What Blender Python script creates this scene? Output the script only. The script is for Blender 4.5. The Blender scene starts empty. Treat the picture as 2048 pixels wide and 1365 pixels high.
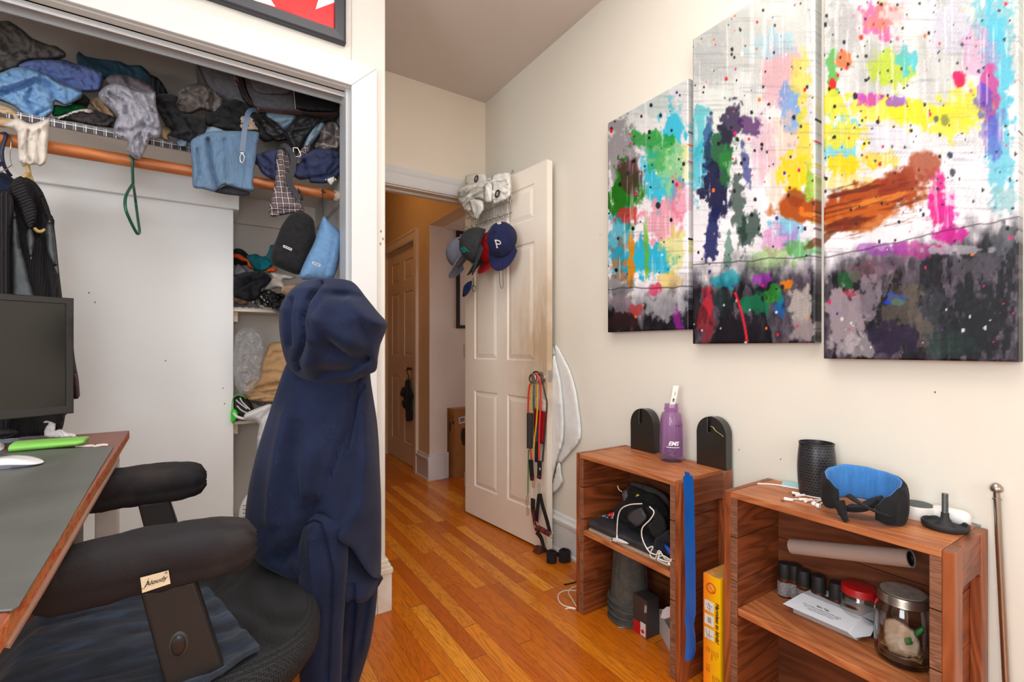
import bpy, bmesh, math, random
import numpy as np
from mathutils import Vector, Matrix, noise
from mathutils.geometry import delaunay_2d_cdt
PI = math.pi
COL = bpy.context.scene.collection
# ---------------------------------------------------------------- camera model
F = 938.3; CX = 1024.0; HY = 695.86; YAW = math.radians(32.94); EYE = 1.031
SA, CA = math.sin(YAW), math.cos(YAW)
def ray(px, py):
    u = (px-CX)/F; v = -(py-HY)/F
    return Vector((SA+CA*u, CA-SA*u, v))
def up(px, py, x=None, y=None, z=None, d=None):
    D = ray(px, py)
    if x is not None: t = x/D.x
    elif y is not None: t = y/D.y
    elif z is not None: t = (z-EYE)/D.z
    else: t = d
    return Vector((D.x*t, D.y*t, D.z*t+EYE))
def onp(px, py, P, N):
    D = ray(px, py); O = Vector((0, 0, EYE))
    t = (P-O).dot(N)/D.dot(N)
    return O+D*t
def pr(v):
    f = v[0]*SA+v[1]*CA; r = v[0]*CA-v[1]*SA
    f = max(f, 1e-3)
    return (CX+F*r/f, HY-F*(v[2]-EYE)/f)
# ---------------------------------------------------------------- objects
ORG = {}
def org(o): return ORG.get(o.name, Vector((0, 0, 0)))
def tag(o, label=None, cat=None, group=None, kind=None):
    if label: o['label'] = label
    if cat: o['category'] = cat
    if group: o['group'] = group
    if kind: o['kind'] = kind
    return o
def obj(name, bm, mat, parent=None, smooth=None, bevel=0, seg=2, sub=0, solid=0, recalc=True):
    """link a bmesh (world coordinates) as ONE mesh object"""
    if recalc: bmesh.ops.recalc_face_normals(bm, faces=bm.faces)
    me = bpy.data.meshes.new(name)
    if parent is not None: O = org(parent)
    else:
        vs = [v.co for v in bm.verts]
        O = Vector(((min(v.x for v in vs)+max(v.x for v in vs))/2, (min(v.y for v in vs)+max(v.y for v in vs))/2, min(v.z for v in vs)))
    for v in bm.verts: v.co -= O
    bm.to_mesh(me); bm.free()
    o = bpy.data.objects.new(name, me); COL.objects.link(o)
    mats = mat if isinstance(mat, (list, tuple)) else [mat]
    for m in mats: me.materials.append(m)
    if smooth is not None:
        for p in me.polygons: p.use_smooth = True
        if smooth < 180: me.set_sharp_from_angle(angle=math.radians(smooth))
    if parent is not None: o.parent = parent
    else: o.location = O
    ORG[o.name] = O.copy()
    if solid:
        m = o.modifiers.new('solid', 'SOLIDIFY'); m.thickness = solid; m.offset = 0
    if bevel:
        m = o.modifiers.new('bevel', 'BEVEL'); m.width = bevel; m.segments = seg; m.limit_method = 'ANGLE'; m.angle_limit = math.radians(40); m.harden_normals = False
    if sub:
        m = o.modifiers.new('sub', 'SUBSURF'); m.levels = sub; m.render_levels = sub
    return o
def thing(name, label, cat, loc, group=None):
    o = bpy.data.objects.new(name, None); COL.objects.link(o); o.location = loc
    o.empty_display_size = .05
    ORG[o.name] = Vector(loc)
    return tag(o, label, cat, group)
def struct(name, bm, mat, parent=None, **k):
    o = obj(name, bm, mat, parent, **k)
    if parent is None: o['kind'] = 'structure'
    return o
def NB(): return bmesh.new()
# ---------------------------------------------------------------- shapes
def box(bm, a, b, M=None, mi=0):
    x0, y0, z0 = a; x1, y1, z1 = b
    vs = [Vector(p) for p in ((x0,y0,z0),(x1,y0,z0),(x1,y1,z0),(x0,y1,z0),(x0,y0,z1),(x1,y0,z1),(x1,y1,z1),(x0,y1,z1))]
    if M is not None: vs = [M @ v for v in vs]
    v = [bm.verts.new(p) for p in vs]
    for f in ((3,2,1,0),(4,5,6,7),(0,1,5,4),(1,2,6,5),(2,3,7,6),(3,0,4,7)):
        fc = bm.faces.new([v[i] for i in f]); fc.material_index = mi
    return bm
def bx(a, b, M=None): return box(NB(), a, b, M)
def frame_of(d, hint=None):
    d = Vector(d).normalized()
    h = Vector(hint) if hint is not None else (Vector((0,0,1)) if abs(d.z) < .9 else Vector((1,0,0)))
    a = h.cross(d)
    if a.length < 1e-6: a = Vector((1,0,0)).cross(d)
    a.normalize(); return a, d.cross(a).normalized()
def rings(bm, rs, closed=False, caps=True, mi=0):
    R = [[bm.verts.new(p) for p in r] for r in rs]
    n = len(R[0])
    m = len(R) if closed else len(R)-1
    for i in range(m):
        A, B = R[i], R[(i+1) % len(R)]
        for j in range(n):
            f = bm.faces.new((A[j], A[(j+1) % n], B[(j+1) % n], B[j])); f.material_index = mi
    if caps and not closed:
        for r in (R[0][::-1], R[-1]):
            try: f = bm.faces.new(r); f.material_index = mi
            except ValueError: pass
    return bm
def cyl(bm, p0, p1, r0, r1=None, seg=24, mi=0, caps=True):
    p0, p1 = Vector(p0), Vector(p1); r1 = r0 if r1 is None else r1
    a, b = frame_of(p1-p0)
    rs = [[p+(a*math.cos(2*PI*k/seg)+b*math.sin(2*PI*k/seg))*r for k in range(seg)] for p, r in ((p0, r0), (p1, r1))]
    return rings(bm, rs, mi=mi, caps=caps)
def smooth_path(pts, n=6):
    pts = [Vector(p) for p in pts]
    if len(pts) < 3: return pts
    out = []
    P = [pts[0]*2-pts[1]]+pts+[pts[-1]*2-pts[-2]]
    for i in range(1, len(P)-2):
        for k in range(n):
            t = k/n
            out.append(.5*((2*P[i])+(P[i+1]-P[i-1])*t+(2*P[i-1]-5*P[i]+4*P[i+1]-P[i+2])*t*t+(3*P[i]-P[i-1]-3*P[i+1]+P[i+2])*t**3))
    out.append(pts[-1]); return out
def tube(bm, pts, r, seg=8, sm=6, closed=False, flat=None, hint=None, mi=0):
    """round tube (or flat strap when flat=(half width, half thickness)) along a path"""
    P = smooth_path(pts, sm) if sm else [Vector(p) for p in pts]
    n = len(P); rs = []; prev = None
    for i in range(n):
        d = (P[(i+1) % n if closed else min(i+1, n-1)]-P[(i-1) % n if closed else max(i-1, 0)])
        if d.length < 1e-9: d = Vector((0,0,1))
        d.normalize()
        if hint is not None: a, b = frame_of(d, hint)
        elif prev is None: a, b = frame_of(d)
        else:
            a = (prev-d*prev.dot(d))
            a = a.normalized() if a.length > 1e-6 else frame_of(d)[0]
            b = d.cross(a)
        prev = a
        ri = r[min(i*len(r)//n, len(r)-1)] if isinstance(r, (list, tuple)) else r
        if flat:
            w, t = flat
            rs.append([P[i]+a*w*sx+b*t*sy for sx, sy in ((-1,-1),(1,-1),(1,1),(-1,1))])
        else:
            rs.append([P[i]+(a*math.cos(2*PI*k/seg)+b*math.sin(2*PI*k/seg))*ri for k in range(seg)])
    return rings(bm, rs, closed=closed, mi=mi)
def lathe(bm, prof, c, seg=32, axis=(0,0,1), caps=True, mi=0, sc=(1,1)):
    c = Vector(c); ax = Vector(axis).normalized(); a, b = frame_of(ax)
    rs = [[c+ax*z+(a*math.cos(2*PI*k/seg)*sc[0]+b*math.sin(2*PI*k/seg)*sc[1])*max(r, 1e-5) for k in range(seg)] for r, z in prof]
    return rings(bm, rs, caps=caps, mi=mi)
def prism(bm, pts, off, mi=0):
    """polygon (world points) extruded by the vector off"""
    off = Vector(off)
    A = [bm.verts.new(Vector(p)) for p in pts]; B = [bm.verts.new(Vector(p)+off) for p in pts]
    n = len(A)
    for i in range(n):
        f = bm.faces.new((A[i], A[(i+1) % n], B[(i+1) % n], B[i])); f.material_index = mi
    for r in (A[::-1], B):
        f = bm.faces.new(r); f.material_index = mi
    return bm
def ellipsoid(bm, c, r, nu=24, nv=14, M=None):
    c = Vector(c); rs = []
    for i in range(nv+1):
        t = -PI/2+PI*i/nv
        ring = []
        for j in range(nu):
            p = Vector((r[0]*math.cos(t)*math.cos(2*PI*j/nu), r[1]*math.cos(t)*math.sin(2*PI*j/nu), r[2]*math.sin(t)))
            if abs(math.cos(t)) < 1e-6: p = Vector((1e-5*math.cos(2*PI*j/nu), 1e-5*math.sin(2*PI*j/nu), r[2]*math.sin(t)))
            if M is not None: p = M @ p
            ring.append(c+p)
        rs.append(ring)
    return rings(bm, rs)
def quadface(bm, pts, mi=0):
    f = bm.faces.new([bm.verts.new(Vector(p)) for p in pts]); f.material_index = mi; return bm
def text_mesh(body, size, M, depth=.0006, shear=0, align='LEFT', bold=0):
    cu = bpy.data.curves.new('lettering', 'FONT'); cu.body = body; cu.size = size; cu.extrude = depth; cu.shear = shear; cu.align_x = align; cu.offset = bold
    o = bpy.data.objects.new('lettering', cu); COL.objects.link(o)
    dg = bpy.context.evaluated_depsgraph_get(); me = bpy.data.meshes.new_from_object(o.evaluated_get(dg))
    bm = NB(); bm.from_mesh(me)
    for v in bm.verts: v.co = M @ v.co
    bpy.data.objects.remove(o); bpy.data.curves.remove(cu); bpy.data.meshes.remove(me)
    return bm
def basis(o, xa, ya):
    xa = Vector(xa).normalized(); ya = Vector(ya); ya = (ya-xa*ya.dot(xa)).normalized(); za = xa.cross(ya)
    return Matrix(((xa.x, ya.x, za.x, o[0]), (xa.y, ya.y, za.y, o[1]), (xa.z, ya.z, za.z, o[2]), (0, 0, 0, 1)))
# ---------------------------------------------------------------- numpy noise
_rs = np.random.RandomState(7); _perm = _rs.rand(256, 256)
def vnoise(x, y):
    x = np.asarray(x, float); y = np.asarray(y, float)
    xi = np.floor(x).astype(int); yi = np.floor(y).astype(int); fx = x-xi; fy = y-yi
    fx = fx*fx*(3-2*fx); fy = fy*fy*(3-2*fy)
    g = lambda a, b: _perm[a & 255, b & 255]
    return (g(xi, yi)*(1-fx)+g(xi+1, yi)*fx)*(1-fy)+(g(xi, yi+1)*(1-fx)+g(xi+1, yi+1)*fx)*fy
def fbm(x, y, o=4):
    s = 0; a = .5; n = 0
    for i in range(o):
        s = s+a*vnoise(x*2**i+17.3*i, y*2**i+5.1*i); n += a; a *= .5
    return s/n
# ---------------------------------------------------------------- cloth relief
def seg_dist(P, A, B):
    AB = B-A; L = max(AB.dot(AB), 1e-12)
    t = np.clip(((P-A) @ AB)/L, 0, 1)
    Q = A+t[:, None]*AB
    return np.hypot(P[:, 0]-Q[:, 0], P[:, 1]-Q[:, 1])
def poly_dist(P, poly, closed=True):
    d = np.full(len(P), 1e9); n = len(poly)
    for i in range(n if closed else n-1):
        d = np.minimum(d, seg_dist(P, np.array(poly[i], float), np.array(poly[(i+1) % n], float)))
    return d
def inside(P, poly):
    x, y = P[:, 0], P[:, 1]; c = np.zeros(len(P), bool); n = len(poly); j = n-1
    for i in range(n):
        xi, yi = poly[i]; xj, yj = poly[j]
        if yi != yj:
            m = ((yi > y) != (yj > y)) & (x < (xj-xi)*(y-yi)/(yj-yi)+xi); c ^= m
        j = i
    return c
def dens(poly, step, closed=True, round_it=True):
    pts = [Vector((p[0], p[1], 0)) for p in poly]
    if round_it:
        n = len(pts); out = []
        for i in range(n):
            a, b, c, d = pts[(i-1) % n], pts[i], pts[(i+1) % n], pts[(i+2) % n]
            L = (c-b).length; k = max(1, int(L/step))
            for q in range(k):
                t = q/k
                p = .5*((2*b)+(c-a)*t+(2*a-5*b+4*c-d)*t*t+(3*b-a-3*c+d)*t**3)
                lin = b.lerp(c, t); p = lin.lerp(p, .6)
                out.append((p.x, p.y))
        return out
    out = []; n = len(pts)
    for i in range(n):
        b, c = pts[i], pts[(i+1) % n]; k = max(1, int((c-b).length/step))
        for q in range(k):
            p = b.lerp(c, q/k); out.append((p.x, p.y))
    return out
def relief(name, outline, P0, N, mat, parent=None, thick=.04, back=.3, edge=12, folds=(), amp=.004, freq=18, ang=0, step=4, seed=0, rnd=True, tilt=None, warp=1.0, lip=.0006, sharp=.15, flat=False):
    """a soft body of cloth: outline given on a plane (P0,N), real thickness, folds and creases.
    folds: list of (depth m, width px, [(px,py)...]); depth>0 is a valley, <0 a ridge. ang: direction folds run (deg, image)"""
    P0 = Vector(P0); N = Vector(N).normalized()
    ol = dens(outline, step, round_it=rnd)
    xs = [p[0] for p in ol]; ys = [p[1] for p in ol]
    random.seed(seed)
    gx, gy = np.meshgrid(np.arange(min(xs)+step/2, max(xs), step), np.arange(min(ys)+step/2, max(ys), step))
    G = np.stack([gx.ravel(), gy.ravel()], 1)
    G = G+(np.random.RandomState(seed).rand(*G.shape)-.5)*step*.3
    m = inside(G, ol)
    G = G[m]; G = G[poly_dist(G, ol) > step*.55] if len(G) else G
    co = [Vector(p) for p in ol]+[Vector((p[0], p[1])) for p in G]
    n = len(ol)
    ed = [(i, (i+1) % n) for i in range(n)]
    vo, eo, fo, ov, oe, of = delaunay_2d_cdt(co, ed, [list(range(n))], 1, 1e-4)
    A = np.array([(v.x, v.y) for v in vo])
    ringset = set()
    D = poly_dist(A, ol)
    isb = D < 1e-3
    prof = 1-(1-np.clip(D/edge, 0, 1))**2
    prof = np.sqrt(np.clip(prof, 0, 1))
    a = math.radians(ang); u = A[:, 0]*math.cos(a)+A[:, 1]*math.sin(a); w = -A[:, 0]*math.sin(a)+A[:, 1]*math.cos(a)
    sd = seed*13.7
    wp = (fbm(A[:, 0]/60+sd, A[:, 1]/60, 3)-.5)*60*warp
    s = fbm((w+wp)/freq+sd, u/(freq*5)+sd, 3)
    rid = 1-np.abs(2*s-1)*2
    s2 = fbm(A[:, 0]/9+sd, A[:, 1]/9, 2)-.5
    a3 = a+.6; u3 = A[:, 0]*math.cos(a3)+A[:, 1]*math.sin(a3); w3 = -A[:, 0]*math.sin(a3)+A[:, 1]*math.cos(a3)
    rid = rid+.55*(1-np.abs(2*fbm((w3+wp)/(freq*.6)+sd+9, u3/(freq*2.6), 3)-1)*2)*(1-sharp)
    h = amp*(rid*(1-sharp)+np.sin((w+wp*1.5)/freq*2*PI*.7)*sharp)+amp*.25*s2
    for dp, wd, line in folds:
        dl = poly_dist(A, line, closed=False)
        h = h-dp*np.exp(-(dl/wd)**2)
    front = thick*prof+h*np.clip(D/(edge*.5), 0, 1)
    if lip: front = front+lip*np.exp(-((D-edge*.35)/(edge*.25))**2)
    bm = NB()
    FV = []; BV = []
    for i, (x, y) in enumerate(A):
        q = onp(x, y, P0, N)
        if tilt is not None: q = q+N*tilt(x, y)
        tn = (q-Vector((0, 0, EYE))).normalized()
        # slide along the line of sight keeps the outline where it stands
        k = 1/max(.25, abs(tn.dot(N)))
        FV.append(bm.verts.new(q-tn*(max(front[i], 0.0) if not isb[i] else 0)*k))
        if isb[i]: BV.append(FV[-1])
        else: BV.append(bm.verts.new(q+tn*(thick*back*prof[i]+.0008)*k))
    for f in fo:
        if len(f) < 3: continue
        try: bm.faces.new([FV[i] for i in f])
        except ValueError: pass
        if all(isb[i] for i in f): continue
        try: bm.faces.new([BV[i] for i in reversed(f)])
        except ValueError: pass
    return obj(name, bm, mat, parent, smooth=None if flat else 180)
def loft_view(rows, n=40, m=6, noise_amp=.006, freq=9, seed=0, creases=(), vstretch=.35, pw=2.0):
    """closed body from rows (py, pxl, pxr, dist, halfdepth) - level sections seen from the room"""
    rows2 = []
    for i in range(len(rows)-1):
        a, b = rows[i], rows[i+1]
        p0 = rows[max(i-1, 0)]; p3 = rows[min(i+2, len(rows)-1)]
        for k in range(m):
            t = k/m
            rows2.append([.5*((2*a[j])+(b[j]-p0[j])*t+(2*p0[j]-5*a[j]+4*b[j]-p3[j])*t*t+(3*a[j]-p0[j]-3*b[j]+p3[j])*t**3)*.6+(a[j]*(1-t)+b[j]*t)*.4 for j in range(5)])
    rows2.append(list(rows[-1]))
    FW = Vector((SA, CA, 0)); RT = Vector((CA, -SA, 0))
    rs = []
    for (py, l, r, d, hd) in rows2:
        c = up((l+r)/2, py, d=d); hw = max((r-l)/2*d/F, .001)
        ring = []
        for k in range(n):
            t = 2*PI*k/n
            ct, st = math.cos(t), math.sin(t)
            sx = math.copysign(abs(ct)**(2/pw), ct); sy = math.copysign(abs(st)**(2/pw), st)
            p = c+RT*hw*sx+FW*hd*sy
            nz = noise.noise(Vector((p.x*freq+seed, p.y*freq, p.z*freq*vstretch)))+.4*noise.noise(Vector((p.x*freq*2.3+seed, p.y*freq*2.3, p.z*freq*vstretch*2)))
            amp = noise_amp*(1-abs(ct)**3)
            dr = (RT*ct+FW*st).normalized()
            p = p+dr*nz*amp
            if st < .3:
                x, y = pr(p); h = 0
                for dp, wd, line in creases:
                    dl = min_dist(x, y, line)
                    if dl < wd*3: h += dp*math.exp(-(dl/wd)**2)
                p = p+FW*h
            ring.append(p)
        rs.append(ring)
    return rings(NB(), rs)
def min_dist(x, y, line):
    best = 1e9
    for i in range(len(line)-1):
        ax, ay = line[i]; bx_, by_ = line[i+1]; dx, dy = bx_-ax, by_-ay
        t = max(0, min(1, ((x-ax)*dx+(y-ay)*dy)/(dx*dx+dy*dy+1e-9)))
        best = min(best, math.hypot(x-ax-t*dx, y-ay-t*dy))
    return best
# ---------------------------------------------------------------- materials
def lin(c):
    f = lambda v: (v/255/12.92) if v/255 <= .04045 else ((v/255+.055)/1.055)**2.4
    return (f(c[0]), f(c[1]), f(c[2]), 1)
class NT:
    def __init__(s, name):
        s.m = bpy.data.materials.new(name); s.m.use_nodes = True; s.t = s.m.node_tree
        s.b = s.t.nodes['Principled BSDF']; s.out = s.t.nodes['Material Output']
        s._tc = None
    def n(s, ty, **k):
        nd = s.t.nodes.new(ty)
        for a, v in k.items(): setattr(nd, a, v)
        return nd
    def l(s, a, b): s.t.links.new(a, b)
    def co(s, kind='Object', scale=(1,1,1), rot=(0,0,0)):
        if s._tc is None: s._tc = s.n('ShaderNodeTexCoord')
        mp = s.n('ShaderNodeMapping'); mp.inputs['Scale'].default_value = scale; mp.inputs['Rotation'].default_value = rot
        s.l(s._tc.outputs[kind], mp.inputs['Vector']); return mp.outputs[0]
    def noise(s, vec, scale, detail=4, rough=.6, dist=0):
        nd = s.n('ShaderNodeTexNoise'); nd.inputs['Scale'].default_value = scale; nd.inputs['Detail'].default_value = detail
        nd.inputs['Roughness'].default_value = rough; nd.inputs['Distortion'].default_value = dist
        s.l(vec, nd.inputs['Vector']); return nd.outputs['Fac']
    def ramp(s, fac, stops, interp='LINEAR'):
        nd = s.n('ShaderNodeValToRGB'); cr = nd.color_ramp; cr.interpolation = interp
        while len(cr.elements) < len(stops): cr.elements.new(.5)
        for e, (p, c) in zip(cr.elements, stops): e.position = p; e.color = c if len(c) == 4 else lin(c)
        s.l(fac, nd.inputs[0]); return nd.outputs[0]
    def mix(s, fac, a, b, mode='MIX'):
        nd = s.n('ShaderNodeMixRGB', blend_type=mode)
        for i, v in ((0, fac), (1, a), (2, b)):
            if hasattr(v, 'is_linked'): s.l(v, nd.inputs[i])
            else: nd.inputs[i].default_value = v
        return nd.outputs[0]
    def math(s, op, a, b=None, c=None):
        nd = s.n('ShaderNodeMath', operation=op)
        for i, v in enumerate((a, b, c)):
            if v is None: continue
            if hasattr(v, 'is_linked'): s.l(v, nd.inputs[i])
            else: nd.inputs[i].default_value = v
        return nd.outputs[0]
    def bump(s, h, strength=.3, dist=.002, prev=None):
        nd = s.n('ShaderNodeBump'); nd.inputs['Strength'].default_value = strength; nd.inputs['Distance'].default_value = dist
        s.l(h, nd.inputs['Height'])
        if prev is not None: s.l(prev, nd.inputs['Normal'])
        s.l(nd.outputs[0], s.b.inputs['Normal']); s.l(nd.outputs[0], s.b.inputs['Coat Normal']); return nd.outputs[0]
    def col(s, c):
        if hasattr(c, 'is_linked'): s.l(c, s.b.inputs['Base Color'])
        else: s.b.inputs['Base Color'].default_value = c
    def set(s, **k):
        nm = dict(rough='Roughness', metal='Metallic', spec='Specular IOR Level', trans='Transmission Weight', alpha='Alpha', ior='IOR', coat='Coat Weight', sheen='Sheen Weight', sub='Subsurface Weight', croug='Coat Roughness')
        for a, v in k.items(): s.b.inputs[nm[a]].default_value = v
        return s
_mc = {}
def mat(name, c, rough=.6, c2=None, scale=12, detail=4, bump=None, stretch=(1,1,1), lo=.35, hi=.65, **k):
    """plain surface with optional mottling (c2) and bump=(scale,strength,distance)"""
    if name in _mc: return _mc[name]
    t = NT(name); t.set(rough=rough, **k)
    v = t.co('Object', stretch)
    if c2 is not None: t.col(t.ramp(t.noise(v, scale, detail), [(lo, c), (hi, c2)]))
    else: t.col(lin(c))
    if bump: t.bump(t.noise(v, bump[0], 3), bump[1], bump[2] if len(bump) > 2 else .002)
    _mc[name] = t.m; return t.m
def fabric(name, c, c2=None, weave=900, bs=.25, rough=.9, sheen=.04, fuzz=0, scale=25):
    if name in _mc: return _mc[name]
    t = NT(name); t.set(rough=rough, sheen=sheen, spec=.2); v = t.co()
    c2 = c2 or tuple(x*.82 for x in c)
    base = t.ramp(t.noise(v, scale, 5), [(.3, c2), (.7, c)])
    if fuzz:
        base = t.mix(t.ramp(t.noise(v, 420, 2, .5), [(.66, (0,0,0)), (.78, (255,255,255))]), base, lin(tuple(min(255, x+fuzz) for x in c)))
    t.col(base); t.bump(t.noise(v, weave, 2), bs, .0012); _mc[name] = t.m; return t.m
def lines(t, coordsep, freq, width, off=0):
    """thin repeating lines along one axis -> 0/1 mask"""
    f = t.math('FRACT', t.math('ADD', t.math('MULTIPLY', coordsep, freq), off))
    d = t.math('ABSOLUTE', t.math('SUBTRACT', f, .5))
    return t.math('LESS_THAN', d, width)
def plaid(name, base, c1, c2, freq=25, axes=('X', 'Z'), rough=.9, w1=.12, w2=.03, rot=(0,0,0)):
    if name in _mc: return _mc[name]
    t = NT(name); t.set(rough=rough, spec=.2)
    sp = t.n('ShaderNodeSeparateXYZ'); t.l(t.co('Object', (1,1,1), rot), sp.inputs[0])
    A = sp.outputs[axes[0]]; B = sp.outputs[axes[1]]
    c = lin(base)
    c = t.mix(t.math('MULTIPLY', lines(t, A, freq, w1), .55), c, lin(c1)); c = t.mix(t.math('MULTIPLY', lines(t, B, freq, w1), .55), c, lin(c1))
    c = t.mix(lines(t, A, freq, w2), c, lin(c2)); c = t.mix(lines(t, B, freq, w2), c, lin(c2))
    t.col(c); t.bump(t.noise(t.co(), 700, 2), .2, .001); _mc[name] = t.m; return t.m
def stripes(name, ca, cb, freq, axis='X', rough=.9, width=.25, bump=.5, rot=(0,0,0)):
    if name in _mc: return _mc[name]
    t = NT(name); t.set(rough=rough, spec=.2)
    sp = t.n('ShaderNodeSeparateXYZ'); t.l(t.co('Object', (1,1,1), rot), sp.inputs[0])
    s = t.math('SINE', t.math('MULTIPLY', sp.outputs[axis], freq*2*PI))
    h = t.math('ADD', t.math('MULTIPLY', s, .5), t.math('MULTIPLY', t.noise(t.co(), 300, 3), .5))
    t.col(t.ramp(h, [(.25, cb), (.75, ca)])); t.bump(h, bump, .003); _mc[name] = t.m; return t.m
def denim(name, c, light):
    if name in _mc: return _mc[name]
    t = NT(name); t.set(rough=.9, spec=.2, sheen=.1)
    a = t.noise(t.co('Object', (350, 350, 18)), 1, 4); b = t.noise(t.co(), 14, 4)
    t.col(t.mix(t.math('MULTIPLY', a, .75), t.ramp(b, [(.3, tuple(x*.75 for x in c)), (.7, c)]), lin(light)))
    t.bump(a, .3, .001); _mc[name] = t.m; return t.m
def wood(name, c1, c2, axis='Y', scale=9, rough=.45, dark=None, coat=0.1, contrast=(.3, .7)):
    """grain running along axis"""
    if name in _mc: return _mc[name]
    t = NT(name); t.set(rough=rough, coat=coat, croug=.3)
    st = {'X': (.12, 1, 1), 'Y': (1, .12, 1), 'Z': (1, 1, .12)}[axis]
    oi = t.n('ShaderNodeObjectInfo'); 
    va = t.n('ShaderNodeVectorMath', operation='ADD'); t.l(t.co('Object', st), va.inputs[0])
    cb = t.n('ShaderNodeCombineXYZ'); t.l(t.math('MULTIPLY', oi.outputs['Random'], 9), cb.inputs[0]); t.l(t.math('MULTIPLY', oi.outputs['Random'], 5), cb.inputs[2]); t.l(cb.outputs[0], va.inputs[1])
    v = va.outputs[0]
    w = t.n('ShaderNodeTexNoise'); w.inputs['Scale'].default_value = scale; w.inputs['Detail'].default_value = 3; w.inputs['Distortion'].default_value = .6; t.l(v, w.inputs['Vector'])
    r = t.math('FRACT', t.math('MULTIPLY', w.outputs['Fac'], 14))
    r = t.math('ABSOLUTE', t.math('SUBTRACT', t.math('MULTIPLY', r, 2), 1))
    f = t.noise(v, scale*18, 3)
    g = t.math('ADD', t.math('MULTIPLY', r, .65), t.math('MULTIPLY', f, .35))
    c = t.ramp(g, [(contrast[0]-.2, c2), (contrast[1]+.1, c1)])
    big = t.noise(t.co(), 4, 3)
    c = t.mix(t.math('MULTIPLY', t.math('SUBTRACT', big, .35), .8), c, lin(dark or tuple(x*.6 for x in c2)))
    t.col(c); t.bump(g, .12, .001); _mc[name] = t.m; return t.m
def glass(name, c, rough=.05, alpha=None):
    if name in _mc: return _mc[name]
    t = NT(name); t.set(rough=rough, trans=1.0, ior=1.3); t.col(lin(c)); _mc[name] = t.m; return t.m
BLK = mat('black_plastic', (22,22,24), .45, bump=(300,.1))
CHR = mat('chrome_wire', (200,200,200), .18, metal=1)
WHT = mat('white_plastic', (235,235,235), .35)
# ================================================================ SETTING
XR, YD, YC, ZC = 1.5, 2.631, 1.818, 2.608
XC = .585
def paint(name, c, c2, rough=.6, bump=.15, sc=3, specks=False):
    t = NT(name); t.set(rough=rough, spec=.3); v = t.co()
    base = t.ramp(t.noise(v, sc, 5), [(.3, c2), (.7, c)])
    if specks:
        vo = t.n('ShaderNodeTexVoronoi'); vo.inputs['Scale'].default_value = 3.1; t.l(v, vo.inputs['Vector'])
        base = t.mix(t.math('LESS_THAN', vo.outputs['Distance'], .012), base, lin((120,100,85)))
        s = t.noise(t.co('Object', (1, 2.5, 14)), 2.0, 6, .7)
        base = t.mix(t.ramp(s, [(.66, (0,0,0)), (.72, (90,90,90))]), base, lin((190,170,145)))
    t.col(base); t.bump(t.noise(v, 60, 4), bump, .002); return t.m
M_WALL = paint('cream_wall_paint', (230,226,214), (228,223,210), specks=True)
M_WALLC = paint('closet_wall_paint', (224,221,214), (222,218,210))
M_DOORW = paint('door_wall_paint', (240,228,210), (238,225,206))
M_CEIL = paint('ceiling_paint', (216,207,199), (214,204,196), bump=.1)
M_TRIM = paint('white_trim_paint', (222,222,221), (220,220,219), rough=.35, bump=.08, sc=14)
M_PANEL = paint('closet_panel_paint', (238,239,239), (235,236,236), rough=.5, sc=5)
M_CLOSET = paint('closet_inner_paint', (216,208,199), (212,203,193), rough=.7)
M_HALL = paint('hall_wall_paint', (214,185,145), (205,174,132), bump=.3)
M_HALLW = paint('hall_return_paint', (226,214,206), (216,204,196), bump=.4)
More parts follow.
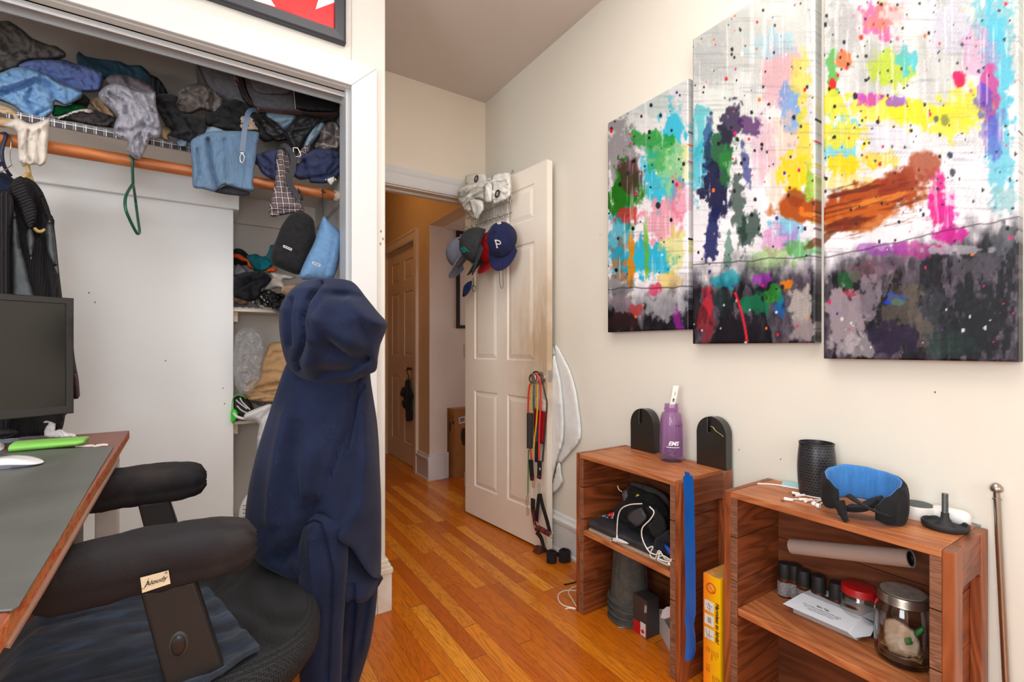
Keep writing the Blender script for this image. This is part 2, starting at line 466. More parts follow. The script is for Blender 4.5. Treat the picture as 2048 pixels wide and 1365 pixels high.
def planks():
    t = NT('oak_strip_floor'); t.set(rough=.3, spec=.35, coat=.15, croug=.2)
    sp = t.n('ShaderNodeSeparateXYZ'); t.l(t.co(), sp.inputs[0]); X, Y = sp.outputs[0], sp.outputs[1]
    xs = t.math('DIVIDE', X, .0575); ix = t.math('FLOOR', xs)
    wn = t.n('ShaderNodeTexWhiteNoise', noise_dimensions='1D'); t.l(ix, wn.inputs['W'])
    ys = t.math('ADD', t.math('DIVIDE', Y, .85), t.math('MULTIPLY', wn.outputs['Value'], 7)); iy = t.math('FLOOR', ys)
    wn2 = t.n('ShaderNodeTexWhiteNoise', noise_dimensions='2D'); cb = t.n('ShaderNodeCombineXYZ'); t.l(ix, cb.inputs[0]); t.l(iy, cb.inputs[1]); t.l(cb.outputs[0], wn2.inputs['Vector'])
    base = t.ramp(wn2.outputs['Value'], [(0, (184,92,12)), (.2, (208,116,20)), (.45, (198,104,14)), (.62, (220,132,28)), (.8, (234,156,48)), (.93, (180,86,20)), (1, (194,98,16))])
    # grain, shifted from board to board
    va = t.n('ShaderNodeVectorMath', operation='ADD'); t.l(t.co('Object', (9, 1.1, 1)), va.inputs[0])
    cb2 = t.n('ShaderNodeCombineXYZ'); t.l(t.math('MULTIPLY', wn2.outputs['Value'], 40), cb2.inputs[2]); t.l(cb2.outputs[0], va.inputs[1])
    g = t.noise(va.outputs[0], 1.6, 4, .6, .7)
    r = t.math('FRACT', t.math('MULTIPLY', g, 12)); r = t.math('ABSOLUTE', t.math('SUBTRACT', t.math('MULTIPLY', r, 2), 1))
    fine = t.noise(va.outputs[0], 26, 4, .7)
    gr = t.math('ADD', t.math('MULTIPLY', r, .5), t.math('MULTIPLY', fine, .5))
    c = t.mix(t.math('MULTIPLY', t.ramp(gr, [(.28, (255,255,255)), (.55, (0,0,0))]), .42), base, lin((128,60,14)))
    worn = t.ramp(t.noise(t.co(), 5.5, 5, .7), [(.62, (0,0,0)), (.72, (120,120,120))])
    c = t.mix(worn, c, lin((138,92,52)))
    fx = t.math('ABSOLUTE', t.math('SUBTRACT', t.math('FRACT', xs), .5)); gap = t.math('GREATER_THAN', fx, .482)
    fy = t.math('ABSOLUTE', t.math('SUBTRACT', t.math('FRACT', ys), .5)); gy = t.math('GREATER_THAN', fy, .4975)
    gg = t.math('MAXIMUM', gap, gy)
    c = t.mix(t.math('MULTIPLY', gg, .6), c, lin((90,42,12)))
    t.col(c); t.bump(t.math('SUBTRACT', t.math('MULTIPLY', gr, .3), gg), .15, .0015); return t.m
M_FLOOR = planks()
struct('floor', bx((-2.4, -1.7, -.05), (3.4, 6.2, 0)), M_FLOOR)
struct('ceiling', bx((-2.4, -1.7, ZC), (3.4, 6.2, ZC+.08)), M_CEIL)
struct('wall_right', bx((XR, -1.7, 0), (XR+.1, YD+.12, ZC)), M_WALL)
bm = NB(); box(bm, (-2.4, -1.7, 0), (-2.3, -1.1, ZC)); box(bm, (-2.4, .2, 0), (-2.3, YC+.1, ZC)); box(bm, (-2.4, -1.1, 0), (-2.3, .2, .8)); box(bm, (-2.4, -1.1, 2.2), (-2.3, .2, ZC))
struct('wall_left', bm, M_WALL)
# back wall with its window (behind the photographer)
bm = NB(); WX0, WX1, WZ0, WZ1 = -.75, 1.05, .62, 2.25
box(bm, (-2.3, -1.7, 0), (WX0, -1.6, ZC)); box(bm, (WX1, -1.7, 0), (XR, -1.6, ZC)); box(bm, (WX0, -1.7, 0), (WX1, -1.6, WZ0)); box(bm, (WX0, -1.7, WZ1), (WX1, -1.6, ZC))
struct('wall_back', bm, M_WALL)
wf = struct('window_1', bx((WX0-.08, -1.6, WZ0-.06), (WX1+.08, -1.57, WZ0)), M_TRIM)
bm = NB()
for a, b in (((WX0-.08, WZ0), (WX0, WZ1+.08)), ((WX1, WZ0), (WX1+.08, WZ1+.08)), ((WX0, WZ1), (WX1, WZ1+.08))): box(bm, (a[0], -1.6, a[1]), (b[0], -1.58, b[1]))
obj('window_casing', bm, M_TRIM, wf, bevel=.003)
bm = NB()
for a, b in (((WX0, WZ0), (WX0+.04, WZ1)), ((WX1-.04, WZ0), (WX1, WZ1)), ((WX0, WZ0), (WX1, WZ0+.04)), ((WX0, WZ1-.04), (WX1, WZ1)), ((WX0, 1.42), (WX1, 1.46))): box(bm, (a[0], -1.67, a[1]), (b[0], -1.64, b[1]))
obj('sash', bm, M_TRIM, wf)
w2 = struct('added_side_window', bx((-2.3, -1.18, .74), (-2.27, .28, .8)), M_TRIM)  # made-up window: sill, casing and sash added around the left fill light
bm = NB()
for a, b in (((-1.18, .8), (-1.1, 2.28)), ((.2, .8), (.28, 2.28)), ((-1.1, 2.2), (.2, 2.28))): box(bm, (-2.3, a[0], a[1]), (-2.28, b[0], b[1]))
obj('window_casing', bm, M_TRIM, w2, bevel=.003)
bm = NB()
for a, b in (((-1.1, .8), (-1.06, 2.2)), ((.16, .8), (.2, 2.2)), ((-1.1, .8), (.2, .84)), ((-1.1, 2.16), (.2, 2.2)), ((-1.1, 1.48), (.2, 1.52))): box(bm, (-2.37, a[0], a[1]), (-2.34, b[0], b[1]))
obj('sash', bm, M_TRIM, w2)
# closet wall: outer corner, header, jamb
j = up(703, 200, y=YC); JX = j.x; HZ = 2.012
bm = NB(); box(bm, (JX, YC, 0), (XC, YC+.11, ZC)); box(bm, (-2.3, YC, HZ), (JX, YC+.11, ZC)); box(bm, (JX+.05, YC+.11, 0), (XC, YD, ZC)); box(bm, (-2.3, YC, 0), (-1.9, YC+.11, HZ))
struct('wall_closet', bm, M_WALLC, bevel=.004)
cx1 = up(754.5, 300, y=YC-.018).x; cz1 = 2.108
bm = NB(); prism(bm, [(JX-.004, YC, 0), (cx1, YC, 0), (cx1, YC, cz1), (JX-.004, YC, HZ+.002)], (0, -.02, 0))
struct('trim_1', bm, M_TRIM, bevel=.003)
bm = NB(); prism(bm, [(JX-.004, YC, HZ+.002), (cx1, YC, cz1), (-2.0, YC, cz1), (-2.0, YC, HZ+.002)], (0, -.02, 0))
struct('trim_2', bm, M_TRIM, bevel=.003)
bm = NB(); box(bm, (-1.9, YC+.035, HZ-.022), (JX-.018, YC+.04, HZ)); box(bm, (-1.9, YC+.075, HZ-.03), (JX-.018, YC+.08, HZ)); box(bm, (-1.9, YC+.035, HZ-.004), (JX-.018, YC+.08, HZ))
struct('trim_3', bm, mat('track_metal', (205,205,205), .35, metal=.6))
bm = NB(); box(bm, (JX-.018, YC+.012, 0), (JX, YC+.11, HZ))
struct('trim_4', bm, mat('grey_jamb_paint', (190,193,196), .35))
# closet inside
YB = 2.66; XI = .495
struct('wall_closet_back', bx((-2.3, YB, 0), (XI, YB+.06, ZC)), M_CLOSET)
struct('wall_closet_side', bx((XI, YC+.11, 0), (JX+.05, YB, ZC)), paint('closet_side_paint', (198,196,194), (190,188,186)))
pxr = up(467, 700, y=2.4).x
t = struct('wall_closet_panel', bx((-2.3, 2.4, .0), (pxr, YB, 1.637)), M_PANEL, bevel=.003)
cxr = up(478.5, 400, y=2.375).x
struct('trim_5', bx((-2.3, 2.375, 1.637), (cxr, YB, 1.768)), M_PANEL, bevel=.003)
struct('trim_6', bx((cxr, YB-.022, 1.637), (XI-.02, YB, 1.768)), M_CLOSET, bevel=.002)
bm = NB(); box(bm, (XI-.02, 2.06, 1.66), (XI, YB, 1.768))
prism(bm, [(XI, 2.0, 1.52), (XI, YB, 1.40), (XI, YB, 1.34), (XI, 2.0, 1.46)], (-.018, 0, 0))
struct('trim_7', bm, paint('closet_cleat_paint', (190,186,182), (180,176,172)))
struct('floor_closet', bx((-2.3, 2.10, 0), (XI, YB, .22)), paint('closet_floor_paint', (205,198,186), (170,158,140), sc=18))
struct('trim_8', bx((-2.3, 2.075, .195), (XI, 2.10, .222)), wood('threshold_wood', (196,160,120), (150,115,80), 'X'))
# main shelf (structure of the closet) and recess shelves
SHZ = 1.768
struct('trim_9', bx((-2.3, 2.15, SHZ), (XI, YB, SHZ+.02)), paint('shelf_paint', (222,214,203), (212,203,191)), bevel=.002)
M_LINER = plaid('plaid_liner', (62,56,58), (120,118,122), (225,228,232), freq=34, axes=('X', 'Y'), w1=.10, w2=.06, rough=.5)
def liner_mat():
    t = NT('plaid_shelf_liner'); t.set(rough=.5)
    sp = t.n('ShaderNodeSeparateXYZ'); t.l(t.co(), sp.inputs[0]); c = lin((64,58,60))
    yz = t.math('ADD', sp.outputs['Y'], t.math('MULTIPLY', sp.outputs['Z'], -1))
    for ax in (sp.outputs['X'], yz):
        c = t.mix(lines(t, ax, 38, .055, 0), c, lin((222,226,232))); c = t.mix(lines(t, ax, 38, .03, .22), c, lin((190,196,204)))
    t.col(c); return t.m
M_LINER = liner_mat()
l = obj('shelf_liner', box(bx((-1.2, 2.135, SHZ+.0195), (XI-.02, 2.6, SHZ+.023)), (-1.2, 2.133, SHZ-.002), (XI-.02, 2.1365, SHZ+.0225)), M_LINER)
tag(l, 'black and white plaid liner covering the upper closet shelf and folded over its edge', 'shelf liner')
M_RSH = paint('recess_shelf_paint', (226,214,196), (214,200,180))
for i, (z0, z1) in enumerate(((1.192, 1.210), (.690, .706))):
    s = struct('trim_%d' % (10+i), bx((pxr, 2.41, z0), (XI, YB, z1)), M_RSH, bevel=.002)
    bm = NB(); box(bm, (pxr, 2.44, z0-.045), (pxr+.018, YB, z0)); obj('cleat', bm, M_RSH, s)
    ln = obj('shelf_liner', box(bx((pxr+.002, 2.406, z1-.0005), (XI-.01, 2.65, z1+.002)), (pxr+.002, 2.403, z1-.003), (XI-.01, 2.4095, z1+.002)), M_LINER)
    tag(ln, ('plaid liner on the narrow closet shelf under the black plastic bag' if i == 0 else 'plaid liner on the lower closet shelf under the tan folded cloth'), 'shelf liner')
# door wall
bm = NB(); OX0, OX1, OZ = .605, 1.425, 1.972
box(bm, (XC, YD, OZ), (XR, YD+.12, ZC)); box(bm, (OX1, YD, 0), (XR, YD+.12, OZ)); box(bm, (XC, YD, 0), (OX0, YD+.12, OZ)); box(bm, (.3, YD+.06, 0), (XC, YD+.12, ZC))
struct('wall_far', bm, M_DOORW)
def casing(name, x0, x1, z0, z1, w, y, mt):
    bm = NB()
    prof = [(0, 0), (0, .012), (.012, .016), (.06*w/.1, .018), (.075*w/.1, .024), (w, .026), (w, 0)]
    # left, top, right legs mitred
    pts = [((x0, z0), (-1, 0)), ((x0, z1), (-1, 1)), ((x1, z1), (1, 1)), ((x1, z0), (1, 0))]
    rs = []
    for (px, pz), (dx, dz) in pts: rs.append([Vector((px+dx*a, y-b, pz+dz*a)) for a, b in prof])
    rings(bm, rs); return struct(name, bm, mt)
casing("trim_12", OX0, 1.398, 0, 1.968, .10, YD, M_TRIM)
bm = NB(); box(bm, (OX0-.005, YD, OZ-.012), (OX1+.005, YD+.12, OZ+.014)); box(bm, (OX0-.012, YD, 0), (OX0, YD+.12, OZ)); box(bm, (OX1-.004, YD+.001, 0), (OX1+.004, YD+.119, OZ)); box(bm, (OX0, YD+.05, OZ-.024), (OX1, YD+.085, OZ-.012))
struct('trim_13', bm, paint('jamb_paint', (226,214,200), (214,200,184)))
# baseboards
def baseboard(name, a, b, n, h=.193, mt=None, t=.016, cap=True):
    """a,b floor points along the wall, n the normal into the room"""
    a, b, n = Vector(a), Vector(b), Vector(n)
    prof = [(0, 0), (t+.006, 0), (t+.006, .012), (t, .02), (t, h-.05), (t+.006, h-.046), (t+.008, h-.03), (t*.8, h-.018), (t*.5, h-.004), (.002, h), (0, h)]
    rs = [[p+n*u+Vector((0, 0, v)) for u, v in prof] for p in (a, b)]
    return struct(name, rings(NB(), rs), mt or M_TRIM)
M_BASE = paint('baseboard_paint', (226,228,228), (212,212,208), rough=.4, sc=10)
baseboard('baseboard_right', (XR, -1.6, 0), (XR, YD, 0), (-1, 0, 0), mt=M_BASE)
bm = NB(); T = .02; h = .2
box(bm, (cx1+.001, YC-T, 0), (XC+T, YC, h-.05)); box(bm, (XC, YC, 0), (XC+T, YD, h-.05))
for k, (tt, z0, z1) in enumerate(((T+.004, h-.05, h-.03), (T-.004, h-.03, h-.015), (T-.010, h-.015, h))):
    box(bm, (cx1+.001, YC-tt, z0), (XC+tt, YC, z1)); box(bm, (XC, YC, z0), (XC+tt, YD, z1))
struct('baseboard_closet', bm, paint('chipped_baseboard_paint', (236,234,232), (214,196,150), sc=7), bevel=.003)
# ---- hallway beyond the door
HX = 1.44; YJ = 3.40
bm = NB(); HD0, HD1, HDZ = 3.70, 4.50, 1.935
box(bm, (HX, YJ, 0), (1.56, HD0, ZC)); box(bm, (HX, HD0, HDZ), (1.56, HD1, ZC)); box(bm, (HX, HD1, 0), (1.56, 6.1, ZC)); box(bm, (HX, YD+.12, 1.985), (1.56, YJ, ZC))
struct('wall_hall_right', bm, [M_HALL])
bm = NB(); box(bm, (HX+.001, YJ-.002, .0), (1.59, YJ+.02, 1.984)); box(bm, (1.56, YJ+.06, 0), (3.3, YJ+.1, 1.984))
struct('wall_hall_return', bm, M_HALLW)
struct('wall_hall_left', bx((.2, YD+.12, 0), (.3, 6.1, ZC)), M_HALL)
struct('wall_hall_end', bx((.2, 6.1, 0), (3.4, 6.2, ZC)), M_HALL)
struct('wall_side_room', bx((3.3, YD, 0), (3.4, 3.5, ZC)), M_HALLW)
struct('wall_side_room_near', bx((1.6, YD, 0), (3.3, YD+.12, ZC)), M_HALLW)
struct('ceiling_side_room', bx((1.56, YD+.12, 1.985), (3.3, YJ+.1, 2.03)), M_HALLW)
hb = baseboard('baseboard_hall', (HX, YJ-.02, 0), (HX, HD0-.07, 0), (-1, 0, 0), h=.2, mt=paint('hall_baseboard_paint', (214,206,200), (196,184,176)))
bm = NB(); box(bm, (HX-.018, YJ-.024, 0), (1.56, YJ-.002, .19)); box(bm, (HX-.012, YJ-.018, .19), (1.56, YJ-.002, .205)); box(bm, (1.56, YJ-.012, 0), (1.60, YJ, .205)); box(bm, (1.59, YJ+.05, 0), (3.2, YJ+.06, .2))
struct('baseboard_hall_return', bm, paint('hall_return_baseboard', (222,222,226), (206,204,208)), bevel=.003)
def hall_casing(name, y0, y1, z1, w, mt):
    bm = NB(); prof = [(0, 0), (0, .012), (.012, .016), (w*.7, .018), (w*.8, .024), (w, .024), (w, 0)]
    rs = []
    for (py, pz), (dy, dz) in (((y1, 0), (1, 0)), ((y1, z1), (1, 1)), ((y0, z1), (-1, 1)), ((y0, 0), (-1, 0))):
        rs.append([Vector((HX-b, py+dy*a, pz+dz*a)) for a, b in prof])
    rings(bm, rs); return struct(name, bm, mt)
M_HTRIM = paint('hall_trim_paint', (226,208,190), (216,196,176))
hall_casing('trim_14', HD0+.01, HD1-.01, HDZ-.01, .085, M_HTRIM)
bm = NB(); box(bm, (HX-.01, 4.64, 0), (HX, 4.70, 2.0)); box(bm, (HX-.03, 4.70, 0), (HX, 4.80, 2.0))
struct('trim_15', bm, M_HTRIM)
def six_panel(name, P, E, N, w, h, th, cols, rows, mt, kind='structure'):
    """door leaf: P hinge-bottom corner on the visible face, E along the width, N out of the visible face"""
    P, E, N = Vector(P), Vector(E).normalized(), Vector(N).normalized()
    M = Matrix(((E.x, 0, N.x, P.x), (E.y, 0, N.y, P.y), (0, 1, 0, P.z), (0, 0, 0, 1)))
    # local: x along width, y up, z out
    bm = NB(); R = .007
    xs = [0]; 
    for c in cols: xs += list(c)
    xs.append(w); zs = [0]
    for r in rows: zs += list(r)
    zs.append(h)
    for i in range(len(xs)-1):
        for k in range(len(zs)-1):
            if i % 2 == 1 and k % 2 == 1: continue
            quadface(bm, [M @ Vector(p) for p in ((xs[i], zs[k], 0), (xs[i+1], zs[k], 0), (xs[i+1], zs[k+1], 0), (xs[i], zs[k+1], 0))])
    box(bm, (0, 0, -th), (w, h, -R-.002), M)
    for p in ([(0,0),(w,0)], [(w,0),(w,h)], [(w,h),(0,h)], [(0,h),(0,0)]):
        (a, b), (c, d) = p; quadface(bm, [M @ Vector(q) for q in ((a,b,0),(c,d,0),(c,d,-R-.002),(a,b,-R-.002))])
    for (a, b) in cols:
        for (c, d) in rows:
            def rect(i, z): return [M @ Vector(q) for q in ((a+i, c+i, z), (b-i, c+i, z), (b-i, d-i, z), (a+i, d-i, z))]
            rr = [rect(0, 0), rect(.006, -R), rect(.012, -R), rect(.034, -.001), rect(.034, -.001)]
            V = [[bm.verts.new(p) for p in r] for r in rr[:4]]
            for q in range(3):
                for s in range(4): bm.faces.new((V[q][s], V[q][(s+1) % 4], V[q+1][(s+1) % 4], V[q+1][s]))
            bm.faces.new(V[3])
    o = obj(name, bm, mt, recalc=True); o['kind'] = kind; return o, M
def door_paint():
    t = NT('door_paint'); t.set(rough=.42, spec=.4); v = t.co()
    c = t.ramp(t.noise(v, 3, 4), [(.3, (242,234,220)), (.7, (246,239,227))])
    s = t.noise(t.co('Object', (1, 7, 1.6)), 2.2, 5, .7)
    sp = t.n('ShaderNodeSeparateXYZ'); t.l(v, sp.inputs[0])
    zz = t.math('SUBTRACT', 1, t.math('MULTIPLY', t.math('ABSOLUTE', t.math('SUBTRACT', sp.outputs['Z'], 1.05)), 1.6))
    yy = t.math('ADD', t.math('MULTIPLY', t.math('ADD', sp.outputs['Y'], .0), -2.6), .15)
    mk = t.math('MULTIPLY', t.math('MAXIMUM', zz, 0), t.math('MAXIMUM', yy, 0))
    mk = t.math('MULTIPLY', mk, t.math('MULTIPLY', s, 1.6))
    c = t.mix(t.math('MINIMUM', mk, .75), c, lin((176,140,92)))
    t.col(c); t.bump(t.noise(t.co('Object', (40, 40, 5)), 3, 4), .06, .001); return t.m
DP = Vector((1.346, 2.612, .012)); DE = Vector((1.423-1.346, 1.875-2.612, 0)).normalized(); DN = Vector((DE.y, -DE.x, 0))
if DN.x > 0: DN = -DN
ROWS = [(.18, .76), (.95, 1.57), (1.685, 1.87)]
DW = .742
M_DOOR = door_paint()
door, DM = six_panel('door_1', DP, DE, DN, DW, 1.962, .036, [(.10, .33), (.42, .645)], ROWS, M_DOOR)
def ondoor(px, py, off=0.0): return onp(px, py, DP+DN*off, DN)
# knob with rosette
k = ondoor(1083, 757); kb = NB()
lathe(kb, [(0, 0), (.032, 0), (.032, .004), (.026, .009), (.013, .011), (.012, .03), (.020, .036), (.027, .044), (.0275, .06), (.025, .064), (.012, .0655), (.010, .061), (0, .061)], k, 28, DN)
NICK = mat('brushed_nickel', (190,184,176), .28, metal=1)
obj('door_knob', kb, NICK, door, smooth=35)
kp = k+DN*.03
e = DP+DE*DW
bm = NB(); box(bm, (-.001, -.03, -.030), (.0015, .03, -.006), basis(e+Vector((0, 0, k.z)), DE, (0, 0, 1)) @ Matrix.Identity(4)); obj('latch_plate', bm, NICK, door)
bm = NB()
for hz in (.2, 1.0, 1.75): cyl(bm, DP+Vector((.0, .008, hz-.045)), DP+Vector((0, .008, hz+.045)), .006, seg=10)
obj('hinge', bm, mat('old_hinge', (150,140,125), .4, metal=.8), door, smooth=40)
M_HDOOR = paint('hall_door_paint', (222,200,176), (214,190,164))
hd, _ = six_panel('door_2', (HX+.03, HD1, .01), (0, -1, 0), (-1, 0, 0), HD1-HD0, 1.91, .035, [(.13, .33), (.46, .67)], [(.18, .76), (.95, 1.52), (1.62, 1.80)], M_HDOOR)
hk = up(817, 738, x=HX-.0)
bm = NB(); lathe(bm, [(0, 0), (.014, 0), (.010, .008), (.008, .02), (.014, .03), (.017, .036), (.012, .042), (0, .044)], Vector((HX+.03, hk.y, hk.z)), 16, (-1, 0, 0))
obj('door_knob', bm, mat('bronze_knob', (110,70,45), .35, metal=.8), hd, smooth=40)

# ---- chips and nail holes
def chips(par, pts, plane, m, nm, r=.0022):
    for px, py in pts:
        c_ = up(px, py, **plane); ax_ = (0, -1, 0) if 'y' in plane else (-1, 0, 0)
        obj(nm, lathe(NB(), [(0, -.0002), (r, -.0002), (r*.8, .0006), (0, .0008)], c_, 8, ax_, sc=(1, 1.4)), m, par)
MCH = mat('bare_wood_chip', (170,128,92), .8); MNH = mat('nail_hole', (110,98,86), .8)
chips(bpy.data.objects['wall_closet_panel'], ((331, 722), (446, 777), (449, 808), (190, 605), (178, 586)), dict(y=2.399), MCH, 'paint_chip', .0026)
chips(bpy.data.objects['wall_right'], ((1478, 900), (1681, 941), (1561, 919), (1200, 470), (1870, 785)), dict(x=1.4995), MNH, 'nail_hole', .0018)
chips(bpy.data.objects['trim_1'], (), dict(y=1.797), MCH, 'paint_chip')
chips(bpy.data.objects['wall_closet'], ((762, 463), (766, 478), (761, 488)), dict(y=1.8175), MCH, 'paint_chip', .004)
# ================================================================ CANVASES
def blob(PX, PY, cx, cy, rx, ry, rag=.5, sc=18, seed=0, rot=0):
    a = math.radians(rot); dx = PX-cx; dy = PY-cy
    u = (dx*math.cos(a)+dy*math.sin(a))/rx; v = (-dx*math.sin(a)+dy*math.cos(a))/ry
    r = np.sqrt(u*u+v*v)
    n = fbm(PX/sc+seed*3.1, PY/(sc*1.4)+seed*1.7, 4)
    return np.clip((1-r+(n-.5)*2*rag)*4, 0, 1)
def hcol(PX, PY):
    """dabs and splashes of an abstract print"""
    n = len(PX); C = np.zeros((n, 3))
    T = lambda c: np.array(c, float)
    hor = np.interp(PX, [1215, 1378, 1385, 1630, 1650, 2040], [580, 572, 530, 512, 515, 432])
    t = np.clip((PY-hor)/90+.5+(fbm(PX/40, PY/30, 3)-.5)*.8, 0, 1)
    topn = fbm(PX/70, PY/130, 4); tp = T((216,220,216))+(topn[:, None]-.5)*80*np.array([1,1,1.05])
    lowmix = np.clip((PY-120)/260, 0, 1)[:, None]; tp = tp*(1-lowmix)+(T((246,245,250))+(topn[:, None]-.5)*50)*lowmix
    C = tp
    def lay(mask, c, a=1.0):
        nonlocal C
        m = (mask*a)[:, None]; C = C*(1-m)+T(c)*m
    rs = random.Random(11)
    # broad washes
    W = [(1300,200,60,40,(190,208,204),.6),(1240,330,40,110,(130,125,128),.65),(1345,260,26,60,(60,190,220),.85),(1320,360,50,60,(40,190,220),.8),(1345,330,35,60,(215,220,120),.55),
         (1250,390,34,62,(34,120,26),.95),(1262,350,26,40,(90,60,60),.8),(1300,280,45,22,(40,150,60),.8),(1318,310,25,38,(60,170,90),.6),(1320,445,48,50,(240,170,185),.85),(1358,400,22,50,(235,120,150),.5),
         (1245,470,26,60,(60,170,200),.7),(1255,430,24,20,(200,60,60),.8),(1240,520,20,45,(150,120,90),.8),(1290,520,60,40,(30,185,225),.85),(1350,500,30,45,(225,225,120),.6),(1262,530,8,70,(235,150,30),.9),
         (1293,505,6,60,(120,190,60),.8),(1340,560,40,20,(235,190,60),.5),(1235,575,30,30,(110,110,110),.6),
         (1420,120,40,60,(190,195,195),.7),(1460,240,70,80,(225,235,225),.5),(1560,150,40,80,(235,170,180),.6),(1580,220,22,60,(110,160,220),.7),(1600,150,20,60,(240,220,80),.6),(1545,90,60,30,(170,215,230),.6),
         (1570,320,50,110,(240,200,170),.55),(1525,300,30,70,(225,190,210),.6),(1610,300,18,110,(235,215,60),.7),(1590,350,30,40,(250,215,30),.8),(1620,380,14,60,(140,190,60),.7),(1400,260,20,60,(60,190,205),.6),
         (1400,340,22,60,(40,180,205),.6),(1575,450,34,40,(90,190,230),.6),(1560,480,40,30,(215,110,190),.45),(1540,520,60,26,(120,200,60),.4),(1600,500,30,22,(60,170,70),.6),
         (1760,40,50,40,(225,80,150),.7),(1770,30,40,30,(235,150,80),.5),(1690,60,34,70,(180,180,182),.6),(1830,30,60,40,(235,235,240),.6),(1900,60,50,60,(215,215,235),.6),(1990,40,50,60,(120,190,205),.7),
         (1995,150,34,170,(100,200,225),.85),(1960,110,40,60,(220,150,200),.45),(1780,140,44,40,(190,215,70),.85),(1812,120,20,30,(90,200,210),.8),(1665,150,14,60,(90,180,80),.8),(1670,210,30,40,(235,225,60),.8),
         (1690,120,22,22,(235,120,60),.8),(1760,220,60,34,(240,232,90),.85),(1830,230,70,30,(245,228,50),.9),(1930,210,60,40,(240,228,80),.85),(1900,240,50,40,(250,230,60),.7),(1740,200,30,16,(200,60,190),.75),
         (1790,200,22,14,(140,80,200),.7),(1975,180,26,60,(225,60,140),.7),(1968,200,20,36,(70,80,210),.6),(1985,250,26,50,(120,90,170),.4),(1680,290,40,60,(90,200,210),.6),(1690,270,50,30,(245,220,40),.7),
         (1690,330,50,24,(250,215,30),.95),(1760,320,36,20,(245,210,70),.7),(1700,370,60,30,(245,222,120),.6),(1780,270,50,30,(225,225,235),.8),(1880,400,30,50,(230,40,140),.85),(1895,430,20,60,(215,30,150),.85),
         (1868,350,18,20,(225,60,150),.8),(1930,380,40,60,(240,240,245),.8),(1940,330,60,30,(235,235,245),.7),(2000,330,30,70,(120,205,225),.8),(1990,280,20,50,(90,80,200),.5),(2010,400,30,30,(150,200,205),.7)]
    for i, (cx, cy, rx, ry, c, a) in enumerate(W):
        lay(blob(PX, PY, cx, cy, rx, ry, .75, 11, i), c, a)
    # horizontal & vertical dry brush
    br = np.clip((fbm(PX/5, PY/90, 3)-.62)*8, 0, 1); lay(br, (250,250,250), .5)
    br = np.clip((fbm(PX/60+9, PY/3, 3)-.64)*8, 0, 1); lay(br, (150,155,160), .35)
    # lower, dark part
    dn = fbm(PX/22, PY/70, 5); dk = np.where(dn[:, None] > .52, T((92,86,96)), T((38,38,46)))+(fbm(PX/7, PY/14, 3)[:, None]-.5)*70
    fade = np.clip((PY-hor)/70+.25+(fbm(PX/16+4, PY/40, 4)-.5)*1.6, 0, 1)
    m = fade*t; C = C*(1-m[:, None])+dk*m[:, None]
    D = [(1250,610,30,30,(150,140,150),.8),(1330,610,40,30,(200,200,205),.7),(1310,580,14,14,(220,80,120),.8),(1270,620,14,14,(200,60,60),.6),(1355,640,14,22,(200,60,200),.6),(1240,645,30,20,(60,40,44),.9),
         (1410,640,18,60,(170,50,60),.6),(1420,600,12,30,(215,60,80),.7),(1450,560,26,20,(20,170,190),.6),(1510,610,34,22,(20,130,90),.8),(1545,590,24,24,(60,160,60),.7),(1575,570,20,16,(235,140,30),.8),(1560,620,14,30,(30,120,200),.6),
         (1600,610,26,40,(210,205,195),.75),(1610,660,26,24,(165,155,155),.9),(1470,660,50,30,(40,34,46),.8),(1440,600,20,30,(40,60,60),.7),(1525,560,20,14,(170,60,190),.6),
         (1690,560,34,16,(40,120,60),.6),(1700,590,30,10,(230,60,90),.6),(1740,545,50,26,(140,110,120),.6),(1780,520,50,24,(100,80,100),.6),(1690,640,40,70,(168,158,165),.9),(1735,600,26,50,(150,140,150),.8),(1715,690,50,24,(190,185,188),.7),
         (1790,600,24,14,(40,90,230),.8),(1800,606,16,8,(90,200,90),.6),(1810,620,50,60,(110,104,92),.7),(1790,680,60,34,(52,42,70),.85),(1870,640,34,60,(66,70,76),.8),(1850,660,20,50,(120,110,100),.6),(1960,640,70,80,(30,36,44),.9),
         (1900,690,50,30,(46,70,66),.7),(1840,500,60,16,(180,60,140),.6),(1760,500,60,14,(150,60,170),.5),(1890,470,40,16,(200,40,150),.8),(1920,500,80,10,(190,190,196),.7),(1960,530,60,24,(90,88,96),.8),(2010,480,30,30,(100,104,110),.8)]
    for i, (cx, cy, rx, ry, c, a) in enumerate(D): lay(blob(PX, PY, cx, cy, rx, ry, .8, 12, i+50), c, a)
    # plain stand-in strokes: dark upright smears and a copper sweep
    for i, (cx, cy, rx, ry, c, a, r) in enumerate([(1440,300,30,52,(34,92,60),.85,4),(1432,380,30,60,(30,34,70),.9,-3),(1462,250,24,46,(52,44,74),.8,8),(1478,420,16,80,(64,84,78),.75,-6),(1425,470,16,64,(36,44,96),.85,5),(1500,250,30,18,(76,40,96),.7,20),
            (1450,330,14,40,(60,150,70),.6,0),(1415,280,9,60,(30,60,120),.6,3),(1500,460,24,36,(34,60,50),.7,12),(1455,500,10,40,(70,120,100),.6,0),(1490,330,10,60,(30,40,110),.6,-8)]):
        lay(blob(PX, PY, cx, cy, rx, ry, .7, 9, i+90, r), c, a)
